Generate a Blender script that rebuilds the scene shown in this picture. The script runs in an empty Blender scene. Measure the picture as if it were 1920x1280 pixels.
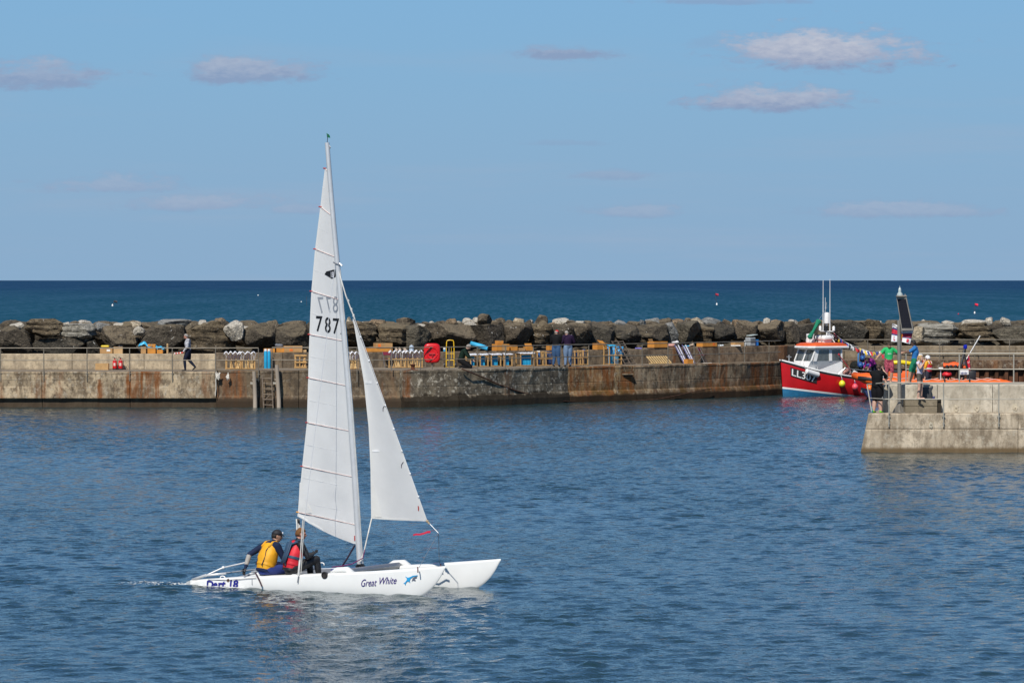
import bpy, bmesh, math, random
import numpy as np
from mathutils import Vector, Matrix, noise
R = math.radians
random.seed(7)
scene = bpy.context.scene
COL = scene.collection

# ------------------------------------------------------------------ camera
F = 7200.0            # focal length in photo pixels (1920 wide)
H = 6.0               # eye height over the water
cam_d = bpy.data.cameras.new('camera')
cam_d.sensor_width = 36.0
cam_d.lens = 36.0 * F / 1920.0
cam_d.clip_start = 0.5
cam_d.clip_end = 200000.0
cam = bpy.data.objects.new('camera', cam_d)
COL.objects.link(cam)
cam.location = (0, 0, H)
cam.rotation_euler = (R(90) - math.atan(115.0 / F), 0, 0)
scene.camera = cam

# ------------------------------------------------------------------ world, sun, exposure
SUN_EL, SUN_AZ = R(46), R(201)          # azimuth clockwise from +Y : behind the camera, to the left
world = bpy.data.worlds.new('World')
scene.world = world
world.use_nodes = True
def build_world():
    nt = world.node_tree
    nt.nodes.clear()
    def nd(t, **kw):
        n = nt.nodes.new(t)
        for k, v in kw.items(): setattr(n, k, v)
        return n
    def lk(a, b): nt.links.new(a, b)
    def mth(op, a, b=None, c=None, clamp=False):
        n = nd('ShaderNodeMath', operation=op, use_clamp=clamp)
        for i, v in enumerate((a, b, c)):
            if v is None: continue
            if isinstance(v, (int, float)): n.inputs[i].default_value = v
            else: lk(v, n.inputs[i])
        return n.outputs[0]
    out = nd('ShaderNodeOutputWorld'); bg = nd('ShaderNodeBackground')
    sky = nd('ShaderNodeTexSky', sky_type='NISHITA', sun_disc=False)
    sky.sun_elevation = SUN_EL; sky.sun_rotation = SUN_AZ
    sky.altitude = 0; sky.air_density = 0.6; sky.dust_density = 0.1; sky.ozone_density = 3.5
    tint = nd('ShaderNodeMixRGB', blend_type='MULTIPLY'); tint.inputs[0].default_value = 1.0
    lk(sky.outputs[0], tint.inputs[1]); tint.inputs[2].default_value = SKY_TINT
    tc = nd('ShaderNodeTexCoord'); sp = nd('ShaderNodeSeparateXYZ'); lk(tc.outputs['Generated'], sp.inputs[0])
    x, y, z = sp.outputs
    # clear northern air: the low sky stays blue all the way round instead of turning yellow
    low = nd('ShaderNodeMapRange', interpolation_type='SMOOTHSTEP'); lk(z, low.inputs[0])
    low.inputs[1].default_value = 0.0; low.inputs[2].default_value = 0.26; low.inputs[3].default_value = 1.0; low.inputs[4].default_value = 0.0
    lowm = nd('ShaderNodeMixRGB'); lk(low.outputs[0], lowm.inputs[0]); lk(tint.outputs[0], lowm.inputs[1])
    lowc = nd('ShaderNodeMapRange', interpolation_type='SMOOTHSTEP'); lk(z, lowc.inputs[0])
    lowc.inputs[1].default_value = 0.0; lowc.inputs[2].default_value = 0.08
    lowr = nd('ShaderNodeMixRGB'); lk(lowc.outputs[0], lowr.inputs[0]); lowr.inputs[1].default_value = SKY_HORIZON; lowr.inputs[2].default_value = SKY_LOW
    lk(lowr.outputs[0], lowm.inputs[2]); tint = lowm
    ysafe = mth('MAXIMUM', y, 0.05)
    u = mth('DIVIDE', x, ysafe); v = mth('DIVIDE', z, ysafe)
    front = mth('GREATER_THAN', y, 0.05)
    # domain warp
    cmb = nd('ShaderNodeCombineXYZ'); lk(mth('MULTIPLY', u, 60), cmb.inputs[0]); lk(mth('MULTIPLY', v, 190), cmb.inputs[1])
    nz = nd('ShaderNodeTexNoise'); nz.inputs['Scale'].default_value = 1.0; nz.inputs['Detail'].default_value = 6; nz.inputs['Roughness'].default_value = 0.6
    lk(cmb.outputs[0], nz.inputs['Vector'])
    cmb2 = nd('ShaderNodeCombineXYZ'); lk(mth('MULTIPLY', u, 260), cmb2.inputs[0]); lk(mth('MULTIPLY', v, 640), cmb2.inputs[1])
    nz2 = nd('ShaderNodeTexNoise'); nz2.inputs['Scale'].default_value = 1.0; nz2.inputs['Detail'].default_value = 5; nz2.inputs['Roughness'].default_value = 0.62
    lk(cmb2.outputs[0], nz2.inputs['Vector'])
    wob = mth('ADD', mth('MULTIPLY', mth('SUBTRACT', nz.outputs[0], 0.5), 2.0), mth('MULTIPLY', mth('SUBTRACT', nz2.outputs[0], 0.5), 1.1))
    alpha = None; light = None
    for (cx, cy, rx, ry, op, br) in CLOUDS:
        du = mth('DIVIDE', mth('SUBTRACT', u, (cx - 960) / F), rx / F)
        dv0 = mth('SUBTRACT', v, (525 - cy) / F)
        up = mth('GREATER_THAN', dv0, 0.0)
        dv = mth('DIVIDE', dv0, mth('ADD', mth('MULTIPLY', up, 0.55 * ry / F), 0.6 * ry / F))   # flatter below than above
        d = mth('SQRT', mth('ADD', mth('MULTIPLY', du, du), mth('MULTIPLY', dv, dv)))
        d = mth('ADD', d, wob)
        a = nd('ShaderNodeMapRange', interpolation_type='SMOOTHSTEP')
        lk(d, a.inputs[0]); a.inputs[1].default_value = 1.06; a.inputs[2].default_value = 0.36
        a.inputs[3].default_value = 0; a.inputs[4].default_value = op
        l = mth('MULTIPLY', a.outputs[0], mth('MULTIPLY_ADD', mth('ADD', dv, mth('MULTIPLY', mth('SUBTRACT', nz2.outputs[0], 0.5), 2.2)), 0.5, br, clamp=True))
        alpha = a.outputs[0] if alpha is None else mth('MAXIMUM', alpha, a.outputs[0])
        light = l if light is None else mth('MAXIMUM', light, l)
    alpha = mth('MULTIPLY', alpha, front); light = mth('MULTIPLY', light, front)
    # thin veils everywhere in the sky
    cmb3 = nd('ShaderNodeCombineXYZ')
    zz = mth('ADD', mth('ABSOLUTE', z), 0.06)
    lk(mth('DIVIDE', x, zz), cmb3.inputs[0]); lk(mth('DIVIDE', y, zz), cmb3.inputs[1])
    nz3 = nd('ShaderNodeTexNoise'); nz3.inputs['Scale'].default_value = 0.55; nz3.inputs['Detail'].default_value = 7; nz3.inputs['Roughness'].default_value = 0.6
    lk(cmb3.outputs[0], nz3.inputs['Vector'])
    veil = nd('ShaderNodeMapRange', interpolation_type='SMOOTHSTEP'); lk(nz3.outputs[0], veil.inputs[0])
    veil.inputs[1].default_value = 0.48; veil.inputs[2].default_value = 0.75; veil.inputs[3].default_value = 0; veil.inputs[4].default_value = 0.4
    m0 = nd('ShaderNodeMixRGB'); lk(veil.outputs[0], m0.inputs[0]); lk(tint.outputs[0], m0.inputs[1]); m0.inputs[2].default_value = CLOUD_VEIL
    ccol = nd('ShaderNodeMixRGB'); lk(light, ccol.inputs[0]); ccol.inputs[1].default_value = CLOUD_DARK; ccol.inputs[2].default_value = CLOUD_LIGHT
    m1 = nd('ShaderNodeMixRGB'); lk(alpha, m1.inputs[0]); lk(m0.outputs[0], m1.inputs[1]); lk(ccol.outputs[0], m1.inputs[2])
    lk(m1.outputs[0], bg.inputs[0]); bg.inputs[1].default_value = SKY_STRENGTH
    lk(bg.outputs[0], out.inputs[0])
SKY_STRENGTH = 0.1
SKY_TINT = (0.60, 0.92, 1.10, 1)
SKY_HORIZON = (2.6, 4.15, 6.0, 1); SKY_LOW = (2.25, 4.15, 6.15, 1)
CLOUD_DARK = (2.55, 3.3, 5.0, 1); CLOUD_LIGHT = (5.9, 6.1, 6.8, 1); CLOUD_VEIL = (3.3, 4.3, 5.8, 1)
CLOUDS = [(1540, 106, 225, 56, 1.0, .42), (1450, 192, 195, 33, .9, .32), (465, 140, 175, 33, .8, .18), (60, 148, 165, 38, .75, .15),
          (1065, 104, 115, 19, .8, .0), (1360, 4, 180, 12, .5, .0), (1050, 270, 90, 8, .25, .0), (1340, 82, 70, 18, .22, .0),
          (215, 352, 150, 24, .5, .5), (380, 385, 170, 22, .5, .6), (1680, 398, 200, 22, .5, .55), (1170, 400, 100, 20, .45, .6), (1150, 330, 110, 14, .4, .3), (560, 395, 90, 14, .4, .6)]
build_world()

sun_d = bpy.data.lights.new('sun', 'SUN')
sun_d.energy = 4.6; sun_d.angle = R(0.53); sun_d.color = (1.0, 0.95, 0.87)
sun = bpy.data.objects.new('sun', sun_d); COL.objects.link(sun)
sdir = Vector((math.sin(SUN_AZ) * math.cos(SUN_EL), math.cos(SUN_AZ) * math.cos(SUN_EL), math.sin(SUN_EL)))
sun.rotation_euler = (-sdir).to_track_quat('-Z', 'Y').to_euler()
sun.location = sdir * 100

vs = scene.view_settings
vs.view_transform = 'Standard'; vs.look = 'None'; vs.exposure = 0.0; vs.gamma = 1.0
vs.use_curve_mapping = False
# ------------------------------------------------------------------ helpers
def at(x, y, D):                      # photo pixel + distance -> point in the world
    return Vector(((x - 960) * D / F, D, H - (y - 525) * D / F))
def on(x, y, h):                      # photo pixel + known height -> point in the world
    return at(x, y, (H - h) * F / (y - 525))
def lerp(a, b, t): return a + (b - a) * t
def interp(tab, x):
    if x <= tab[0][0]: return tab[0][1]
    for (a, p), (b, q) in zip(tab, tab[1:]):
        if x <= b: return p + (q - p) * (x - a) / (b - a)
    return tab[-1][1]

MATS = {}
def mat(name, col, rough=0.6, var=0.18, scale=6.0, metal=0.0, bump=0.0, spec=0.5, bscale=None, trans=0.0, stretch=None):
    if name in MATS: return MATS[name]
    m = bpy.data.materials.new(name); m.use_nodes = True
    nt = m.node_tree; b = nt.nodes['Principled BSDF']
    b.inputs['Roughness'].default_value = rough; b.inputs['Metallic'].default_value = metal
    b.inputs['Specular IOR Level'].default_value = spec if (rough < .74 or spec != .5) else .12
    tc = nt.nodes.new('ShaderNodeTexCoord')
    vec = tc.outputs['Object']
    if stretch:
        mp = nt.nodes.new('ShaderNodeMapping'); mp.inputs['Scale'].default_value = stretch
        nt.links.new(vec, mp.inputs[0]); vec = mp.outputs[0]
    n = nt.nodes.new('ShaderNodeTexNoise'); n.inputs['Scale'].default_value = scale; n.inputs['Detail'].default_value = 5
    nt.links.new(vec, n.inputs['Vector'])
    rp = nt.nodes.new('ShaderNodeValToRGB')
    c = Vector(col[:3])
    lo = c * (1 - var); hi = c * (1 + var * 0.8)
    rp.color_ramp.elements[0].position = 0.3; rp.color_ramp.elements[1].position = 0.7
    rp.color_ramp.elements[0].color = (*lo, 1); rp.color_ramp.elements[1].color = (min(hi.x, .92), min(hi.y, .92), min(hi.z, .92), 1)
    nt.links.new(n.outputs[0], rp.inputs[0]); nt.links.new(rp.outputs[0], b.inputs['Base Color'])
    if bump:
        n2 = nt.nodes.new('ShaderNodeTexNoise'); n2.inputs['Scale'].default_value = bscale or scale * 3; n2.inputs['Detail'].default_value = 6
        nt.links.new(vec, n2.inputs['Vector'])
        bp = nt.nodes.new('ShaderNodeBump'); bp.inputs['Strength'].default_value = bump; bp.inputs['Distance'].default_value = 0.03
        nt.links.new(n2.outputs[0], bp.inputs['Height']); nt.links.new(bp.outputs[0], b.inputs['Normal'])
    if trans:
        tr = nt.nodes.new('ShaderNodeBsdfTranslucent'); nt.links.new(rp.outputs[0], tr.inputs[0])
        mx = nt.nodes.new('ShaderNodeMixShader'); mx.inputs[0].default_value = trans
        nt.links.new(b.outputs[0], mx.inputs[1]); nt.links.new(tr.outputs[0], mx.inputs[2])
        nt.links.new(mx.outputs[0], nt.nodes['Material Output'].inputs[0])
    MATS[name] = m
    return m

class MB:
    """collects shapes, then links them as ONE mesh object"""
    def __init__(self): self.v = []; self.f = []; self.mi = []; self.cur = 0
    def add(self, vs, fs):
        o = len(self.v); self.v += [tuple(p) for p in vs]
        for f in fs: self.f.append([i + o for i in f]); self.mi.append(self.cur)
        return self
    def box(self, c, s, rz=0.0, rot=None, taper=1.0):
        hx, hy, hz = s[0] / 2, s[1] / 2, s[2] / 2
        M = rot if rot is not None else Matrix.Rotation(rz, 3, 'Z')
        vs = []
        for z, k in ((-hz, 1), (hz, taper)):
            for x, y in ((-hx, -hy), (hx, -hy), (hx, hy), (-hx, hy)):
                vs.append(Vector(c) + M @ Vector((x * k, y * k, z)))
        return self.add(vs, [(0, 3, 2, 1), (4, 5, 6, 7), (0, 1, 5, 4), (1, 2, 6, 5), (2, 3, 7, 6), (3, 0, 4, 7)])
    def bbox(self, c, s, b=0.01, rz=0.0, rot=None):      # box with bevelled edges
        bm = bmesh.new(); bmesh.ops.create_cube(bm, size=1.0)
        for v in bm.verts: v.co = Vector((v.co.x * s[0], v.co.y * s[1], v.co.z * s[2]))
        bmesh.ops.bevel(bm, geom=bm.edges[:], offset=min(b, min(s) * 0.45), segments=2, affect='EDGES', profile=0.5)
        M = rot if rot is not None else Matrix.Rotation(rz, 3, 'Z')
        bm.verts.index_update()
        vs = [Vector(c) + M @ v.co for v in bm.verts]; fs = [[v.index for v in f.verts] for f in bm.faces]
        bm.free(); return self.add(vs, fs)
    def tube(self, pts, r, n=8, cap=True, flat=1.0):
        pts = [Vector(p) for p in pts]; rs = r if isinstance(r, (list, tuple)) else [r] * len(pts)
        vs = []; fs = []; up = None
        for i, p in enumerate(pts):
            a = pts[max(i - 1, 0)]; b = pts[min(i + 1, len(pts) - 1)]
            t = (b - a).normalized() if (b - a).length > 1e-9 else Vector((0, 0, 1))
            if up is None:
                up = Vector((0, 0, 1)) if abs(t.z) < 0.9 else Vector((1, 0, 0))
            s = t.cross(up).normalized(); up = s.cross(t).normalized()
            for k in range(n):
                an = 2 * math.pi * k / n
                vs.append(p + (s * math.cos(an) + up * math.sin(an) * flat) * rs[i])
        for i in range(len(pts) - 1):
            for k in range(n):
                fs.append((i * n + k, i * n + (k + 1) % n, (i + 1) * n + (k + 1) % n, (i + 1) * n + k))
        if cap:
            fs.append(tuple(range(n))[::-1]); fs.append(tuple(range((len(pts) - 1) * n, len(pts) * n)))
        return self.add(vs, fs)
    def cyl(self, a, b, r, r2=None, n=12): return self.tube([a, b], [r, r if r2 is None else r2], n)
    def ball(self, c, r, seg=12, rings=8, rot=None):
        if isinstance(r, (int, float)): r = (r, r, r)
        vs = []; fs = []; M = rot if rot is not None else Matrix.Identity(3)
        for i in range(rings + 1):
            th = math.pi * i / rings
            for k in range(seg):
                ph = 2 * math.pi * k / seg
                vs.append(Vector(c) + M @ Vector((r[0] * math.sin(th) * math.cos(ph), r[1] * math.sin(th) * math.sin(ph), r[2] * math.cos(th))))
        for i in range(rings):
            for k in range(seg):
                fs.append((i * seg + k, (i + 1) * seg + k, (i + 1) * seg + (k + 1) % seg, i * seg + (k + 1) % seg))
        return self.add(vs, fs)
    def lathe(self, c, prof, n=16, axis='Z'):
        vs = []; fs = []
        for (r, z) in prof:
            for k in range(n):
                a = 2 * math.pi * k / n
                p = Vector((r * math.cos(a), r * math.sin(a), z))
                if axis == 'Y': p = Vector((p.x, p.z, p.y))
                if axis == 'X': p = Vector((p.z, p.x, p.y))
                vs.append(Vector(c) + p)
        m = len(prof)
        for i in range(m - 1):
            for k in range(n): fs.append((i * n + k, i * n + (k + 1) % n, (i + 1) * n + (k + 1) % n, (i + 1) * n + k))
        fs.append(tuple(range(n))[::-1]); fs.append(tuple(range((m - 1) * n, m * n)))
        return self.add(vs, fs)
    def prism(self, poly, off):           # poly: list of 3D points, off: extrusion vector
        n = len(poly); off = Vector(off)
        vs = [Vector(p) for p in poly] + [Vector(p) + off for p in poly]
        fs = [tuple(range(n))[::-1], tuple(range(n, 2 * n))] + [(i, (i + 1) % n, n + (i + 1) % n, n + i) for i in range(n)]
        return self.add(vs, fs)
    def loft(self, rings, cap=True, close=True):
        n = len(rings[0]); vs = [p for r in rings for p in r]; fs = []
        for i in range(len(rings) - 1):
            for k in range(n if close else n - 1):
                fs.append((i * n + k, i * n + (k + 1) % n, (i + 1) * n + (k + 1) % n, (i + 1) * n + k))
        if cap: fs.append(tuple(range(n))[::-1]); fs.append(tuple(range((len(rings) - 1) * n, len(rings) * n)))
        return self.add(vs, fs)
    def sheet(self, grid, thick=0.0):     # grid[i][j] points; optional thickness along -normal
        m, n = len(grid), len(grid[0])
        idx = lambda i, j: i * n + j
        fs = [(idx(i, j), idx(i, j + 1), idx(i + 1, j + 1), idx(i + 1, j)) for i in range(m - 1) for j in range(n - 1)]
        vs = [Vector(p) for row in grid for p in row]
        if thick:
            nv = []
            for i in range(m):
                for j in range(n):
                    a = Vector(grid[min(i + 1, m - 1)][j]) - Vector(grid[max(i - 1, 0)][j])
                    b = Vector(grid[i][min(j + 1, n - 1)]) - Vector(grid[i][max(j - 1, 0)])
                    nn = b.cross(a); nn = nn.normalized() if nn.length > 1e-12 else Vector((0, 1, 0))
                    nv.append(vs[idx(i, j)] + nn * thick)
            o = m * n
            fs2 = [tuple(o + q for q in f[::-1]) for f in fs]
            rim = [idx(0, j) for j in range(n)] + [idx(i, n - 1) for i in range(1, m)] + [idx(m - 1, j) for j in range(n - 2, -1, -1)] + [idx(i, 0) for i in range(m - 2, 0, -1)]
            for q in range(len(rim)):
                a, b = rim[q], rim[(q + 1) % len(rim)]
                fs2.append((b, a, a + o, b + o))
            vs += nv; fs += fs2
        return self.add(vs, fs)
    def build(self, name, mats, parent=None, smooth=False, loc=None, rot=None, recalc=True):
        me = bpy.data.meshes.new(name)
        me.from_pydata(self.v, [], self.f)
        if not isinstance(mats, (list, tuple)): mats = [mats]
        for m in mats: me.materials.append(m)
        me.polygons.foreach_set('material_index', self.mi)
        if recalc:
            bm = bmesh.new(); bm.from_mesh(me); bmesh.ops.recalc_face_normals(bm, faces=bm.faces); bm.to_mesh(me); bm.free()
        if smooth:
            me.polygons.foreach_set('use_smooth', [True] * len(me.polygons))
            if smooth is not True: me.set_sharp_from_angle(angle=R(smooth))
        me.update()
        o = bpy.data.objects.new(name, me); COL.objects.link(o)
        if parent is not None: o.parent = parent
        if loc is not None: o.location = loc
        if rot is not None: o.rotation_euler = rot
        return o

def tag(o, label, cat, group=None):
    o['label'] = label; o['category'] = cat
    if group: o['group'] = group
    return o
def thing(name, label, cat, loc=(0, 0, 0), rotz=0.0, group=None):
    o = bpy.data.objects.new(name, None); COL.objects.link(o)
    o.location = loc; o.rotation_euler = (0, 0, rotz); o.empty_display_size = 0.2
    return tag(o, label, cat, group)
def structure(o): o['kind'] = 'structure'; return o
def dup(root, loc, rotz=0.0, label=None, group=None, scale=None):
    r = root.copy(); COL.objects.link(r); r.location = loc; r.rotation_euler = (0, 0, rotz)
    if scale: r.scale = scale
    if label: r['label'] = label
    if group: r['group'] = group
    for ch in list(root.children):
        c = ch.copy(); COL.objects.link(c); c.parent = r
        for g in list(ch.children):
            d = g.copy(); COL.objects.link(d); d.parent = c
    return r

def text_mesh(body, size=1.0, shear=0.0, bold=0.0, spacing=1.0):
    """flat glyph triangles of the built-in font: (verts2d, faces)"""
    cu = bpy.data.curves.new('lettering_curve', 'FONT')
    cu.body = body; cu.size = size; cu.shear = shear; cu.offset = bold; cu.resolution_u = 3; cu.space_character = spacing
    o = bpy.data.objects.new('lettering_curve', cu); COL.objects.link(o)
    dg = bpy.context.evaluated_depsgraph_get(); dg.update()
    me = bpy.data.meshes.new_from_object(o.evaluated_get(dg))
    vs = [(v.co.x, v.co.y) for v in me.vertices]; fs = [list(p.vertices) for p in me.polygons]
    bpy.data.objects.remove(o); bpy.data.curves.remove(cu); bpy.data.meshes.remove(me)
    return vs, fs
def text_on(body, fn, material, parent, size=1.0, shear=0.0, bold=0.0, spacing=1.0, fit=None, name='lettering'):
    vs, fs = text_mesh(body, size, shear, bold, spacing)
    if fit:                                           # fit = (width, height)
        x0 = min(v[0] for v in vs); x1 = max(v[0] for v in vs); y0 = min(v[1] for v in vs); y1 = max(v[1] for v in vs)
        vs = [((x - x0) / (x1 - x0) * fit[0], (y - y0) / (y1 - y0) * fit[1]) for x, y in vs]
    mb = MB(); mb.add([fn(x, y) for x, y in vs], fs)
    return mb.build(name, material, parent, recalc=False)
# ------------------------------------------------------------------ water
def water_material(name, deep, scales, strength, dist, rough=0.04, patch=0.02, detail_fade=None):
    m = bpy.data.materials.new(name); m.use_nodes = True
    nt = m.node_tree; b = nt.nodes['Principled BSDF']
    b.inputs['Base Color'].default_value = (*deep, 1); b.inputs['Roughness'].default_value = rough
    b.inputs['IOR'].default_value = 1.333
    geo = nt.nodes.new('ShaderNodeNewGeometry')
    pn = nt.nodes.new('ShaderNodeTexNoise'); pn.inputs['Scale'].default_value = patch; pn.inputs['Detail'].default_value = 3
    mp = nt.nodes.new('ShaderNodeMapping'); mp.inputs['Scale'].default_value = (0.6, 0.35, 1)
    nt.links.new(geo.outputs['Position'], mp.inputs[0]); nt.links.new(mp.outputs[0], pn.inputs['Vector'])
    mr = nt.nodes.new('ShaderNodeMapRange'); mr.inputs[1].default_value = 0.36; mr.inputs[2].default_value = 0.64
    mr.inputs[3].default_value = 0.55; mr.inputs[4].default_value = 1.25
    nt.links.new(pn.outputs[0], mr.inputs[0])
    total = None
    for (sc, w, stx, sty) in scales:
        mp2 = nt.nodes.new('ShaderNodeMapping'); mp2.inputs['Scale'].default_value = (stx, sty, 1); mp2.inputs['Rotation'].default_value = (0, 0, R(12))
        n = nt.nodes.new('ShaderNodeTexNoise'); n.inputs['Scale'].default_value = sc; n.inputs['Detail'].default_value = 3; n.inputs['Roughness'].default_value = 0.55
        nt.links.new(geo.outputs['Position'], mp2.inputs[0]); nt.links.new(mp2.outputs[0], n.inputs['Vector'])
        mu = nt.nodes.new('ShaderNodeMath'); mu.operation = 'MULTIPLY'; mu.inputs[1].default_value = w
        nt.links.new(n.outputs[0], mu.inputs[0])
        if total is None: total = mu.outputs[0]
        else:
            ad = nt.nodes.new('ShaderNodeMath'); ad.operation = 'ADD'
            nt.links.new(total, ad.inputs[0]); nt.links.new(mu.outputs[0], ad.inputs[1]); total = ad.outputs[0]
    mul = nt.nodes.new('ShaderNodeMath'); mul.operation = 'MULTIPLY'
    nt.links.new(total, mul.inputs[0]); nt.links.new(mr.outputs[0], mul.inputs[1])
    bp = nt.nodes.new('ShaderNodeBump'); bp.inputs['Strength'].default_value = strength; bp.inputs['Distance'].default_value = dist
    nt.links.new(mul.outputs[0], bp.inputs['Height']); nt.links.new(bp.outputs[0], b.inputs['Normal'])
    return m
def sea_material():
    """open sea far off: the unresolved chop is a mix of upwelling colour and broken sky reflection"""
    m = bpy.data.materials.new('sea_water'); m.use_nodes = True
    nt = m.node_tree; nt.nodes.remove(nt.nodes['Principled BSDF'])
    out = nt.nodes['Material Output']
    geo = nt.nodes.new('ShaderNodeNewGeometry')
    def nz(scale, st, det=5):
        mp = nt.nodes.new('ShaderNodeMapping'); mp.inputs['Scale'].default_value = st; mp.inputs['Rotation'].default_value = (0, 0, R(6))
        n = nt.nodes.new('ShaderNodeTexNoise'); n.inputs['Scale'].default_value = scale; n.inputs['Detail'].default_value = det; n.inputs['Roughness'].default_value = 0.65
        nt.links.new(geo.outputs['Position'], mp.inputs[0]); nt.links.new(mp.outputs[0], n.inputs['Vector']); return n.outputs[0]
    def rng(v, a, b, c, d):
        r = nt.nodes.new('ShaderNodeMapRange'); nt.links.new(v, r.inputs[0])
        for i, q in enumerate((a, b, c, d)): r.inputs[i + 1].default_value = q
        return r.outputs[0]
    ad = nt.nodes.new('ShaderNodeMath'); ad.operation = 'MULTIPLY'
    nt.links.new(rng(nz(1.3, (1.0, 0.06, 1), 8), 0.36, 0.64, 0.0, 2.0), ad.inputs[0])
    nt.links.new(rng(nz(0.03, (1.0, 0.05, 1), 3), 0.35, 0.65, 0.72, 1.25), ad.inputs[1])
    ad2 = nt.nodes.new('ShaderNodeMath'); ad2.operation = 'MULTIPLY'; ad2.inputs[1].default_value = SEA_REFL
    nt.links.new(ad.outputs[0], ad2.inputs[0])
    df = nt.nodes.new('ShaderNodeBsdfDiffuse')
    sp = nt.nodes.new('ShaderNodeSeparateXYZ'); nt.links.new(geo.outputs['Position'], sp.inputs[0])
    cm = nt.nodes.new('ShaderNodeMixRGB'); nt.links.new(rng(sp.outputs[1], 400, 3200, 0, 1), cm.inputs[0])
    cm.inputs[1].default_value = (0.006, 0.058, 0.092, 1)       # greener shelf water near the shore
    cm.inputs[2].default_value = (0.002, 0.030, 0.080, 1)       # deeper water offshore
    nt.links.new(cm.outputs[0], df.inputs[0])
    gl = nt.nodes.new('ShaderNodeBsdfGlossy'); gl.inputs['Roughness'].default_value = 0.22
    gl.inputs['Color'].default_value = (0.8, 0.9, 1, 1)
    mx = nt.nodes.new('ShaderNodeMixShader'); nt.links.new(ad2.outputs[0], mx.inputs[0])
    nt.links.new(df.outputs[0], mx.inputs[1]); nt.links.new(gl.outputs[0], mx.inputs[2]); nt.links.new(mx.outputs[0], out.inputs[0])
    return m
def build_water():
    sp = 0.1
    ys = np.arange(48, 213, sp); xs = np.arange(-39.5, 39.5, sp)
    X, Y = np.meshgrid(xs, ys)
    rng = np.random.RandomState(11)
    Z = np.zeros_like(X)
    # wind chop: a sum of many sine waves of different lengths and headings
    lam = np.exp(rng.uniform(np.log(0.26), np.log(0.85), 80))
    for l in lam:
        th = R(-75) + rng.normal(0, R(40))
        k = 2 * math.pi / l
        amp = WAVE * l * (1.0 if l < 0.9 else 0.62) * rng.uniform(0.6, 1.2)
        ph = rng.uniform(0, 2 * math.pi)
        Z += amp * np.sin((k * (X * math.cos(th) + Y * math.sin(th)) + ph).astype(np.float32))
    gust = 0.8 + 0.2 * np.sin(0.11 * X + 0.05 * Y + 1.3) * np.sin(0.07 * Y - 0.04 * X) + 0.15 * np.sin(0.31 * X + 0.13 * Y)
    Z *= np.clip(gust, 0.4, 1.2)
    Z = Z + 0.25 * np.abs(Z) * Z / (np.std(Z) * 3 + 1e-9)          # sharper crests
    Z -= (Y > 211.5) * 0.35
    edge = np.minimum(0.1333 * Y * 1.2 + 4.5 - np.abs(X), (Y - 48.0) * 0.8)
    fade = np.clip(edge / 4.0, 0, 1); fade = fade * fade * (3 - 2 * fade)
    Z = Z * fade - 0.12 * (1 - fade)               # the rippled sheet sinks into the outer water at its border
    ny, nx = X.shape
    keep = np.abs(X) < 0.1333 * Y * 1.2 + 4.5
    idx = np.full(X.size, -1, dtype=np.int64); kf = keep.ravel()
    i = (np.arange(ny - 1)[:, None] * nx + np.arange(nx - 1)[None, :]).ravel()
    quads = np.stack([i, i + 1, i + nx + 1, i + nx], -1)
    quads = quads[kf[quads].all(1)]
    used = np.zeros(X.size, bool); used[quads.ravel()] = True
    idx[used] = np.arange(used.sum())
    quads = idx[quads].astype(np.int32)
    co = np.stack([X, Y, Z], -1).reshape(-1, 3).astype(np.float32)[used]
    me = bpy.data.meshes.new('harbour_water')
    me.vertices.add(len(co)); me.vertices.foreach_set('co', co.ravel())
    nq = len(quads)
    me.loops.add(nq * 4); me.polygons.add(nq)
    me.loops.foreach_set('vertex_index', quads.ravel())
    me.polygons.foreach_set('loop_start', np.arange(0, nq * 4, 4, dtype=np.int32))
    me.polygons.foreach_set('use_smooth', np.ones(nq, dtype=bool))
    me.update(calc_edges=True)
    me.materials.append(water_material('harbour_water', HARBOUR_DEEP, [(6.5, 0.42, 1, 0.8), (14, 0.24, 1, 0.85)], 1.0, 0.085, patch=0.16))
    o = bpy.data.objects.new('harbour_water', me); COL.objects.link(o); structure(o)
    e = MB(); e.add([(-400, -150, -.07), (400, -150, -.07), (400, 211.5, -.07), (-400, 211.5, -.07)], [(0, 1, 2, 3)])
    structure(e.build('outer_harbour_water', water_material('outer_harbour_water', HARBOUR_DEEP, [(1.6, 1.0, 1, 0.8), (3.2, 0.8, 1, 0.8), (6.5, 0.42, 1, 0.8)], 1.0, 0.12, patch=0.16), recalc=False))
    g = MB(); g.add([(-60000, -3000, -0.3), (60000, -3000, -0.3), (60000, 60000, -0.3), (-60000, 60000, -0.3)], [(0, 1, 2, 3)])
    structure(g.build('sea', sea_material(), recalc=False))
WAVE = 0.0030
HARBOUR_DEEP = (0.016, 0.041, 0.048)
SEA_REFL = 0.115
build_water()
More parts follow.
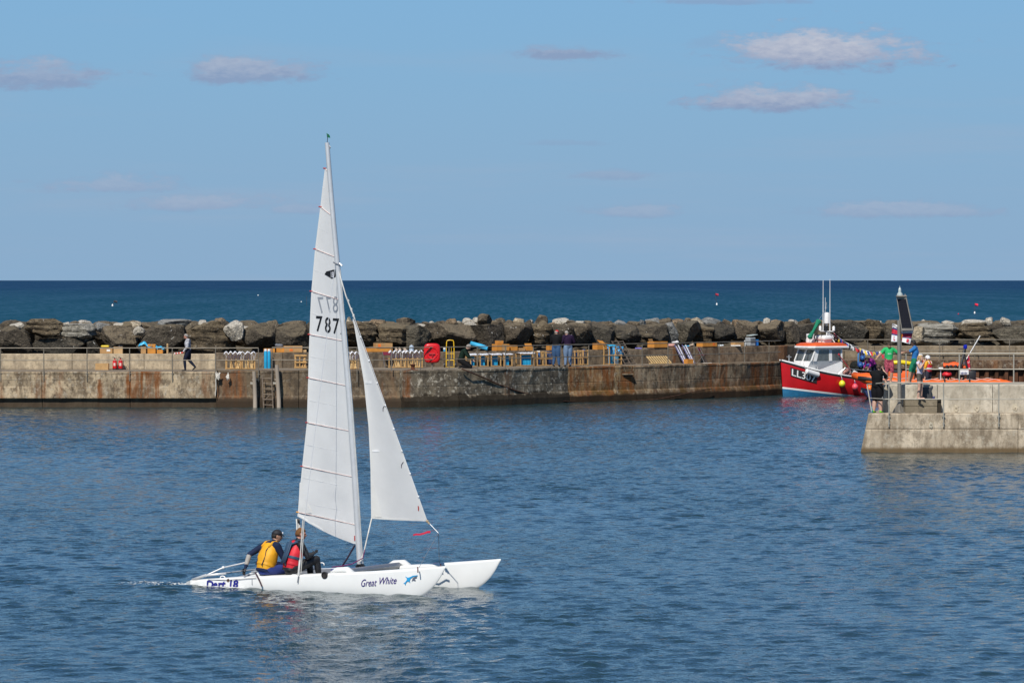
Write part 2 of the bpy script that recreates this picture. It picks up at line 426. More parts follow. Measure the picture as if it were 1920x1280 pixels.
# ------------------------------------------------------------------ concrete of the quay
def concrete(name, base, dark, rust=0.3, streak=0.5, lichen=0.2, wet_z=0.5, wet_col=(0.022, 0.016, 0.009), rust_col=(0.235, 0.078, 0.018), seed=0.0, patches=(), wet_soft=0.16, rust_top=1.9, moss=None, fine=0.0):
    m = bpy.data.materials.new(name); m.use_nodes = True
    nt = m.node_tree; b = nt.nodes['Principled BSDF']; b.inputs['Roughness'].default_value = 0.9; b.inputs['Specular IOR Level'].default_value = 0.25
    geo = nt.nodes.new('ShaderNodeNewGeometry'); P = geo.outputs['Position']
    def noise_(scale, st=(1, 1, 1), det=6, rough=0.6):
        mp = nt.nodes.new('ShaderNodeMapping'); mp.inputs['Scale'].default_value = st; mp.inputs['Location'].default_value = (seed, seed * .7, seed * .3)
        n = nt.nodes.new('ShaderNodeTexNoise'); n.inputs['Scale'].default_value = scale; n.inputs['Detail'].default_value = det; n.inputs['Roughness'].default_value = rough
        nt.links.new(P, mp.inputs[0]); nt.links.new(mp.outputs[0], n.inputs['Vector']); return n.outputs[0]
    def mr(v, a, b_, c=0.0, d=1.0, smooth=True):
        r = nt.nodes.new('ShaderNodeMapRange'); r.interpolation_type = 'SMOOTHSTEP' if smooth else 'LINEAR'
        nt.links.new(v, r.inputs[0])
        for i, q in enumerate((a, b_, c, d)): r.inputs[i + 1].default_value = q
        return r.outputs[0]
    def mul(a, b_):
        n = nt.nodes.new('ShaderNodeMath'); n.operation = 'MULTIPLY'
        for i, q in enumerate((a, b_)):
            if isinstance(q, (int, float)): n.inputs[i].default_value = q
            else: nt.links.new(q, n.inputs[i])
        return n.outputs[0]
    def add(a, b_):
        n = nt.nodes.new('ShaderNodeMath'); n.operation = 'ADD'
        for i, q in enumerate((a, b_)):
            if isinstance(q, (int, float)): n.inputs[i].default_value = q
            else: nt.links.new(q, n.inputs[i])
        return n.outputs[0]
    def mix(f, a, b_):
        n = nt.nodes.new('ShaderNodeMixRGB')
        nt.links.new(f, n.inputs[0])
        for i, q in enumerate((a, b_)):
            if isinstance(q, tuple): n.inputs[i + 1].default_value = (*q[:3], 1)
            else: nt.links.new(q, n.inputs[i + 1])
        return n.outputs[0]
    sp = nt.nodes.new('ShaderNodeSeparateXYZ'); nt.links.new(P, sp.inputs[0]); x, y, z = sp.outputs
    c = mix(mr(noise_(0.9, (1, 1, 1.2)), 0.38, 0.66), base, tuple(lerp(p, q, .45) for p, q in zip(base, dark)))
    c = mix(mul(mr(noise_(1.5, (1, .6, .16)), 0.47, 0.66), streak), c, dark)                       # run-off streaks
    c = mix(mul(mr(noise_(5.5, (1, .6, .22)), 0.52, 0.7), streak * .8), c, tuple(q * .6 for q in dark))
    c = mix(mul(mr(noise_(1.5, (1, 1, .55), 8, .72), 0.47, 0.6), streak * 1.15), c, dark)
    c = mix(mul(mr(noise_(2.9, (1, 1, .7), 8, .72), 0.5, 0.61), streak), c, tuple(q * .75 for q in dark))
    c = mix(mul(mr(noise_(8.0, (1, 1, 1), 8, .7), 0.5, 0.68), 0.5), c, tuple(q * .5 for q in base))      # blotches
    c = mix(mul(mr(noise_(4.2, (1, 1, 1), 9, .74), 0.53, 0.62), min(1, lichen * 1.5)), c, (0.46, 0.41, 0.32))    # pale lichen and scaling
    if rust:
        rm = mul(mul(mr(noise_(1.15, (1, .6, .07)), 0.54, 0.66), mr(z, .35, rust_top, 1.0, .55)), mr(noise_(0.23, (1, .4, .1), 2), .42, .62))
        rm = add(rm, mul(mr(noise_(4.0, (1, .7, .15)), 0.58, 0.7), .35 * rust))
        c = mix(mul(rm, min(rust * 1.6, .95)), c, rust_col)
    if fine:
        c = mix(mul(mr(noise_(9.0, (1, .6, .16), 6, .7), .5, .6), fine), c, tuple(q * .55 for q in rust_col))
        c = mix(mul(mr(noise_(11.0, (1, .6, .22), 6, .7), .56, .64), fine * .8), c, (.45, .36, .22))
    for (x0, x1, z1, amt) in patches:                                                             # known rust runs
        f = mul(mul(mr(add(x, mul(add(noise_(2.2), -.5), .35)), x0 - .10, x0 + .06), mr(add(x, mul(add(noise_(2.2), -.5), .35)), x1 - .06, x1 + .10, 1, 0)), mul(mr(noise_(5.0, (1, 1, .14)), .34, .62), mr(z, z1, z1 + .15, 1, 0)))
        c = mix(mul(f, amt), c, tuple(q * .8 for q in rust_col))
    if moss:
        c = mix(mul(mr(noise_(2.2, (1, .6, .35)), .42, .62), mr(z, .55, .95, .9, 0)), c, moss)
    edge = add(z, mul(add(noise_(1.8, (1, 1, .3)), -.5), wet_soft * 2.2))
    c = mix(mr(edge, wet_z - .07, wet_z + .08, .94, 0), c, wet_col)                                # tidal weed band; on the low walls only a darker foot
    nt.links.new(c, b.inputs['Base Color'])
    bp = nt.nodes.new('ShaderNodeBump'); bp.inputs['Strength'].default_value = 0.7; bp.inputs['Distance'].default_value = 0.05
    nt.links.new(add(mul(noise_(6.0), .6), mul(noise_(22.0), .3)), bp.inputs['Height']); nt.links.new(bp.outputs[0], b.inputs['Normal'])
    MATS[name] = m
    return m

FRONT = [(-420, 181.0), (405, 181.0), (406, 181.1), (755, 180.9), (948, 184.2), (1066, 188.2), (1190, 191.2), (1252, 192.8), (1400, 197.6), (1466, 201.0)]
PARA = [(-420, 185.0), (404, 185.0), (620, 185.9), (800, 187.4), (900, 188.9), (1050, 191.4), (1160, 193.8), (1300, 197.2), (1466, 201.6), (1560, 206.6), (1720, 207.0), (2060, 207.0)]
DECK = [(405, 1.68), (406, 1.74), (2000, 1.74)]
def parD(x): return interp(PARA, x)
def deckz(x): return 1.68 if x < 405 else 1.74
def X(px, D): return (px - 960) * D / F

pale_conc = concrete('quay_pale_concrete', (0.54, 0.42, 0.27), (0.095, 0.068, 0.043), rust=0.62, streak=0.68, lichen=0.35, wet_z=0.40, wet_soft=.04, wet_col=(0.06, 0.042, 0.026),
                     patches=[(X(236, 181), X(247, 181), 1.5, .9), (X(262, 181), X(276, 181), 1.72, .97), (X(288, 181), X(299, 181), 1.72, .95), (X(183, 181), X(191, 181), 1.25, .95), (X(240, 181), X(302, 181), 1.66, .7), (X(110, 181), X(116, 181), 1.62, .55), (X(380, 181), X(392, 181), 1.66, .5), (X(-2, 181), X(4, 181), 1.3, .8), (X(79, 181), X(84, 181), 1.5, .8)])
mid_conc = concrete('quay_brown_concrete', (0.20, 0.145, 0.088), (0.065, 0.048, 0.033), rust=0.75, streak=0.7, lichen=0.12, wet_z=0.42, wet_col=(0.04, 0.027, 0.016), seed=4.1,
                    patches=[(X(405, 181), X(440, 181), 1.55, .5)])
dark_conc = concrete('quay_grey_concrete', (0.235, 0.19, 0.13), (0.045, 0.037, 0.027), rust=0.08, streak=0.55, lichen=0.62, wet_z=0.56, seed=9.3, wet_soft=.4,
                     patches=[(X(756, 181), X(768, 181), 1.7, .9), (X(946, 184), X(962, 184), 1.6, .35)])
rust_conc = concrete('quay_rusty_concrete', (0.36, 0.235, 0.115), (0.06, 0.042, 0.027), rust=0.9, streak=0.75, lichen=0.25, wet_z=0.34, seed=2.2, fine=.85, moss=(0.11, 0.062, 0.014), wet_col=(0.03, 0.018, 0.009),
                     patches=[(X(1068, 188), X(1125, 190), 1.75, .6), (X(1130, 190), X(1150, 190), 1.75, .95), (X(1165, 191), X(1190, 191), 1.35, .9)])
brown_conc = concrete('quay_stained_concrete', (0.33, 0.25, 0.16), (0.06, 0.041, 0.026), rust=0.85, streak=0.75, lichen=0.16, wet_z=0.36, seed=6.7, fine=.35, moss=(0.09, 0.05, 0.015), wet_col=(0.03, 0.018, 0.009),
                      patches=[(X(1330, 195), X(1365, 196), 1.75, .8), (X(1410, 198), X(1420, 198), 1.7, .8), (X(1435, 199), X(1452, 200), 1.7, .85), (X(1300, 194), X(1460, 200), .75, .5)])
top_conc = concrete('quay_deck_concrete', (0.26, 0.215, 0.16), (0.12, 0.095, 0.07), rust=0.1, streak=0.2, lichen=0.2, wet_z=-5, seed=1.0)

quay = thing('quay', 'long rust-streaked concrete harbour quay running from the left edge to the red boat', 'quay', (0, 181, 0))
def quay_panel(px0, D0, px1, D1, m, top, under=False, ledge=.04, name='wall_panel', gap=.012):
    a = Vector((X(px0, D0), D0, 0)); b = Vector((X(px1, D1), D1, 0)); u = (b - a).normalized(); n = Vector((u.y, -u.x, 0))   # outward (towards the harbour)
    a = a + u * gap; b = b - u * gap
    if under: prof = [(-.36, -1.5), (-.17, .405), (0.0, .44), (.0, .96), (-.006, .98), (-.006, 1.28), (.0, 1.30), (.0, top - .10), (.012, top - .09), (.012, top - .03), (-.03, top), (-1.0, top), (-1.6, -1.5)]
    else: prof = [(.16, -1.5), (ledge + .08, .30), (ledge, .50), (0, .56), (-.01, .94), (-.022, .955), (-.022, .975), (-.01, .99), (-.015, top - .12), (.0, top - .10), (.0, top - .03), (-.04, top), (-1.0, top), (-1.2, -1.5)]
    L = (b - a).length; k = max(2, int(L / .35)); rings = []
    for i in range(k + 1):
        q = a + u * (L * i / k); ring = []
        for j, (o, z) in enumerate(prof):
            w = 0.05 * (noise.noise(Vector((q.x * .9, q.y, z * 1.7))) + .6 * noise.noise(Vector((q.x * 3.1, q.y, z * 4.7)))) if j < len(prof) - 2 else 0
            ring.append(q + n * (o + w) + Vector((0, 0, z + (.015 * noise.noise(Vector((q.x * 2.3, 7, z))) if z > 1 else 0))) - Vector((0, 181, 0)))
        rings.append(ring)
    mb = MB(); mb.loft(rings); return mb.build(name, m, quay)
for a, b in ((-420, -140), (-140, 78), (78, 243), (243, 405)): quay_panel(a, 181, b, 181, pale_conc, 1.68, under=True)
quay_panel(405.3, 181.15, 560, 181.1, mid_conc, 1.735)
quay_panel(560, 181.1, 754.5, 181.1, mid_conc, 1.74)
quay_panel(755, 180.75, 858, 182.0, dark_conc, 1.745, ledge=.07)
quay_panel(858, 182.0, 948, 184.2, dark_conc, 1.74, ledge=.05)
quay_panel(948, 184.2, 1066, 188.2, dark_conc, 1.745, ledge=.05)
quay_panel(1066, 188.2, 1190, 191.2, rust_conc, 1.74, ledge=.09)
quay_panel(1190, 191.2, 1252, 192.8, brown_conc, 1.735, ledge=.08)
quay_panel(1252, 192.8, 1400, 197.6, brown_conc, 1.745, ledge=.08)
quay_panel(1400, 197.6, 1466, 201.0, brown_conc, 1.735, ledge=.08)
quay_panel(1466, 201.0, 1475, 206.6, brown_conc, 1.735, ledge=.03)
# a dark drain mouth in the rusty stretch: lintel over a near-black block painting the hole's shade
dm = mat('drain_shade_black', (0.012, 0.010, 0.008), 0.95)
mb = MB(); p = at(1176, 704.6, 190.86); mb.box(p - Vector((0, 181, 0)), (.55, .12, .13), rz=math.atan2(3.0, 7.4)); mb.build('drain_mouth', dm, quay)
mb = MB(); p = at(1176, 701.2, 190.83); mb.box(p - Vector((0, 181, 0)), (.62, .16, .06), rz=math.atan2(3.0, 7.4)); mb.build('lintel', brown_conc, quay)

# deck of the quay, one slab per stretch
def deck_slab(px0, px1, zt):
    pts = []
    for px in (px0, px1):
        D0 = interp(FRONT, px) if px <= 1466 else 205.4
        pts.append((Vector((X(px, D0), D0 + .9, zt - .004)), Vector((X(px, parD(px) + 1.4), parD(px) + 1.4, zt + .02))))
    v = [p - Vector((0, 181, 0)) for p in (pts[0][0], pts[1][0], pts[1][1], pts[0][1])]
    mb = MB(); mb.prism(v, (0, 0, -.3)); mb.build('deck_slab', top_conc, quay)
for a, b in ((-420, -140), (-140, 78), (78, 243), (243, 405)): deck_slab(a, b, 1.68)
for a, b in ((405.3, 560), (560, 755), (755, 858), (858, 948), (948, 1066), (1066, 1190), (1190, 1252), (1252, 1400), (1400, 1466)): deck_slab(a, b, 1.74)

# sheet piled stretch behind the boats
pile_m = mat('rusty_steel', (0.10, 0.045, 0.025), .85, var=.6, scale=3.0, bump=.4, stretch=(1, 1, .25))
beam_m = concrete('capping_beam_rust', (0.21, 0.14, 0.085), (0.07, 0.04, 0.025), rust=.9, streak=.8, lichen=.3, wet_z=-2, seed=3.3)
pq = thing('sheet_pile_quay', 'rusty steel sheet piled quay with a stained concrete capping beam, behind the orange lifeboat', 'quay', (0, 205.4, 0))
x0 = X(1476, 205.4); px = x0
while px < X(2060, 205.4):
    mb = MB(); w = .52
    prof = [(0, 0), (.12, 0), (.2, -.2), (.36, -.2), (.44, 0), (w, 0)]
    mb.prism([Vector((px + a, b + .02, -1.5)) for a, b in prof] + [Vector((px + a, b + .06, -1.5)) for a, b in prof[::-1]], (0, 0, 2.75)); mb.build('sheet_pile', pile_m, pq); px += w
for i in range(8):
    a = x0 + i * 2.1; mb = MB(); mb.bbox((a + 1.05, .15, 1.49), (2.09, 1.0, .48), .03); mb.build('capping_beam', beam_m, pq)
for i in range(8):
    a = x0 + i * 2.1; mb = MB(); mb.box((a + 1.05, 2.2, 1.6), (2.09, 3.1, .3)); mb.build('deck_slab', top_conc, pq)

# low back walls of the walkway
def low_wall(name, label, spans, m, top, th=.55):
    c = Vector((X((spans[0][0] + spans[-1][1]) / 2, parD(spans[0][0])), parD((spans[0][0] + spans[-1][1]) / 2), 0))
    t = thing(name, label, 'wall', c)
    for (p0, p1) in spans:
        a = Vector((X(p0, parD(p0)), parD(p0), 0)); b = Vector((X(p1, parD(p1)), parD(p1), 0)); u = (b - a).normalized(); n = Vector((u.y, -u.x, 0))
        a = a + u * .012; b = b - u * .012
        prof = [(0, 1.66), (.0, top - .03), (-.03, top), (-th + .03, top), (-th, top - .03), (-th, 1.66)]
        L = (b - a).length; k = max(2, int(L / .5)); rings = []
        for i in range(k + 1):
            q = a + u * (L * i / k)
            rings.append([q + n * (o + .012 * noise.noise(Vector((q.x * 2, q.y, z * 3)))) + Vector((0, 0, z + .012 * noise.noise(Vector((q.x * 1.3, 3, 0))))) - c for o, z in prof])
        mb = MB(); mb.loft(rings); mb.build('wall_block', m, t)
    return t
par_pale = concrete('parapet_pale', (0.56, 0.45, 0.30), (0.25, 0.20, 0.14), rust=.02, streak=.5, lichen=.15, wet_z=1.70, wet_col=(0.12, .09, .06), seed=12, wet_soft=.1)
par_brown = concrete('parapet_brown', (0.24, 0.18, 0.118), (0.08, 0.062, 0.045), rust=.12, streak=.65, lichen=.1, wet_z=1.72, wet_col=(0.08, .06, .04), seed=15, wet_soft=.1)
par_rust = concrete('parapet_rusty', (0.25, 0.18, 0.115), (0.085, 0.06, 0.042), rust=.7, streak=.7, lichen=.1, wet_z=1.72, wet_col=(0.08, .05, .03), seed=18, wet_soft=.1)
par_tan = concrete('parapet_tan', (0.285, 0.225, 0.15), (0.15, 0.115, 0.075), rust=.1, streak=.5, lichen=.12, wet_z=1.8, wet_col=(0.16, .11, .07), seed=21, wet_soft=.1)
low_wall('low_wall', 'clean cream concrete low wall at the back of the walkway, behind the red extinguishers', [(-420, -200), (-200, 0), (0, 135), (135, 270), (270, 404)], par_pale, 2.45)
low_wall('low_wall', 'brown concrete low wall behind the racks of blue tubes on the quay', [(404.6, 530), (530, 660), (660, 800), (800, 950), (950, 1100), (1100, 1215)], par_brown, 2.5)
low_wall('low_wall', 'rust-stained low wall between the lying timber pallet and the red fishing boat', [(1215.5, 1300), (1300, 1350), (1350, 1420), (1420, 1470), (1470, 1560)], par_rust, 2.56)
low_wall('low_wall', 'tan block wall behind the orange lifeboat on the far walkway', [(1560.5, 1640), (1640, 1715), (1715, 1768), (1768, 1828), (1828, 1905), (1905, 2060)], par_tan, 2.46)
# ------------------------------------------------------------------ armour stones of the breakwater
def rock_mat(name, col, col2, speck=.0, strata=0.0, top=None, rough=.95):
    m = bpy.data.materials.new(name); m.use_nodes = True
    nt = m.node_tree; b = nt.nodes['Principled BSDF']; b.inputs['Roughness'].default_value = rough; b.inputs['Specular IOR Level'].default_value = .2
    tc = nt.nodes.new('ShaderNodeNewGeometry'); P = tc.outputs['Position']
    def nz(scale, st=(1, 1, 1), det=6, rg=.62):
        mp = nt.nodes.new('ShaderNodeMapping'); mp.inputs['Scale'].default_value = st; mp.inputs['Rotation'].default_value = (R(4), R(7), 0)
        n = nt.nodes.new('ShaderNodeTexNoise'); n.inputs['Scale'].default_value = scale; n.inputs['Detail'].default_value = det; n.inputs['Roughness'].default_value = rg
        nt.links.new(P, mp.inputs[0]); nt.links.new(mp.outputs[0], n.inputs['Vector']); return n.outputs[0]
    def mr(v, a, b_, c=0., d=1.):
        r = nt.nodes.new('ShaderNodeMapRange'); r.interpolation_type = 'SMOOTHSTEP'; nt.links.new(v, r.inputs[0])
        for i, q in enumerate((a, b_, c, d)): r.inputs[i + 1].default_value = q
        return r.outputs[0]
    def mix(f, a, b_):
        n = nt.nodes.new('ShaderNodeMixRGB'); nt.links.new(f, n.inputs[0])
        for i, q in enumerate((a, b_)):
            if isinstance(q, tuple): n.inputs[i + 1].default_value = (*q[:3], 1)
            else: nt.links.new(q, n.inputs[i + 1])
        return n.outputs[0]
    c = mix(mr(nz(1.6), .35, .65), col, col2)
    c = mix(mr(nz(7.0, det=9, rg=.78), .5, .64, 0, .75), c, tuple(q * 1.9 for q in col2))
    c = mix(mr(nz(5.0, (1, 1, 1.4), 9, .78), .5, .36, 0, .8), c, tuple(q * .35 for q in col))
    if strata: c = mix(mr(nz(4.5, (.25, .25, 2.6), 5), .5, .64, 0, strata), c, tuple(q * .35 for q in col))
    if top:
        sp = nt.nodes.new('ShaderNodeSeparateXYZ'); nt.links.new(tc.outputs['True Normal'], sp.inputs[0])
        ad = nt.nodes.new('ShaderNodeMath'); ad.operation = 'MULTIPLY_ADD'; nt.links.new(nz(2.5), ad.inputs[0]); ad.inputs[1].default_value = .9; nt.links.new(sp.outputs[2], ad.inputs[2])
        c = mix(mr(ad.outputs[0], 1.0, 1.35, 0, .8), c, top)                    # lighter tone on upward faces
    if speck: c = mix(mr(nz(6.5, det=3, rg=.6), .69, .71, 0, .95), c, (.62, .6, .55))   # bird lime
    nt.links.new(c, b.inputs['Base Color'])
    bp = nt.nodes.new('ShaderNodeBump'); bp.inputs['Strength'].default_value = .8; bp.inputs['Distance'].default_value = .2
    ad = nt.nodes.new('ShaderNodeMath'); ad.operation = 'MULTIPLY_ADD'; nt.links.new(nz(4.5, (.3, .3, 2.4) if strata else (1, 1, 1)), ad.inputs[0]); ad.inputs[1].default_value = 1.0; nt.links.new(nz(12), ad.inputs[2])
    nt.links.new(ad.outputs[0], bp.inputs['Height']); nt.links.new(bp.outputs[0], b.inputs['Normal'])
    return m
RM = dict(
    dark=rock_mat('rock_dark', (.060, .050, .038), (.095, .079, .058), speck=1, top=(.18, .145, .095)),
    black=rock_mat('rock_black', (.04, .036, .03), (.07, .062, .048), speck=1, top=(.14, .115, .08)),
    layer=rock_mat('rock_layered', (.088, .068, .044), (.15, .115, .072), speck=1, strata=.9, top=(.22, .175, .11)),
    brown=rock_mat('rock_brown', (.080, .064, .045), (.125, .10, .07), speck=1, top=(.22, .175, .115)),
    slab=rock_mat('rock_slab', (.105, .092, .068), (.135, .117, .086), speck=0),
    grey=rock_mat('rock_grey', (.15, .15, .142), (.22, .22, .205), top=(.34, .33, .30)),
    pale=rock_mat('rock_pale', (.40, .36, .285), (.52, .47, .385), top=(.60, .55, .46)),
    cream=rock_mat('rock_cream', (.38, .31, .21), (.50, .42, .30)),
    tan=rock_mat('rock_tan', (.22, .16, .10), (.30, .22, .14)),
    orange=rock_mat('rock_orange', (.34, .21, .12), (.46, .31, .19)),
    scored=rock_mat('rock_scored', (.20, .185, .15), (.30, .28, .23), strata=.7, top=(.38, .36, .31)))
def rock(px0, px1, y0, y1, kind, label, seed, dD=2.2, depth=None, sq=4.0, tilt=0, group='boulders of the breakwater', facets=9, res=11):
    rnd = random.Random(seed)
    cx = (px0 + px1) / 2; D = parD(cx) + dD; s = D / F
    w = (px1 - px0) * s * 1.13; h = (y1 - y0) * s; d = depth or max(.5, min(2.2, .8 * (w + h) / 2)); D += d * .35
    bm = bmesh.new()
    bmesh.ops.create_cube(bm, size=2.0)
    bmesh.ops.subdivide_edges(bm, edges=bm.edges[:], cuts=res, use_grid_fill=True)
    planes = []
    for i in range(facets):
        n = Vector((rnd.gauss(0, 1), rnd.gauss(0, 1) - .25, rnd.gauss(0, 1))).normalized()
        planes.append((n, rnd.uniform(.60, .98)))
    off = Vector((rnd.uniform(0, 90), rnd.uniform(0, 90), rnd.uniform(0, 90)))
    M = Matrix.Rotation(R(tilt + rnd.uniform(-7, 7)), 3, 'Y') @ Matrix.Rotation(R(rnd.uniform(-25, 25)), 3, 'Z')
    for v in bm.verts:
        c = v.co; ln = (abs(c.x) ** sq + abs(c.y) ** sq + abs(c.z) ** sq) ** (1 / sq)
        c = c / ln
        for n, dd in planes:
            k = c.dot(n) - dd
            if k > 0: c = c - n * k * .92
        c = c + c.normalized() * (  .07 * noise.noise(c * 1.5 + off) + .05 * noise.noise(c * 4 + off) + .028 * noise.noise(c * 9 + off))
        if kind in ('layer', 'scored'):
            c = c + Vector((c.x, c.y, 0)).normalized() * .035 * (1 if math.sin((c.z + .1 * noise.noise(c * 2 + off)) * 11 + seed) > 0 else -1)
        v.co = M @ c
    mx = max(abs(v.co.x) for v in bm.verts); zt = max(v.co.z for v in bm.verts); zb = min(v.co.z for v in bm.verts); my = max(abs(v.co.y) for v in bm.verts)
    for v in bm.verts:
        v.co = Vector((v.co.x / mx * w / 2, v.co.y / my * d * .75, (v.co.z - zb) / (zt - zb) * h))
    me = bpy.data.meshes.new('boulder'); bm.to_mesh(me); bm.free(); me.materials.append(RM[kind])
    o = bpy.data.objects.new('boulder', me); COL.objects.link(o)
    o.location = at(cx, y1, D)
    return tag(o, label, 'boulder', group)
FRONT_ROCKS = [
 (-70, -8, 612, 668, 'dark', 'dark boulder beyond the left end of the walkway'), (-14, 60, 609, 668, 'dark', 'dark squarish boulder at the left edge of the breakwater'),
 (48, 117, 597, 633, 'layer', 'flat-topped layered brown boulder perched on a dark wedge near the left edge'), (62, 170, 632, 668, 'black', 'low dark grey wedge-shaped boulder under the layered boulder near the left edge'),
 (116, 183, 606, 641, 'scored', 'two-toned boulder with pale grey top and scored brown face near the left edge'), (160, 186, 636, 668, 'black', 'narrow shadowed dark boulder under the two-toned boulder'),
 (180, 263, 609, 668, 'brown', 'large smooth brown boulder above the taped cardboard boxes'), (249, 271, 611, 629, 'pale', 'small square pale stone wedged above the blue sheet'),
 (261, 347, 607, 668, 'dark', 'large slanting dark boulder behind the blue sheet and cartons'), (298, 359, 598, 616, 'grey', 'flat grey-brown slab on top of the slanting boulder left of the walking man'),
 (343, 438, 600, 666, 'layer', 'big layered brown boulder behind the walking man'), (420, 455, 600, 640, 'pale', 'upright pale wedge of stone right of the walking man'),
 (446, 522, 604, 655, 'dark', 'big dark rounded boulder above the strapped timber racks'), (512, 586, 606, 655, 'dark', 'dark overhanging boulder just left of the mainsail'),
 (578, 654, 606, 658, 'brown', 'brown boulder hidden partly by the mainsail'), (648, 707, 604, 648, 'layer', 'layered brown boulder seen between mast and jib'),
 (701, 766, 605, 647, 'layer', 'dark layered boulder right of the jib head'), (760, 808, 608, 655, 'slab', 'smooth upright slab-like boulder above the water bottle'),
 (800, 888, 605, 651, 'brown', 'wide brown boulder above the red lifebuoy housing and yellow truck'), (880, 943, 607, 652, 'dark', 'dark speckled boulder above the rolled blue sheet'),
 (936, 996, 603, 650, 'brown', 'brown boulder above the opened orange cartons'), (985, 1034, 606, 652, 'layer', 'cracked layered boulder left of the man in the red cap'),
 (1024, 1074, 606, 652, 'dark', 'dark boulder right behind the two standing men'), (1062, 1108, 604, 652, 'brown', 'brown boulder just right of the two standing men'),
 (1099, 1157, 604, 650, 'black', 'shadowed blocky dark boulder above the opened carton beside the blue rack'), (1149, 1200, 608, 650, 'black', 'dark overhanging boulder above the leaning ladder frames'),
 (1194, 1252, 606, 645, 'dark', 'dark arched boulder above the lying timber pallet'), (1244, 1273, 604, 648, 'grey', 'tall grey stone standing upright above the pink sack'),
 (1268, 1312, 600, 645, 'slab', 'smooth leaning slab right of the tall grey stone'), (1300, 1340, 606, 645, 'layer', 'ridged brown boulder above the long orange carton'),
 (1312, 1376, 606, 642, 'black', 'broad dark boulder right of the leaning slab'), (1370, 1418, 600, 641, 'brown', 'brown speckled boulder above the clear plastic crate'),
 (1410, 1472, 600, 641, 'brown', 'large brown boulder between plastic crate and the red boat bow'), (1464, 1500, 602, 645, 'dark', 'dark boulder above the bow of the red boat'),
 (1486, 1530, 606, 645, 'black', 'dark boulder behind the green streamer of the red boat'), (1524, 1566, 602, 645, 'dark', 'brown boulder behind the radar mast of the red boat'),
 (1558, 1627, 599, 645, 'black', 'wide dark boulder behind the bunting of the red boat'), (1620, 1664, 598, 645, 'layer', 'layered brown boulder left of the solar lamp post'),
 (1656, 1690, 606, 648, 'dark', 'dark boulder just left of the solar lamp post'), (1684, 1722, 608, 648, 'dark', 'dark boulder behind the flags on the lamp post'),
 (1712, 1798, 605, 650, 'scored', 'huge pale grey scored boulder right of the solar lamp post'), (1707, 1734, 611, 648, 'cream', 'cream stone at the left foot of the huge scored boulder'),
 (1790, 1866, 604, 640, 'layer', 'brown layered boulder right of the huge scored boulder'), (1800, 1868, 634, 652, 'black', 'low dark boulder under the brown layered boulder near the right edge'),
 (1860, 1936, 610, 652, 'slab', 'grey-green flat-faced boulder at the right edge'), (1930, 2010, 605, 652, 'dark', 'dark boulder beyond the right edge')]
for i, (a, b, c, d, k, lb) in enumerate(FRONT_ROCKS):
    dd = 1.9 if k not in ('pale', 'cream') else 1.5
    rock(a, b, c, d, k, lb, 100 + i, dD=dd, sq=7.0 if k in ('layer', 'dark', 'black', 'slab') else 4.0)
LAND = [(20, 'the left edge'), (85, 'the perched layered boulder'), (150, 'the two-toned boulder'), (205, 'the taped cardboard boxes'), (295, 'the blue sheet'), (352, 'the walking man'), (437, 'the upright pale wedge'), (500, 'the two blue cylinders'), (545, 'the opened flat cartons'),
        (618, 'the mainsail'), (672, 'the head of the jib'), (735, 'the dark layered boulder'), (770, 'the water bottle'), (810, 'the red lifebuoy housing'), (843, 'the yellow hand truck'), (898, 'the rolled blue sheet'), (950, 'the opened orange cartons'), (1000, 'the carton with a raised flap'),
        (1050, 'the two standing men'), (1125, 'the carton beside the blue rack'), (1180, 'the leaning ladder frames'), (1230, 'the lying timber pallet'), (1265, 'the tall grey stone'), (1325, 'the long orange carton'), (1410, 'the clear plastic crate'), (1470, 'the bow of the red boat'),
        (1540, 'the radar mast'), (1600, 'the bunting'), (1650, 'the boy in green'), (1692, 'the lamp post'), (1755, 'the huge scored boulder'), (1830, 'the red marker flag'), (1905, 'the right edge')]
KW = dict(dark='dark brown', black='blackish', layer='layered brown', brown='brown', slab='smooth drab', grey='grey', pale='whitish', cream='cream', tan='tan', orange='orange-tinged', scored='scored grey')
used_labels = set()
def crest_label(px, y, kind, w):
    lx, ln = min(LAND, key=lambda q: abs(q[0] - px))
    rel = 'above' if abs(lx - px) < 9 else ('up left of' if px < lx else 'up right of')
    sz = 'tiny' if w < 14 else 'small' if w < 24 else 'medium' if w < 42 else 'broad'
    for extra in ('', 'pointed ', 'rounded ', 'tilted ', 'blunt ', 'low ', 'jagged '):
        for tail in (' on the crest', ' along the skyline'):
            s = f'{sz} {extra}{KW[kind]} rock{tail} {rel} {ln}'
            s = ' '.join(s.split()[:16])
            if s not in used_labels: used_labels.add(s); return s
    return s
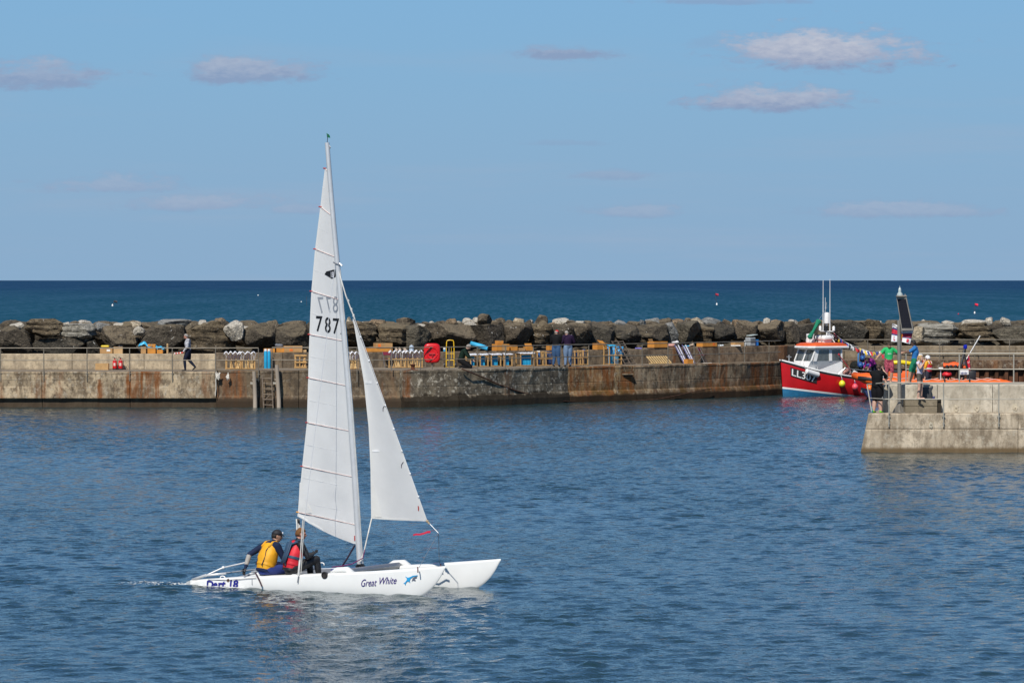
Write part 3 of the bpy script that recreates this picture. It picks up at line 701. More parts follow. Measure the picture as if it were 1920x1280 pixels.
CREST = [(18, 46, 602, 612, 'pale'), (2, 24, 602, 618, 'brown'), (40, 58, 604, 620, 'tan'), (116, 136, 602, 612, 'pale'), (128, 146, 600, 612, 'brown'), (146, 173, 598, 614, 'pale'), (172, 206, 602, 613, 'grey'), (204, 240, 603, 616, 'pale'), (190, 222, 601, 609, 'brown'), (238, 266, 600, 612, 'cream'), (262, 298, 602, 620, 'brown'),
  (322, 348, 598, 606, 'pale'), (372, 392, 598, 606, 'pale'), (402, 424, 594, 606, 'tan'), (412, 428, 600, 608, 'pale'), (505, 522, 598, 610, 'brown'), (520, 566, 600, 612, 'brown'), (565, 586, 606, 616, 'grey'), (447, 470, 609, 616, 'pale'), (630, 650, 600, 618, 'brown'),
  (647, 662, 592, 610, 'cream'), (684, 728, 597, 610, 'tan'), (662, 690, 604, 615, 'brown'), (744, 778, 593, 610, 'brown'), (726, 748, 603, 614, 'tan'), (776, 804, 605, 618, 'pale'), (804, 819, 600, 609, 'pale'), (805, 817, 608, 617, 'pale'), (789, 806, 601, 612, 'brown'), (816, 842, 599, 612, 'brown'), (836, 862, 595, 610, 'tan'), (852, 870, 600, 607, 'pale'),
  (866, 892, 594, 606, 'pale'), (868, 898, 601, 612, 'pale'), (886, 908, 593, 601, 'pale'), (889, 920, 596, 609, 'pale'), (896, 921, 586, 598, 'brown'), (908, 930, 601, 610, 'pale'), (926, 952, 594, 608, 'brown'), (944, 965, 598, 610, 'brown'), (961, 984, 594, 609, 'cream'), (980, 990, 606, 613, 'pale'), (985, 1002, 598, 606, 'brown'), (992, 1000, 597, 602, 'pale'),
  (1003, 1026, 588, 606, 'brown'), (1022, 1046, 602, 616, 'orange'), (1036, 1069, 594, 611, 'pale'), (1060, 1084, 604, 616, 'cream'), (1078, 1096, 600, 610, 'pale'), (1094, 1112, 599, 610, 'brown'), (1112, 1150, 600, 610, 'brown'), (1150, 1174, 598, 608, 'grey'), (1172, 1200, 600, 610, 'brown'), (1178, 1200, 602, 612, 'cream'), (1198, 1212, 598, 608, 'grey'),
  (1209, 1238, 594, 608, 'grey'), (1205, 1246, 602, 612, 'grey'), (1234, 1262, 594, 610, 'brown'), (1258, 1284, 596, 608, 'tan'), (1280, 1302, 594, 606, 'brown'), (1295, 1318, 593, 607, 'cream'), (1314, 1358, 593, 609, 'grey'), (1352, 1374, 596, 610, 'brown'), (1372, 1392, 597, 608, 'tan'), (1388, 1404, 600, 608, 'grey'), (1404, 1430, 600, 610, 'brown'),
  (1428, 1445, 594, 604, 'pale'), (1443, 1478, 597, 608, 'tan'), (1476, 1498, 597, 607, 'pale'), (1494, 1524, 595, 610, 'brown'), (1522, 1556, 597, 608, 'tan'), (1560, 1604, 599, 608, 'cream'), (1600, 1640, 599, 608, 'brown'), (1642, 1656, 600, 606, 'pale'), (1654, 1704, 598, 610, 'brown'), (1702, 1764, 599, 612, 'brown'), (1726, 1734, 597, 602, 'pale'),
  (1762, 1798, 599, 610, 'pale'), (1802, 1856, 597, 608, 'pale'), (1848, 1864, 593, 601, 'pale'), (1852, 1904, 597, 613, 'brown'), (1876, 1897, 593, 602, 'pale'), (1898, 1945, 598, 612, 'dark')]
for i, (a, b, c, d, k) in enumerate(CREST):
    d2 = d + 12; c = c + 1.5
    rock(a, b, c, d2, k, crest_label((a + b) / 2, c, k, b - a), 500 + i, dD=4.2 + 1.2 * ((i * 7) % 3) / 2, sq=3.6, res=7, facets=10, depth=max(.6, (b - a) * .026), tilt=((i * 37) % 50) - 25, group='stones on the breakwater crest')
# second rank and core behind the front stones
rr = random.Random(5)
px = -60; i = 0
while px < 1990:
    w = rr.uniform(45, 80); k = rr.choice(['dark', 'brown', 'brown', 'layer', 'black'])
    rock(px, px + w, 600.5 + rr.uniform(-1.5, 4.5), 652, k, ' '.join(crest_label(px + w / 2, 606, k, w).replace('on the crest', 'in the second rank').replace('along the skyline', 'under the crest').split()[:16]), 900 + i, dD=4.4, res=8, sq=4.5, group='boulders of the second rank')
    px += w * rr.uniform(.72, .9); i += 1
g = []
for j in range(9):
    row = []
    for i in range(150):
        px = -420 + i * 17; D = parD(px) + 1.3 + j * 1.9; z = [1.2, 2.3, 2.9, 3.15, 3.2, 2.8, 1.8, .6, -.8][j]
        p = Vector(((px - 960) * parD(px) / F, D, z)); p.z += .35 * noise.noise(p * .9) ; p.y += .4 * noise.noise(p * .7 + Vector((9, 9, 9)))
        row.append(p)
    g.append(row)
mb = MB(); mb.sheet(g); structure(mb.build('breakwater_core', RM['black'], recalc=False))
# ------------------------------------------------------------------ pier head on the right
PD = 133.7; pierO = Vector((X(1770, PD), PD, 0))
pier_low = concrete('pier_concrete', (0.60, 0.50, 0.365), (0.19, 0.145, 0.095), rust=.12, streak=.6, lichen=.35, wet_z=.17, wet_soft=.03, wet_col=(0.13, 0.085, 0.04), rust_col=(.2, .12, .05), seed=31)
pier_up = concrete('pier_upper_concrete', (0.60, 0.54, 0.43), (0.32, 0.275, 0.205), rust=.03, streak=.45, lichen=.2, wet_z=-3, seed=35)
pier_block = concrete('step_block_concrete', (0.27, 0.225, 0.155), (0.17, 0.14, 0.095), rust=.05, streak=.35, lichen=.12, wet_z=-3, seed=37)
pier = thing('pier', 'pale stained concrete pier head at the right with a lower ledge and upper wall', 'pier', pierO)
RIGHT = X(2140, PD) - pierO.x
def pier_course(z0, z1, xl0, xl1, yf0, yf1, xr, m, name='wall_course', yb=1.16, round_=.04, xs=None, slant=0.0):
    xs0 = xl0 if xs is None else xs; k = max(3, int((xr - xs0) / .4)); rings = []
    for i in range(k + 1):
        f = i / k; ring = []
        for (z, y) in ((z0, yf0), (lerp(z0, z1, .5), lerp(yf0, yf1, .5)), (z1 - round_, yf1), (z1, yf1 + round_), (z1, yb), (z0, yb)):
            left = lerp(xl0, xl1, (z - z0) / (z1 - z0)) if xs is None else xs
            x = lerp(left + slant * max(0, y - yf1), xr, f)
            ring.append(Vector((x, y + .015 * noise.noise(Vector((x * 1.7, z * 2, 5))), z + (.012 * noise.noise(Vector((x * 2, 1, z))) if z > .5 else 0))))
        rings.append(ring)
    mb = MB(); mb.loft(rings); return mb.build(name, m, pier)
def lx(px, D=PD): return X(px, D) - pierO.x
pier_course(-1.5, .822, lx(1596.5), lx(1623), -.16, -.02, lx(1908.5), pier_low, slant=.16)
pier_course(.838, 1.36, lx(1623.2), lx(1629), -.01, .02, lx(1909), pier_low, slant=.16)
pier_course(-1.5, .80, 0, 0, -.13, .0, RIGHT, pier_low, xs=lx(1909.5))
pier_course(.815, 1.345, 0, 0, .0, .03, RIGHT, pier_low, xs=lx(1910))
for a, b in ((1655, 1757.5), (1758.5, 1861), (1862, 2000), (2001, 2140)):
    pier_course(1.30, 2.33, 0, 0, 1.12, 1.14, lx(b, PD + 1.1), pier_up, name='upper_wall', yb=4.4, xs=lx(a, PD + 1.1), slant=.16 if a == 1655 else 0)
pier_course(-1.5, 1.33, lx(1632), lx(1642), 1.17, 1.17, RIGHT, pier_low, yb=4.6, slant=.16)
# cast-in lifting sockets and scars on the faces
scar = mat('pale_scar', (.5, .44, .33), .9)
for (px, y) in ((1793, 765), (1904, 765), (1746, 796), (1832, 764.5)):
    p = at(px, y, PD - .03 if y > 780 else PD + 1.1) - pierO
    mb = MB(); rs = random.Random(px)
    mb.prism([p + Vector((.10 * rs.uniform(.5, 1.1) * math.cos(a), -.004, .13 * rs.uniform(.5, 1.1) * math.sin(a))) for a in [2 * math.pi * k / 11 for k in range(11)]], (0, .05, 0)); sc_ = mb.build('chip_scar', scar, pier)
    mb = MB(); mb.prism([p + Vector((.03 * math.cos(a), -.007, .03 * math.sin(a) - .01)) for a in [2 * math.pi * k / 7 for k in range(7)]], (0, .05, 0)); mb.build('socket_hole', mat('socket_dark', (.22, .18, .13), .9), sc_)
# the step block the girl stands on
sb = thing('step_block', 'two-course concrete step block against the upper pier wall, under the girl', 'step', at(1729, 774, PD + .62))
for z, h in ((.115, .235), (.355, .225)):
    mb = MB(); mb.bbox((-.04, .2, z), (1.12, .72, h), .012); mb.build('step_course', pier_block, sb)
mb = MB(); mb.bbox((.60, .24, .24), (.14, .6, .47), .01); mb.build('side_post', mat('dark_timber', (.05, .042, .03), .9, bump=.4), sb)
mb = MB(); mb.bbox((-.02, .0, 0), (.50, .3, .28), .02); o = mb.build('electric_box', mat('box_dark', (.04, .042, .045), .6), None)
tag(o, 'dark grey box on the pier wall behind the girl', 'box'); o.location = at(1738, 740, PD + 1.0); o.scale = (.62, .5, 1.9)
# ------------------------------------------------------------------ people
SKIN = mat('skin', (.55, .335, .245), .55, var=.10, scale=20)
SKIN2 = mat('skin_tanned', (.44, .245, .16), .55, var=.10, scale=20)
SKIND = mat('skin_dark', (.12, .065, .042), .55, var=.10, scale=20)
EYE = mat('eye_dark', (.03, .02, .018), .3); LIP = mat('lips', (.36, .14, .12), .5)
STAND = dict(pelvis=(0, 0, .95), chest=(0, .0, 1.25), neck=(0, -.01, 1.46), head=(0, .03, 1.61), shl=(-.185, -.01, 1.40), shr=(.185, -.01, 1.40),
             ell=(-.24, -.03, 1.13), elr=(.24, -.03, 1.13), wrl=(-.25, .05, .89), wrr=(.25, .05, .89),
             hpl=(-.09, 0, .92), hpr=(.09, 0, .92), knl=(-.10, .03, .50), knr=(.10, .03, .50), anl=(-.10, -.02, .09), anr=(.10, -.02, .09), look=(0, 1, 0), tol=None, tor=None)
def person(label, loc, rotz, pose, wear, hair=None, cap=None, helmet=None, vest=None, size=1.0, puff=0.0, thin=1.0, face=SKIN, name='person', group=None, extra=None, longhair=False):
    J = dict(STAND); J.update(pose)
    J = {k: (Vector(v) if v is not None else None) for k, v in J.items()}
    root = thing(name, label, 'person', loc, rotz, group); root.scale = (size,) * 3
    mb = MB(); segs = []            # seg: (region, a, b, ra, rb)
    def limb(reg, a, b, ra, rb, n=12):
        a, b = Vector(a), Vector(b)
        k = 5; mb.tube([a.lerp(b, i / k) for i in range(k + 1)], [lerp(ra, rb, i / k) + .18 * ra * math.sin(math.pi * i / k) * (1 if reg in ('shin', 'thigh', 'forearm') else .4) for i in range(k + 1)], n)
        mb.ball(a, ra, 10, 8); mb.ball(b, rb, 10, 8); segs.append((reg, a, b, ra, rb))
    lat_s = (J['shr'] - J['shl']).normalized(); lat_h = (J['hpr'] - J['hpl']).normalized()
    spine = [(J['pelvis'] + Vector((0, 0, -.10)), .135, .105, 0), (J['pelvis'], .165, .120, .1), (J['pelvis'].lerp(J['chest'], .45), .145, .105, .4), (J['chest'], .172, .122, .75),
             (J['chest'].lerp(J['neck'], .55), .175, .108, 1), (J['chest'].lerp(J['neck'], .85), .11, .08, 1), (J['neck'], .06, .06, 1)]
    rings = []
    for i, (p, w, d, t) in enumerate(spine):
        a = spine[max(i - 1, 0)][0]; b = spine[min(i + 1, len(spine) - 1)][0]; ax = (b - a).normalized()
        lat = lat_h.lerp(lat_s, t); lat = (lat - ax * lat.dot(ax)).normalized(); dep = ax.cross(lat)
        pf = (puff if 0 < i < 5 else 0)
        rings.append([p + lat * (w * thin + pf) * math.cos(q) + dep * (d * thin + pf) * math.sin(q) for q in [2 * math.pi * k / 16 for k in range(16)]])
    mb.loft(rings)
    segs.append(('pelvis', J['hpl'], J['hpr'], .12, .12)); segs.append(('pelvis', J['pelvis'] + Vector((0, 0, -.08)), J['pelvis'], .13, .13))
    segs.append(('torso', J['pelvis'].lerp(J['chest'], .3), J['chest'].lerp(J['neck'], .7), .14, .14)); segs.append(('torso', J['shl'], J['shr'], .065, .065))
    segs.append(('neck', J['neck'], J['head'] + Vector((0, 0, -.07)), .05, .05))
    mb.tube([J['chest'].lerp(J['neck'], .7), J['neck'], J['head'] + Vector((0, 0, -.04))], [.075, .056, .056], 10)
    mb.tube([J['shl'], J['shl'].lerp(J['shr'], .5) + Vector((0, 0, .02)), J['shr']], [.062 + puff, .08, .062 + puff], 10)
    for s in 'lr':
        limb('uparm', J['sh' + s], J['el' + s], (.056 + puff) * thin, (.042 + puff * .7) * thin); limb('forearm', J['el' + s], J['wr' + s], (.042 + puff * .6) * thin, .028)
        limb('thigh', J['hp' + s], J['kn' + s], (.085 + puff) * thin, (.058 + puff) * thin); limb('shin', J['kn' + s], J['an' + s], (.056 + puff * .5) * thin, (.038 + puff * .3))
        hd = (J['wr' + s] - J['el' + s]).normalized(); pc = J['wr' + s] + hd * .055
        mb.tube([J['wr' + s], pc, pc + hd * .035], [.026, .04, .034], 10, flat=.55); segs.append(('hand', J['wr' + s] + hd * .03, pc + hd * .1, .03, .03))
        to = J['to' + s]
        fdir = (to if to is not None else Vector((0, 1, -.12))).normalized()
        an = J['an' + s]; heel = an - fdir * .045 + Vector((0, 0, -.035)); toe = an + fdir * .17 + Vector((0, 0, -.045))
        mb.tube([heel - fdir * .01, heel + fdir * .05, an + fdir * .1 + Vector((0, 0, -.035)), toe], [.032, .045, .046, .025], 10, flat=.8); mb.ball(an + Vector((0, 0, -.02)), .043, 10, 8)
        segs.append(('foot', heel, toe, .045, .04))
    lk = J['look'].normalized(); upv = Vector((0, 0, 1)); rt = lk.cross(upv).normalized(); up = rt.cross(lk).normalized()
    B = Matrix((rt, lk, up)).transposed(); hc = J['head']
    def hp(x, y, z): return hc + B @ Vector((x, y, z))
    mb.ball(hc, (.074, .094, .112), 16, 12, rot=B); mb.ball(hp(0, .028, -.062), (.052, .058, .055), 12, 8, rot=B)
    mb.tube([hp(0, .088, .022), hp(0, .112, -.022), hp(0, .088, -.03)], [.008, .017, .012], 8); mb.ball(hp(0, .088, -.055), (.024, .012, .011), 8, 6, rot=B)
    for s in (-1, 1): mb.ball(hp(s * .076, -.005, -.005), (.012, .022, .032), 8, 6, rot=B); mb.ball(hp(s * .03, .08, .028), (.024, .014, .008), 8, 6, rot=B)
    segs.append(('head', hp(0, 0, -.05), hp(0, 0, .04), .085, .09))
    me = bpy.data.meshes.new('tmp'); me.from_pydata(mb.v, [], mb.f)
    bm = bmesh.new(); bm.from_mesh(me); bmesh.ops.recalc_face_normals(bm, faces=bm.faces); bm.to_mesh(me); bm.free()
    tmp = bpy.data.objects.new('tmp', me); COL.objects.link(tmp)
    md = tmp.modifiers.new('r', 'REMESH'); md.mode = 'VOXEL'; md.voxel_size = .0135
    sm = tmp.modifiers.new('s', 'SMOOTH'); sm.iterations = 3; sm.factor = .5
    dg = bpy.context.evaluated_depsgraph_get(); dg.update()
    m2 = bpy.data.meshes.new_from_object(tmp.evaluated_get(dg)); bpy.data.objects.remove(tmp); bpy.data.meshes.remove(me)
    co = np.empty(len(m2.vertices) * 3); m2.vertices.foreach_get('co', co); co = co.reshape(-1, 3)
    out = MB(); out.v = [tuple(c) for c in co]; out.f = [list(p.vertices) for p in m2.polygons]; out.mi = [0] * len(out.f)
    cen = np.array([co[f].mean(0) for f in out.f]); best = None; bi = None; bt = None
    for i, (reg, a, b, ra, rb) in enumerate(segs):
        a = np.array(a); d = np.array(b) - a; L = max((d * d).sum(), 1e-9)
        t = np.clip(((cen - a) @ d) / L, 0, 1); dist = np.linalg.norm(cen - (a + t[:, None] * d), axis=1) - (ra + (rb - ra) * t)
        if best is None: best, bi, bt = dist.copy(), np.zeros(len(cen), int), t.copy()
        else:
            k = dist < best; best[k] = dist[k]; bi[k] = i; bt[k] = t[k]
    mats = []
    def mid(m):
        if m not in mats: mats.append(m)
        return mats.index(m)
    hB = np.array(B); hl = (cen - np.array(hc)) @ hB
    for q in range(len(out.f)):
        reg = segs[bi[q]][0]; w = face if reg in ('head', 'neck') else wear.get(reg, face)
        if isinstance(w, tuple): w = w[0] if bt[q] < w[1] else w[2]
        if reg == 'torso' and 'front' in wear: pass
        if reg == 'head':
            x, y, z = hl[q]
            if y > .055 and abs(abs(x) - .031) < .013 and abs(z - .008) < .009: w = EYE
            elif y > .055 and abs(x) < .024 and abs(z + .058) < .008: w = LIP
        out.mi[q] = mid(w)
    hm = wear.get('hand', face); out.cur = mid(hm)
    for s in 'lr':                      # four fingers and a thumb on each hand, loosely curled
        hd = (J['wr' + s] - J['el' + s]).normalized(); pl = hd.cross(Vector((0, 0, 1)) if abs(hd.z) < .8 else Vector((1, 0, 0))).normalized(); cu = pl.cross(hd).normalized()
        if s == 'l': pl = -pl
        b0 = J['wr' + s] + hd * .075
        for k, (o, L) in enumerate(((-.026, .072), (-.009, .082), (.009, .076), (.025, .060))):
            p = b0 + pl * o; out.tube([p, p + hd * L * .45, p + hd * L * .8 + cu * L * .22, p + hd * L * .9 + cu * L * .5], [.010, .0095, .0085, .006], 6)
        p = J['wr' + s] + hd * .03 - pl * .028; out.tube([p, p - pl * .03 + hd * .03, p - pl * .034 + hd * .06 + cu * .012], [.012, .011, .008], 6)
    bpy.data.meshes.remove(m2)
    body = out.build('body', mats, root, smooth=True, recalc=False)
    def shell(nm, m, rx, ry, rz, keep, off=(0, 0, 0)):
        bm = bmesh.new(); bmesh.ops.create_uvsphere(bm, u_segments=18, v_segments=12, radius=1)
        bmesh.ops.delete(bm, geom=[f for f in bm.faces if not keep(*f.calc_center_median())], context='FACES')
        for v in bm.verts:
            n = 1 + .05 * noise.noise(v.co * 5); v.co = hp(v.co.x * rx * n + off[0], v.co.y * ry * n + off[1], v.co.z * rz * n + off[2])
        sd = bmesh.ops.solidify(bm, geom=bm.faces[:], thickness=-.006)
        me = bpy.data.meshes.new(nm); bm.to_mesh(me); bm.free(); me.materials.append(m)
        for p in me.polygons: p.use_smooth = True
        o = bpy.data.objects.new(nm, me); COL.objects.link(o); o.parent = root; return o
    if hair: shell('hair', hair, .083, .102, .121, lambda x, y, z: z > .22 + .42 * y if y > 0 else z > -.42 + .55 * (1 + y) * .6)
    if longhair:
        h = MB(); h.tube([hp(0, -.05, .09), hp(0, -.095, .0), hp(0, -.10, -.10), hp(0, -.085, -.22), hp(0, -.07, -.30)], [.06, .075, .075, .06, .02], 12, flat=.6); h.build('long_hair', hair, root, smooth=True)
        for s in (-1, 1):
            h = MB(); h.tube([hp(s * .06, .02, .06), hp(s * .08, .0, -.03), hp(s * .075, -.01, -.14), hp(s * .07, -.01, -.22)], [.025, .028, .026, .01], 8); h.build('hair_lock', hair, root, smooth=True)
    if cap:
        c = shell('cap', cap, .086, .106, .118, lambda x, y, z: z > .30, (0, 0, .006))
        h = MB(); g = [[hp(x * .075, .075 + (.075 - .02 * x * x) * t, .047 - .018 * t - .012 * x * x) for t in (0, .5, 1)] for x in (-1, -.6, -.2, .2, .6, 1)]
        h.sheet(g, .006); h.build('peak', cap, c, smooth=30)
    if helmet:
        c = shell('helmet', helmet, .112, .132, .135, lambda x, y, z: z > (-.05 if y > .3 else -.5), (0, -.005, .012))
    if vest:
        vm, vtrim, prs = vest
        rg = []
        for i, (t0, w, d) in enumerate(((-.12, .165, .135), (.25, .185, .155), (.6, .205, .165), (.95, .20, .155), (1.22, .185, .135), (1.40, .145, .112), (1.52, .085, .085))):
            p = J['pelvis'].lerp(J['chest'], t0) if t0 <= 1 else J['chest'].lerp(J['neck'], (t0 - 1) * 2)
            ax = (J['neck'] - J['pelvis']).normalized(); lat = (lat_s - ax * lat_s.dot(ax)).normalized(); dep = ax.cross(lat)
            rg.append([p + lat * w * math.copysign(abs(math.cos(q)) ** .8, math.cos(q)) + dep * d * math.copysign(abs(math.sin(q)) ** .8, math.sin(q)) for q in [2 * math.pi * k / 20 for k in range(20)]])
        h = MB(); h.loft(rg, cap=True); v = h.build('life_vest', vm, root, smooth=40)
        for (tz, mt) in prs:                         # belts and panels round the vest
            i = min(range(6), key=lambda q: abs((-.12, .25, .6, .95, 1.22, 1.40)[q] - tz)); base = rg[i]; c0 = sum(base, Vector()) / 20
            ax = (J['neck'] - J['pelvis']).normalized()
            h = MB(); h.loft([[c0 + (p - c0) * 1.03 - ax * .025 for p in base], [c0 + (p - c0) * 1.045 for p in base], [c0 + (p - c0) * 1.03 + ax * .025 for p in base]]); h.build('vest_belt', mt, v, smooth=40)
        for s, sh in ((-1, J['shl']), (1, J['shr'])):
            ax = (J['neck'] - J['pelvis']).normalized(); lat = lat_s; dep = ax.cross(lat).normalized()
            q = J['neck'].lerp(sh, .55); h = MB()
            h.tube([q + dep * .10 - ax * .10, q + dep * .06 + ax * .015, q + ax * .035, q - dep * .07 + ax * .0, q - dep * .12 - ax * .10], [.045, .045, .045, .045, .045], 8, flat=.4); h.build('vest_strap', vtrim, v, smooth=True)
    if extra: extra(root, J, hp)
    return root
# ------------------------------------------------------------------ the catamaran
TH = R(29); CO, SI = math.cos(TH), math.sin(TH)
OX, OY = -3.21, 75.04
gel = mat('white_gelcoat', (.80, .80, .77), .22, var=.03, scale=3)
alu = mat('anodised_aluminium', (.66, .66, .65), .35, var=.06, metal=.35)
alu_d = mat('grey_aluminium', (.30, .31, .33), .4, var=.1, metal=.5)
cloth = mat('sail_cloth', (.83, .83, .815), .55, var=.035, scale=2.0, trans=.22, bump=.25, bscale=2.2)
cloth_w = mat('sail_reinforcement', (.80, .80, .775), .6, var=.03, trans=.15)
rope_w = mat('rope_white', (.62, .61, .57), .8); rope_d = mat('rope_dark', (.04, .03, .05), .8); rope_p = mat('rope_purple', (.16, .03, .12), .8)
black = mat('black_plastic', (.015, .015, .016), .45); red = mat('red_plastic', (.40, .035, .03), .5); pink = mat('batten_tape', (.66, .50, .46), .6)
num_m = mat('sail_number_black', (.008, .008, .009), .6); ghost = mat('sail_number_ghost', (.27, .29, .32), .6); blue_ink = mat('blue_lettering', (.02, .02, .22), .4); viol_ink = mat('violet_lettering', (.06, .03, .20), .4)
cyan_ink = mat('cyan_decal', (.02, .32, .62), .4); tramp_m = mat('trampoline_mesh', (.21, .22, .235), .85, scale=40)
cat = thing('catamaran', 'white two-hulled sailing catamaran with tall mainsail and small jib, sailing on the harbour', 'catamaran', (OX, OY, 0), -TH)
CM = Matrix.Translation((OX, OY, 0)) @ Matrix.Rotation(-TH, 4, 'Z'); CI = CM.inverted()
def W2C(p): return CI @ Vector(p)
def bl(px, y, ly):                   # photo pixel on the vertical plane ly of the boat -> (along, across, up)
    s = (px - 960) / F
    a = (s * (OY + CO * ly) - OX - SI * ly) / (CO + s * SI)
    Y = OY - SI * a + CO * ly
    return Vector((a, ly, H - (y - 525) * Y / F))
HY = 1.07
deck_tab = sorted((bl(px, y, -HY).x, bl(px, y, -HY).z) for px, y in ((362, 1093), (372, 1088), (450, 1082.5), (560, 1078), (620, 1075.5), (700, 1072), (760, 1068), (836, 1063)))
A0, A1 = deck_tab[0][0], deck_tab[-1][0]
keel_tab = [(A0, -.06), (A0 + .05, -.10), (A0 + 1, -.16), (bl(770, 1110, -HY).x, -.14)] + [tuple((bl(px, y, -HY).x, bl(px, y, -HY).z)) for px, y in ((797, 1114), (807, 1106), (816, 1097), (825, 1084), (832, 1071), (836, 1063.4))]
def hull_w(a):
    t = (a - A0) / (A1 - A0)
    return .175 * min(1, (1 - t) / .42 + .02) ** .75 * (.72 + .28 * min(1, t / .25))
def side_y(a, z):                    # half width of a hull at height z
    zd = interp(deck_tab, a); zk = interp(keel_tab, a)
    d = min(1, max(0, (zd - z) / max(zd - zk, 1e-4)))
    return hull_w(a) * (1 - d ** 3.2) ** .6 * (1 - .10 * (1 - d) ** 2)
def make_hull():
    rings = []; N = 70; M = 24
    for i in range(N + 1):
        t = i / N; a = A0 + (A1 - A0) * (1 - (1 - t) ** 1.6); a = min(a, A1 - 1e-3)
        zd, zk = interp(deck_tab, a), interp(keel_tab, a); w = hull_w(a)
        pts = []
        for k in range(M + 1):
            z = lerp(zd - .012, zk, (k / M) ** 1.0); pts.append((-side_y(a, z), z))
        ring = [Vector((a, y, z)) for y, z in pts] + [Vector((a, -y, z)) for y, z in pts[::-1][1:]]
        ring += [Vector((a, w * .8, zd + .004)), Vector((a, w * .4, zd + .016)), Vector((a, 0, zd + .02)), Vector((a, -w * .4, zd + .016)), Vector((a, -w * .8, zd + .004))]
        rings.append(ring)
    mb = MB(); mb.loft(rings); return mb
hull_near = make_hull().build('hull', gel, cat, smooth=45, loc=(0, -HY, 0))
hull_far = hull_near.copy(); COL.objects.link(hull_far); hull_far.location = (0, HY, 0)
def on_hull(px, y, off=.012):        # a point on the outer side of the near hull, in the hull's own frame
    p = bl(px, y, -HY - .15); return Vector((p.x, -side_y(p.x, p.z) - off, p.z))
def hull_text(body, px0, px1, y0, y1, m, slope=0.0, **kw):
    text_on(body, lambda u, v: on_hull(px0 + u * (px1 - px0), y1 - v * (y1 - y0) + slope * u), m, hull_near, fit=(1, 1), **kw)
hull_text('Dart 18', 385, 447, 1088, 1103.6, blue_ink, slope=-1.6, bold=.035, shear=.12)
hull_text('Great', 676.5, 705, 1086, 1099.5, viol_ink, slope=-1.2, shear=.4, bold=.0)
hull_text('White', 710, 741, 1082.5, 1095.5, viol_ink, slope=-1.2, shear=.4, bold=.0)
def decal(pts, m, name): mb = MB(); mb.add([on_hull(*p) for p in pts], [list(range(len(pts)))]); mb.build(name, m, hull_near, recalc=False)
decal([(756, 1080.5), (761, 1083), (768, 1082), (765.5, 1086.5), (764, 1091), (760, 1090), (757.5, 1094), (756.5, 1098), (755, 1094), (752.5, 1094), (756, 1092), (759, 1088), (759.5, 1084.5)], cyan_ink, 'fish_decal')
decal([(764, 1082.5), (770, 1079.5), (779, 1078.5), (779, 1080), (771, 1081.5), (766, 1085)], cyan_ink, 'fish_decal')
decal([(768, 1091), (770, 1084), (774, 1082), (778, 1081.5), (777, 1084), (772, 1085.5), (775, 1087), (775, 1089.5), (770, 1088.5)], mat('grey_decal', (.12, .13, .17), .4), 'fish_decal')
decal([(763.5, 1092), (765, 1090), (765.5, 1092.5)], cyan_ink, 'fish_decal')
# beams, trampoline, fairings
AB, AF = bl(480, 1079, -HY).x + .12, bl(690, 1066, 0).x + .12
zf = interp(deck_tab, AF) + .015; zr = interp(deck_tab, AB) + .03
mb = MB(); mb.tube([(AF, -HY, zf), (AF, HY, zf)], .055, 14, flat=1.2); mb.build('front_beam', alu_d, cat, smooth=40)
mb = MB(); mb.tube([(AB, -HY, zr), (AB, HY, zr)], .045, 14); mb.build('rear_beam', alu_d, cat, smooth=40)
mb = MB(); mb.sheet([[Vector((lerp(AB, AF - .05, i / 10), lerp(-HY + .1, HY - .1, j / 10), lerp(zr, zf, i / 10) - .02 - .03 * math.sin(math.pi * j / 10) * math.sin(math.pi * i / 10))) for j in range(11)] for i in range(11)], .006); mb.build('trampoline', tramp_m, cat, smooth=True)
mb = MB(); mb.tube([(lerp(AB, AF, .68), -.55, zf - .01), (lerp(AB, AF, .84), .1, zf + .0), (lerp(AB, AF, .8), .8, zf)], .05, 8, flat=.35); mb.build('toe_strap', mat('blue_webbing', (.025, .03, .25), .7), cat)
for ly in (-HY, HY):
    mb = MB(); mb.tube([(AF - .30, ly, zf - .02), (AF - .16, ly, zf + .035), (AF + .06, ly, zf + .05), (AF + .20, ly, zf - .01)], [.06, .10, .10, .06], 12, flat=.6); mb.build('beam_fairing', gel, cat, smooth=True)
    h = bl(608, 1078, -HY - .17); mb = MB(); mb.lathe((h.x, ly - side_y(h.x, h.z) + .012, h.z), [(.062, .03), (.07, -.03), (.05, -.034), (.044, -.02), (.0, -.016)], 16, axis='Y'); o = mb.build('hatch', mat('dark_hatch', (.03, .025, .022), .4), cat, smooth=40)
# mast
MAST_TAB = [(268, 613.6), (380, 622.3), (492, 632.4), (605, 643.6), (750, 655.3), (880, 664.4), (1060, 675.2)]
def mast_px(y):
    return (interp(MAST_TAB, y - 45) + interp(MAST_TAB, y) * 2 + interp(MAST_TAB, y + 45)) / 4 if 320 < y < 1010 else interp(MAST_TAB, y)
mf = bl(675.2, 1060, 0); mt = bl(613.6, 268, 0)
def mp_(t): y = 1060 - 792.0 * t; return bl(mast_px(y), y, 0)
def mast_w(y): return CM @ bl(mast_px(y), y, 0)
mb = MB(); ax = (mt - mf).normalized()
mb.tube([mp_(i / 24) for i in range(25)], [.064 - .019 * max(0, i - 8) / 16 for i in range(25)], 16); mast = mb.build('mast', alu, cat, smooth=40)
mb = MB(); mb.box(mf + Vector((0, 0, -.02)), (.16, .10, .05)); mb.lathe(mf + Vector((0, 0, -.01)), [(.075, 0), (.075, .03), (.05, .06)], 12); mb.build('mast_foot', black, mast)
mb = MB(); mb.tube([mt, mt + Vector((.02, 0, .17))], .006, 6); mb.build('vane_rod', rope_d, mast)
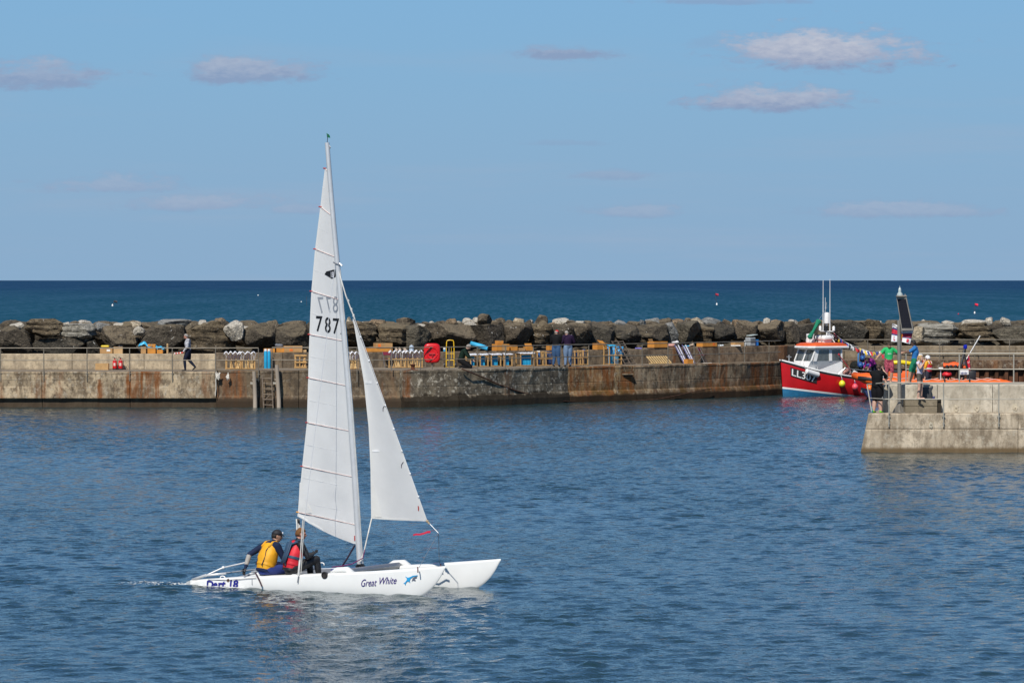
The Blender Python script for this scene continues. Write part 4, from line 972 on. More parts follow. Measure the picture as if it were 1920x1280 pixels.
vt = mt + Vector((.02, 0, .10)); mb = MB(); mb.sheet([[vt + Vector((-.035, 0, .09)), vt + Vector((-.02, 0, .0))], [vt + Vector((.01, .02, .06)), vt + Vector((.0, .01, .0))], [vt + Vector((.045, .0, .03)), vt + Vector((.045, .01, -.005))]], .004); mb.build('wind_vane', mat('green_nylon', (.0, .17, .075), .6), mast)
mb = MB(); q = mp_(.715)
mb.tube([q + Vector((-.07, -.03, .02)), q + Vector((0, -.075, 0)), q + Vector((.07, -.03, -.03))], .014, 6); mb.tube([q + Vector((.05, 0, 0)), q + Vector((.11, 0, -.05))], .016, 6); mb.build('hound_fitting', alu_d, mast)
mb = MB(); mb.tube([mt + Vector((.05, 0, -.05)), mt + Vector((.075, 0, -.09)), mt + Vector((.05, 0, -.14))], .008, 6); mb.build('halyard_hook', alu_d, mast)
# mainsail
K = 1.18
leech = [(316, 609.5), (388, 601), (467, 591), (546, 584), (627, 580.5), (708, 578), (792, 575.5), (874, 566.5), (930, 561), (968, 557.5)]
def luff_px(y): return mast_px(y) - 3.0
def main_pt(px, y, off=0.0):
    P = mast_w(y); s = (px - 960) / F
    Y = (P.y + K * P.x) / (1 + K * s); f = (luff_px(y) - px) / max(luff_px(y) - interp(leech, min(y, 968)), 1)
    f = min(max(f, 0), 1.02); c = (P.x - s * Y) / .65
    cr = math.exp(-((y - 945) / 42.0) ** 2) * .09 * math.sin((1 - f) * 3 + (y + f * 70) * .16) * max(0, 1 - f) ** .6 * min(1, f * 6 + .2) + .018 * math.sin(y * .075 + f * 5) * f * (1 - f)
    Y += .42 * c * f * (1 - f) * (1 - .35 * f) + cr - off
    return W2C((s * Y, Y, H - (y - 525) * Y / F))
rows = [(609.5, 316, 322), (605, 352, 362), (601, 388, 404), (596, 427, 443), (591, 467, 482), (587.5, 506, 522), (584, 546, 562), (582, 587, 601), (580.5, 627, 639), (579, 668, 681), (578, 708, 723), (576.7, 750, 766), (575.5, 792, 808), (571, 833, 851), (566.5, 874, 894), (564.5, 895, 916), (562, 917, 940), (560, 940, 962), (558.5, 960, 984), (557.5, 967.5, 1021)]
NC = 14
def main_row(r, f):
    px0, y0, y1 = r; px = lerp(luff_px(y1), px0, f)
    y = lerp(y1, y0, f)
    if r is rows[-1]: y = lerp(y1, y0, f) - 5.0 * math.sin(math.pi * f) * -1
    return px, y
mb = MB(); mb.sheet([[main_pt(*main_row(r, j / NC)) for j in range(NC + 1)] for r in rows], .004); sail = mb.build('mainsail', cloth, cat, smooth=50)
def strip(sailfn, path, wpx, m, name, parent, off=.012):     # a flat band sewn on a sail, given along a path of photo points
    g = []
    for i, (x, y) in enumerate(path):
        a = Vector(path[max(i - 1, 0)]); b = Vector(path[min(i + 1, len(path) - 1)]); t = (b - a).normalized(); n = Vector((-t.y, t.x))
        g.append([sailfn(x + n.x * wpx / 2, y + n.y * wpx / 2, off), sailfn(x - n.x * wpx / 2, y - n.y * wpx / 2, off)])
    mb = MB(); mb.sheet(g, .003); return mb.build(name, m, parent, smooth=50)
for r in [rows[0], rows[2], rows[4], rows[6], rows[8], rows[10], rows[12], rows[14], rows[18]]:
    b = strip(main_pt, [main_row(r, f) for f in (0, .2, .4, .6, .8, 1)], 3.4, cloth_w, 'batten_pocket', sail, .010)
    mb = MB(); mb.tube([main_pt(*main_row(r, f), off=.016) for f in (.02, .25, .5, .75, 1.0)], .007, 6); bt = mb.build('batten', pink, sail)
    x, y = main_row(r, 1); e = main_pt(x, y, .012); mb = MB(); mb.tube([e + Vector((.03, 0, 0)), e + Vector((-.04, 0, .003))], .012, 8)
    mb.build('batten_tip', red if r is not rows[18] else mat('orange_plastic', (.75, .33, .02), .5), bt)
seam = mat('sail_seam', (.66, .665, .66), .6, var=.03)
for ra, rb_ in zip(range(0, 18, 2), range(2, 20, 2)):
    r = rows[ra + 1]; strip(main_pt, [main_row(r, f) for f in (0, .25, .5, .75, 1)], .8, seam, 'panel_seam', sail, .006)
strip(main_pt, [(x + 1.6, y) for y, x in leech[1:]], 3.0, cloth_w, 'leech_tape', sail, .009)
strip(main_pt, [(559.5, 966), (580, 978.5), (610, 994.5), (640, 1008.5), (664, 1018)], 3.2, cloth_w, 'foot_tape', sail, .009)
g = [[main_pt(lerp(561.5, 559, t), lerp(905, 962, t), .008), main_pt(lerp(562.5, 584, t), lerp(904, 962, t), .008)] for t in (0, .25, .5, .75, 1)]
mb = MB(); mb.sheet(g, .003); mb.build('clew_patch', cloth_w, sail, smooth=50)
def sail_text(body, px0, px1, ya, yb, yc, m, flip=False, **kw):   # ya top-left, yb top-right, yc height
    def fn(u, v):
        x = lerp(px0, px1, 1 - u if flip else u); return main_pt(x, lerp(ya, yb, (x - px0) / (px1 - px0)) + (1 - v) * yc, .014)
    text_on(body, fn, m, sail, fit=(1, 1), name='sail_number', **kw)
for i, (ch, a, b) in enumerate((('7', 592.5, 604.5), ('8', 609, 620), ('7', 624, 636), ('7', 637.3, 648))):
    sail_text(ch, a, b, 592 + i * 2.2, 592.6 + i * 2.2, 29.5, num_m, bold=.012)
for i, (ch, a, b) in enumerate((('7', 595, 606), ('7', 611, 620.5), ('8', 624, 634))):
    sail_text(ch, a, b, 557 - i * .6, 556.4 - i * .6, 31, ghost, flip=True, bold=.004)  # shade of the far-side digits through the cloth, painted grey on the near face
mb = MB(); P = [(608.5, 514.5), (611.5, 509), (629.5, 504.5), (629.5, 519), (622, 523), (618.5, 520.5)]
mb.add([main_pt(x, y, .012) for x, y in P], [list(range(6))]); mb.build('sail_emblem', num_m, sail, recalc=False)
sail_text('18', 620.5, 625.5, 509.5, 509, 11, mat('emblem_white', (.75, .76, .8), .6), bold=.01)
mb = MB(); e = main_pt(665, 1004, .01); mb.tube([e, e + Vector((0, 0, -.10))], .014, 6); mb.build('downhaul_tag', red, sail)
# jib and headstay
hound = bl(633.5, 514, 0) + Vector((.02, 0, 0)); tack = bl(801, 977, 0)
hw, tw = CM @ hound, CM @ tack
def jluff(y): return 662 + (y - 596) * (138.5 / 381.0)
jleech = [(596, 661), (650, 672), (717, 682.5), (800, 691), (870, 694.5), (972, 695.8)]
def jib_pt(px, y, off=0.0):
    t = (y - (525 + (H - hw.z) * F / hw.y)) / (977 - (525 + (H - hw.z) * F / hw.y)); P = hw.lerp(tw, t); s = (px - 960) / F
    Y = (P.y + 1.0 * P.x) / (1 + 1.0 * s); f = min(max((jluff(y) - px) / max(jluff(y) - interp(jleech, min(y, 972)), .5), 0), 1.03); c = (P.x - s * Y) / .7
    Y += .45 * c * f * (1 - f) - off
    return W2C((s * Y, Y, H - (y - 525) * Y / F))
jrows = [(y, y) for y in (597, 620, 650, 690, 717, 760, 800, 840, 880, 920, 950)] + [(972, 976.5)]
mb = MB(); mb.sheet([[jib_pt(lerp(jluff(yb), interp(jleech, ya), j / 12), lerp(yb, ya, j / 12) + (1.2 * math.sin(math.pi * j / 12) if ya == 972 else 0)) for j in range(13)] for ya, yb in jrows], .004); jib = mb.build('jib', cloth, cat, smooth=50)
strip(jib_pt, [(jluff(y) - 1.2, y) for y in (600, 680, 760, 840, 920, 974)], 3.0, cloth_w, 'luff_tape', jib, .009)
strip(jib_pt, [(interp(jleech, y) + 1.3, y) for y in (610, 717, 800, 870, 970)], 2.4, cloth_w, 'leech_tape', jib, .009)
strip(jib_pt, [(697, 970.5), (730, 973), (770, 974.5), (797, 975.5)], 3.0, cloth_w, 'foot_tape', jib, .009)
for x0, x1, y in ((685, 697, 717), (698, 711, 845)): strip(jib_pt, [(x0, y), ((x0 + x1) / 2, y), (x1, y)], 3.6, mat('sail_window', (.86, .87, .86), .4), 'sail_patch', jib, .012)
g = [[jib_pt(696.5, y, .008), jib_pt(lerp(697, 717, (y - 895) / 75), y, .008)] for y in (897, 920, 945, 969)]
mb = MB(); mb.sheet(g, .003); mb.build('clew_patch', cloth_w, jib, smooth=50)
for y in (632, 676, 718, 760, 804, 846, 888, 931): mb = MB(); e = jib_pt(jluff(y) + .8, y, .012); mb.ball(e, (.018, .015, .022), 8, 6); mb.build('luff_hank', mat('hank_white', (.8, .8, .8), .4), jib)
for (x, y, dx) in ((721, 760, -3), (756, 866, -3.5)): mb = MB(); mb.tube([jib_pt(x, y, .015), jib_pt(x + dx, y + 5, .018), jib_pt(x + dx, y + 11, .015)], .006, 5); mb.build('tell_tale', rope_d, jib)
mb = MB(); mb.sheet([[jib_pt(783, 948, .014), jib_pt(785, 949, .014)], [jib_pt(783.5, 953, .014), jib_pt(785.5, 953, .014)], [jib_pt(783.5, 957, .014), jib_pt(785, 958, .014)]], .003); mb.build('red_patch', red, jib)
mb = MB(); mb.ball(tack + Vector((0, 0, 0)), .03, 8, 6); mb.tube([tack, tack + Vector((.05, 0, -.05))], .02, 6); mb.build('tack_shackle', mat('rope_tan', (.38, .30, .2), .8), jib)
def wire(name, pts, r, m, parent=cat): mb = MB(); mb.tube(pts, r, 6); return mb.build(name, m, parent)
wire('forestay', [hound, tack], .006, alu); hp2 = hound.lerp(tack, .12)
wire('halyard_tail', [hound + Vector((.02, -.03, .05)), hound.lerp(tack, .09) + Vector((.01, -.04, 0)), hound.lerp(tack, .185)], .013, rope_w)
for t in (.11, .145, .17): mb = MB(); mb.ball(hound.lerp(tack, t), (.022, .022, .035), 8, 6); mb.build('block', rope_w, cat)
nb = bl(783, 1064, -HY); fb = bl(826, 1056, HY); kn = tack + Vector((.25, 0, -.22))
wire('bridle', [kn, Vector((nb.x, -HY + .05, nb.z))], .005, alu_d); wire('bridle', [kn, Vector((fb.x, HY - .05, fb.z))], .005, alu_d); wire('bridle_strop', [tack, kn], .006, alu_d)
mb = MB(); r0, r1 = bl(807, 997, 0), bl(774, 1003.5, 0); mb.sheet([[lerp(r0, r1, t) + Vector((0, .02 * math.sin(t * 7), .022 * w * (1 - .3 * t) + .01 * math.sin(t * 9))) for w in (-1, 1)] for t in (0, .2, .4, .6, .8, 1)], .003); mb.build('red_ribbon', mat('red_ribbon', (.62, .02, .06), .6), cat)
for px, y, ly in ((783, 1063, -HY - .14), (826, 1057, HY - .16)): p = bl(px, y, ly); mb = MB(); mb.tube([p, p + Vector((.02, -.03, -.03)), p + Vector((.035, -.05, -.10))], .012, 6); mb.build('bow_toggle', mat('toggle_brown', (.10, .03, .03), .6), cat)
ch = bl(560, 1086, -HY - .15); mh = mp_(.72)
wire('shroud', [mh + Vector((0, -.06, 0)), bl(566.5, 1010, -HY - .1)], .005, alu)
wire('shroud', [mh + Vector((0, .06, 0)), Vector((ch.x, HY + .15, ch.z))], .005, alu)
wire('shroud_tackle', [bl(567.5, 975, -HY - .1), bl(563, 1040, -HY - .12), bl(559.5, 1085, -HY - .16)], .011, rope_w); wire('shroud_tackle', [bl(570, 975, -HY - .1), bl(566, 1045, -HY - .12), bl(564, 1074, -HY - .12)], .008, rope_w)
wire('chainplate', [bl(559.5, 1080, -HY - .18), bl(557.5, 1092, -HY - .19)], .012, alu_d); wire('tensioner', [bl(562, 1050, -HY - .15), bl(559, 1080, -HY - .17)], .02, mat('tensioner_white', (.75, .74, .7), .5))
clew = main_pt(558, 968); rb = Vector((AB, .35, zr + .05))
for k, o in enumerate((-.05, 0, .05)): wire('mainsheet', [clew + Vector((.0, o, -.05)), clew.lerp(rb, .15) + Vector((0, o, 0)), rb + Vector((o, 0, 0))], .014, rope_w)
mb = MB(); q = clew.lerp(rb, .10); mb.ball(q, (.04, .03, .07), 8, 6); mb.build('mainsheet_block', black, cat)
jc = jib_pt(696.5, 972); wire('jib_sheet', [jc, bl(690, 1000, .1), bl(681, 1040, .0), bl(674, 1056, -.1)], .013, rope_w)
wire('downhaul', [main_pt(666, 1022) + Vector((0, -.02, 0)), bl(650, 1048, 0), bl(642, 1060, 0)], .018, rope_d); wire('cunningham', [bl(684, 1030, -.05), bl(680, 1046, -.1), bl(660, 1057, -.2), bl(640, 1061, -.3), bl(622, 1063, -.4)], .010, rope_p)
mb = MB(); p = bl(640, 1062, 0); mb.bbox(p + Vector((0, 0, -.01)), (.09, .07, .06), .01); mb.build('cleat', black, cat)
wire('halyard', [mf + Vector((.10, -.06, .05)), mp_(.4) + Vector((.085, -.05, 0)), mp_(.7) + Vector((.07, -.03, 0))], .005, rope_w)
for px, y, ly in ((417, 1083, -HY), (603, 1058, HY)):
    p = bl(px, y, ly); mb = MB(); mb.tube([p + Vector((.055 * math.cos(q), 0, .035 * math.sin(q))) for q in [math.pi * k / 8 for k in range(-1, 10)]], .011, 6); mb.build('grab_handle', gel, cat, smooth=True)
for px, y in ((486, 1082), (551, 1079)): p = bl(px, y, -HY - .1); mb = MB(); mb.tube([p + Vector((.06 * math.cos(q), .0, .02 * math.sin(q))) for q in [2 * math.pi * k / 12 for k in range(13)]], .009, 6); mb.build('deck_eye', gel, cat, smooth=True)
mb = MB(); p = on_hull(427, 1088, .0); mb.lathe(p + Vector((0, -HY - .0, 0)), [(.0, .01), (.035, .005), (.03, -.012), (.0, -.016)], 12, axis='Y'); mb.build('drain_plug', mat('brass_dark', (.16, .10, .06), .5), cat)
# rudders, tillers
rud_m = mat('rudder_grey', (.52, .53, .53), .4)
for ly in (-HY, HY):
    mb = MB(); mb.prism([Vector((A0 - .02, ly - .012, -.5)), Vector((A0 - .17, ly - .012, -.45)), Vector((A0 - .16, ly - .012, .06)), Vector((A0 - .03, ly - .012, .10))], (0, .024, 0)); rd = mb.build('rudder', rud_m, cat)
    mb = MB(); mb.bbox((A0 + .0, ly, interp(deck_tab, A0) - .01), (.13, .05, .13), .012); mb.build('rudder_stock', gel, rd)
    mb = MB(); mb.tube([(A0 - .03, ly, .11), (A0 + .25, ly, .20), (A0 + .75, ly * .98, .26)], .022, 8); mb.build('tiller', alu, cat, smooth=True)
t0 = Vector((A0 + .62, -HY, .25)); wire('tiller_bar', [t0, Vector((A0 + .62, HY, .25))], .017, alu)
e0 = bl(385, 1079, -HY + .1); e1 = bl(418, 1064, -HY + .25); e2 = bl(465, 1053.5, -HY + .35)
wire('tiller_extension', [bl(361.5, 1089.5, -HY), e0, e1, e2], .017, alu)
for e in (e0, e1): mb = MB(); mb.ball(e, .032, 10, 8); mb.build('tiller_joint', gel, cat, smooth=True)
mb = MB(); mb.ball(e2, .022, 8, 6); mb.build('tiller_grip', black, cat)
wire('paddle_line', [bl(478, 1073, -HY - .18), bl(485, 1086, -HY - .2), bl(490.5, 1099, -HY - .2)], .016, mat('dark_strap', (.05, .02, .03), .7))
wire('righting_line', [on_hull(388, 1087, .0) + Vector((0, -HY, 0)), bl(430, 1087, -HY - .17), bl(480, 1083, -HY - .18)], .005, rope_d); wire('side_rail', [bl(446, 1082, -HY + .05), bl(480, 1075, -HY + .1)], .018, alu_d)
wire('rope_end', [bl(472, 1086, -HY - .17), bl(472, 1096, -HY - .18)], .006, alu_d)
# stern wake
foam = mat('foam', (.70, .72, .72), .8)
mb = MB(); rw = random.Random(3)
for i in range(170):
    t = rw.random() ** 1.2; p = CM @ Vector((A0 - .1 - 1.5 * t, -HY + rw.gauss(0, .10 + .15 * t), 0)); s_ = rw.uniform(.005, .017) * (1 - .4 * t)
    mb.ball(p + Vector((0, 0, .012)), (s_ * 1.8, s_ * 1.2, s_ * .35), 6, 4)
for i in range(45):
    a = rw.uniform(A0, A0 + 1.6); p = CM @ Vector((a, -HY - side_y(a, 0.02) - .02 - abs(rw.gauss(0, .05)), 0)); s_ = rw.uniform(.01, .03)
    mb.ball(p + Vector((0, 0, .012)), (s_ * 2, s_ * 1.2, s_ * .35), 6, 4)
o = mb.build('wake_foam', foam); o['kind'] = 'stuff'; o['label'] = 'white foam trailing in the wake behind the catamaran'
# ---- the two sailors
navy = mat('navy_cloth', (.014, .022, .055), .75); grey_c = mat('grey_cloth', (.36, .34, .31), .75); blue_c = mat('blue_cloth', (.02, .04, .20), .7); yel = mat('yellow_vest', (.75, .36, .01), .6, bump=.2); blk = mat('black_neoprene', (.010, .010, .012), .5, bump=.1)
redv = mat('red_vest', (.62, .015, .03), .6, bump=.2); bluev = mat('slate_blue_vest', (.025, .06, .11), .6)
SIT = dict(pelvis=(0, 0, .11), chest=(0, .08, .42), neck=(0, .14, .60), head=(0, .21, .74), shl=(-.19, .12, .55), shr=(.19, .12, .55), hpl=(-.09, .0, .10), hpr=(.09, .0, .10),
           knl=(-.12, .44, .16), knr=(.12, .43, .16), anl=(-.12, .50, -.18), anr=(.13, .50, -.18))
def face_rot(dx, dy): return math.atan2(-dx, dy)
def seat(px, y): p = bl(px, y, -HY + .02); p.z = interp(deck_tab, p.x) + .03; return CM @ p
rz = face_rot(.78, .62)
def look_l(dx, dy, rz, dz=0): c, s = math.cos(-rz), math.sin(-rz); return (dx * c - dy * s, dx * s + dy * c, dz)
s1 = dict(SIT); s1.update(chest=(0, .10, .42), neck=(0, .19, .59), head=(0, .28, .72), shl=(-.19, .14, .55), shr=(.19, .16, .55), ell=(-.34, -.12, .37), wrl=(-.30, -.24, .12), elr=(.26, .26, .30), wrr=(.12, .46, .22), look=look_l(.95, .12, rz, -.12), knr=(.14, .42, .10), anr=(.13, .52, -.2))
def cap_badge(root, J, hp):
    v = [c for c in root.children if c.name.startswith('life_vest')][0]
    for sx in (-.09, .10):
        mb = MB(); mb.tube([J['neck'] + Vector((sx * .9, -.115, -.02)), J['chest'].lerp(J['neck'], .3) + Vector((sx, -.165, 0)), J['chest'] + Vector((sx * 1.1, -.165, -.06)), J['pelvis'] + Vector((sx, -.145, .08))], .009, 6); mb.build('vest_seam', navy, v)
    mb = MB(); mb.ball(hp(.035, .098, .075), (.02, .008, .02), 8, 6); mb.build('badge', mat('emblem_white', (.75, .76, .8), .6), root)
person('person sitting aft on the white hull in a yellow buoyancy vest and black cap', seat(496, 1078), rz, s1,
       dict(torso=navy, uparm=navy, forearm=(grey_c, .75, navy), hand=blk, pelvis=blue_c, thigh=blue_c, shin=blk, foot=blk), hair=mat('hair_dark', (.02, .014, .01), .7), cap=mat('black_cap', (.008, .009, .014), .7), vest=(yel, yel, ((-.12, navy), (.25, yel))), face=SKIN2, size=1.03, puff=.012, extra=cap_badge)
rz2 = face_rot(.86, .51)
s2 = dict(SIT); s2.update(ell=(-.30, .22, .34), wrl=(-.12, .40, .36), elr=(.30, .20, .33), wrr=(.16, .40, .38), look=look_l(.93, .02, rz2, -.1), knr=(.17, .46, .27), anr=(.16, .52, -.10), knl=(-.10, .44, .2))
def leg_logo(root, J, hp):
    mb = MB(); mb.ball(Vector((.03, -.135, .20)), (.03, .006, .035), 8, 6); mb.build('back_badge', grey_c, root)
    v = [c for c in root.children if c.name.startswith('life_vest')][0]
    for sg in (1, -.25):
        mb = MB(); mb.tube([J['shr'].lerp(J['shl'], .12 if sg > 0 else .62) + Vector((0, .02, .06)), J['chest'].lerp(J['neck'], .5) + Vector((.08 * sg, -.15, .06)), J['chest'] + Vector((.06 * sg, -.185, -.05)), J['pelvis'] + Vector((.04 * sg, -.165, .10))], [.04, .065, .065, .07], 10, flat=.35); mb.build('vest_panel', bluev, v, smooth=True)
person('person with short ginger hair in a red and slate vest sitting near the shroud', seat(545, 1075), rz2, s2,
       dict(torso=blk, uparm=blk, forearm=blk, hand=blk, pelvis=blk, thigh=blk, shin=blk, foot=blk), hair=mat('hair_ginger', (.16, .075, .03), .8), vest=(redv, bluev, ((.6, bluev), (.25, redv), (-.12, blk))), face=mat('skin_ruddy', (.48, .22, .15), .55, var=.1, scale=20), size=1.03, puff=.012, extra=leg_logo)
# ------------------------------------------------------------------ railings, ladder, piles
rail_m = mat('galvanised_rail', (.22, .19, .145), .55, var=.25, scale=4, metal=.25)
rail_p = mat('pale_rail', (.42, .39, .32), .45, var=.12, scale=4, metal=.35)
def frontD(px): return interp(FRONT, px) + (-.03 if px < 405 else -.02) if px <= 1466 else 205.6
def railing(name_label, posts, rails, D_of, top_of, mid_of, bot_of, r=.024, m=None, ends=(None, None), name='railing', base=False):
    m = m or rail_m; c = at(posts[0], 690, D_of(posts[0])); c.z = 0
    t = thing(name, name_label, 'railing', c)
    def pt(px, z): D = D_of(px); return Vector((X(px, D), D, z)) - c
    for px in posts:
        mb = MB(); mb.cyl(pt(px, bot_of(px)), pt(px, top_of(px) - r), r, n=8)
        p = mb.build('post', m, t, smooth=40)
        if base: mb = MB(); mb.box(pt(px, bot_of(px) + .36) + Vector((0, .02, 0)), (.10, .05, .035)); mb.box(pt(px, bot_of(px) + .12) + Vector((0, .02, 0)), (.07, .05, .05)); mb.build('bracket', m, p)
    xs = rails
    mb = MB(); mb.tube([pt(x, top_of(x)) for x in xs], r, 8); mb.build('top_rail', m, t, smooth=40)
    mb = MB(); mb.tube([pt(x, mid_of(x)) for x in xs], r * .85, 8); mb.build('mid_rail', m, t, smooth=40)
    return t, pt
lin = lambda a, b, n: [lerp(a, b, i / n) for i in range(n + 1)]
t, pt = railing('galvanised two-bar railing from the left edge to the ladder gap on the quay', [-162, -81, 1, 82, 163, 243, 323, 404, 484.5], [-200, 200, 484.5], frontD, lambda x: 2.80, lambda x: 2.225, lambda x: 1.24 if x < 480 else 1.2, base=True)
t, pt = railing('galvanised two-bar railing from the ladder gap past the jib to the red housing', [510, 669.5, 734, 788, 842], [510, 600, 755, 842, 893], frontD, lambda x: 2.82, lambda x: 2.24, lambda x: 1.2 if x < 680 else 1.7, base=False)
t, pt = railing('galvanised two-bar railing along the quay from the kneeling man to the red boat', [895, 947.5, 1000, 1052, 1104, 1157, 1204, 1252.5, 1301.5, 1348.5, 1396, 1442], [893.5, 948, 1066, 1190, 1252, 1400, 1463], lambda x: frontD(x) + .08, lambda x: 2.83, lambda x: 2.24, lambda x: 1.7)
t, pt = railing('galvanised railing on the far walkway behind the boats', [1490, 1533, 1578, 1627, 1690, 1762, 1828, 1893, 1960], [1467, 1560, 1700, 2060], lambda x: 206.2, lambda x: 2.80, lambda x: 2.22, lambda x: 1.7)
# pier railings
FP = lambda x: PD - .06
t, pt = railing('pale two-bar railing along the front ledge of the pier', [1667, 1769.5, 1873, 1976], [1660, 2140], FP, lambda x: H - (717.5 - 525) * (PD - .06) / F, lambda x: H - (748 - 525) * (PD - .06) / F, lambda x: H - (800 - 525) * (PD - .06) / F, r=.022, m=rail_p, base=True)
a = pt(1660, H - (717.5 - 525) * PD / F); b = at(1626, 720.5, PD + .9) - t.location
mb = MB(); mb.tube([a, a.lerp(b, .2) + Vector((0, 0, .004)), b], .022, 8); mb.build('top_rail', rail_p, t, smooth=40)
mb = MB(); mb.tube([b, at(1634.5, 771, PD + .6) - t.location], .022, 8); mb.build('end_post', rail_p, t, smooth=40)
mb = MB(); mb.tube([pt(1660, H - (748 - 525) * PD / F), at(1630.5, 746, PD + .75) - t.location], .019, 8); mb.build('mid_rail', rail_p, t, smooth=40)
BD = 138.0
t, pt = railing('pale two-bar railing on top of the upper pier wall, behind the girl', [1699, 1799, 1901, 2003], [1699, 2140], lambda x: BD, lambda x: H - (662.5 - 525) * BD / F, lambda x: H - (692 - 525) * BD / F, lambda x: 2.3, r=.024, m=rail_p)
# timber fender piles and steel ladder in the gap
wood_pale = mat('weathered_timber', (.36, .30, .235), .9, var=.3, scale=3, bump=.5, stretch=(1, 1, .15))
for px, yt, lbl, dpx in ((477, 696, 'weathered timber fender pile left of the quay ladder', 1.5), (519.5, 684, 'taller weathered timber fender pile right of the quay ladder', 4)):
    p = at(px, 764, 180.75); p.z = 0
    tt = thing('fender_pile', lbl, 'pile', p)
    top = at(px, yt, 180.75).z
    mb = MB(); mb.tube([(dpx * .025, 0, -1.2), (dpx * .02, 0, .4), (dpx * .008, 0, top * .6), (-.02, 0, top)], [.11, .105, .095, .085], 10); mb.build('pile', wood_pale, tt, smooth=40)
    mb = MB(); mb.box((-.05, .1, 1.15), (.30, .10, .10)); mb.box((-.0, .1, 1.32), (.24, .10, .05)); mb.build('clamp', mat('pale_steel', (.42, .38, .31), .6, metal=.3), tt)
lad = thing('quay_ladder', 'rusty steel rung ladder down the quay wall between two timber piles', 'ladder', at(501, 764, 180.8))
lad.location.z = 0
def L(px, y): p = at(px, y, 180.78); return p - Vector(lad.location)
lm = mat('ladder_steel', (.24, .185, .135), .7, var=.3, metal=.2)
mb = MB(); mb.tube([L(491.5, 702), L(492.5, 730), L(494.5, 775)], .025, 8); mb.build('ladder_rail', lm, lad)
mb = MB(); mb.tube([L(508.5, 700), L(510, 730), L(512.5, 775)], .025, 8); mb.build('ladder_rail', lm, lad)
for y in (709, 718.5, 728.5, 739, 748.5, 758.5): mb = MB(); k = (y - 702) / 73; mb.tube([L(491.5 + 3 * k, y), L(508.5 + 4 * k, y + .5)], .02, 6); mb.build('rung', lm, lad)
mb = MB(); mb.tube([L(496, 750), L(507, 739)], .014, 6); mb.build('brace', lm, lad)
# white rope bundles hung on the quay edge
for px, y, lbl in ((408, 703, 'coil of white rope hanging at the end of the pale quay wall'), (427, 704, 'small frayed white rope end hanging right of the white rope coil')):
    mb = MB(); rr2 = random.Random(int(px)); c = at(px, y, 180.9)
    n = 30 if px < 420 else 16; ww = .17 if px < 420 else .09
    pts = [Vector((ww * math.sin(k * 1.7 + rr2.random()) * rr2.uniform(.4, 1), -.02 - .02 * rr2.random(), .19 * math.cos(k * 1.3 + rr2.random()) * rr2.uniform(.3, 1) - .05 * (k % 3))) for k in range(n)]
    mb.tube(pts, .022, 6); o = mb.build('rope_coil', mat('rope_offwhite', (.66, .62, .54), .85), None, smooth=True); o.location = c; tag(o, lbl, 'rope')
mb = MB(); p0 = at(404.5, 712, 180.85); mb.tube([p0, p0 + Vector((.01, 0, -.4)), p0 + Vector((-.03, 0, -.75))], .018, 6); o = mb.build('hanging_rope', mat('rope_offwhite', (.66, .62, .54), .85)); tag(o, 'thin pale rope hanging down the joint of the quay wall', 'rope')
# mooring chain drooping along the wall
chain = mat('rusty_chain', (.085, .045, .03), .85, var=.4, bump=.3)
cp = [(866, 691.5, 182.0), (880, 697, 182.25), (905, 707, 183.02), (935, 720.5, 183.86), (970, 733, 184.92), (1010, 744, 186.2), (1050, 751, 187.5), (1082, 754.5, 188.3)]
mb = MB(); mb.tube([at(*q) for q in cp], .035, 6); o = mb.build('mooring_chain', chain, smooth=True); tag(o, 'rusty mooring chain drooping from the quay edge into the water', 'chain')
mb = MB(); mb.tube([at(*q) for q in ((1185, 751.5, 190.6), (1230, 748.5, 191.6), (1270, 741, 193), (1305, 733, 194), (1335, 728, 195))], .02, 6); o = mb.build('mooring_rope', chain, smooth=True); tag(o, 'thin brown mooring rope low on the rusty quay wall', 'rope')
# mooring bollard
bol = thing('mooring_bollard', 'small rusty mooring bollard at the quay edge below the water bottle', 'bollard', Vector((X(774, 181.6), 181.7, 1.74)))
mb = MB(); mb.lathe((0, 0, 0), [(.16, 0), (.16, .03), (.09, .06), (.08, .2), (.13, .24), (.13, .28), (.0, .3)], 14); mb.build('bollard_body', mat('rust_iron', (.13, .05, .03), .85, var=.4), bol, smooth=40)
mb = MB(); mb.bbox((0, 0, .015), (.5, .4, .03), .01); mb.build('base_plate', mat('rust_iron', (.13, .05, .03)), bol)
# ------------------------------------------------------------------ goods set out along the walkway
pine = mat('pine_timber', (.50, .30, .12), .75, var=.25, scale=6, stretch=(1, 1, .2)); pine_d = mat('old_timber', (.19, .14, .10), .85, var=.3, scale=6); pine_l = mat('light_pine', (.60, .42, .20), .75, var=.2, scale=6)
card = mat('cardboard', (.44, .255, .11), .85, var=.14, scale=4); card_l = mat('pale_cardboard', (.52, .34, .17), .85, var=.12, scale=4); card_o = mat('orange_cardboard', (.56, .24, .05), .8, var=.14, scale=4); card_in = mat('carton_inside', (.30, .17, .075), .9)
tape = mat('brown_tape', (.40, .28, .14), .35); cyan = mat('cyan_tube', (.015, .33, .58), .45, var=.1, scale=5); cyan_l = mat('light_cyan_plastic', (.05, .42, .68), .4, var=.12, scale=3); blue_t = mat('mid_blue_tube', (.01, .10, .30), .45, var=.1); navy_t = mat('navy_tube', (.012, .03, .10), .5)
poly = mat('polythene', (.68, .68, .70), .3, var=.1, scale=9); purple = mat('purple_wrap', (.075, .05, .16), .5, var=.3, scale=12); cap_w = mat('tube_cap_white', (.74, .73, .70), .5); dark_c = mat('dark_plastic', (.02, .02, .025), .5)
orange_s = mat('orange_sticker', (.75, .16, .02), .6); white_s = mat('white_sticker', (.75, .75, .72), .6)
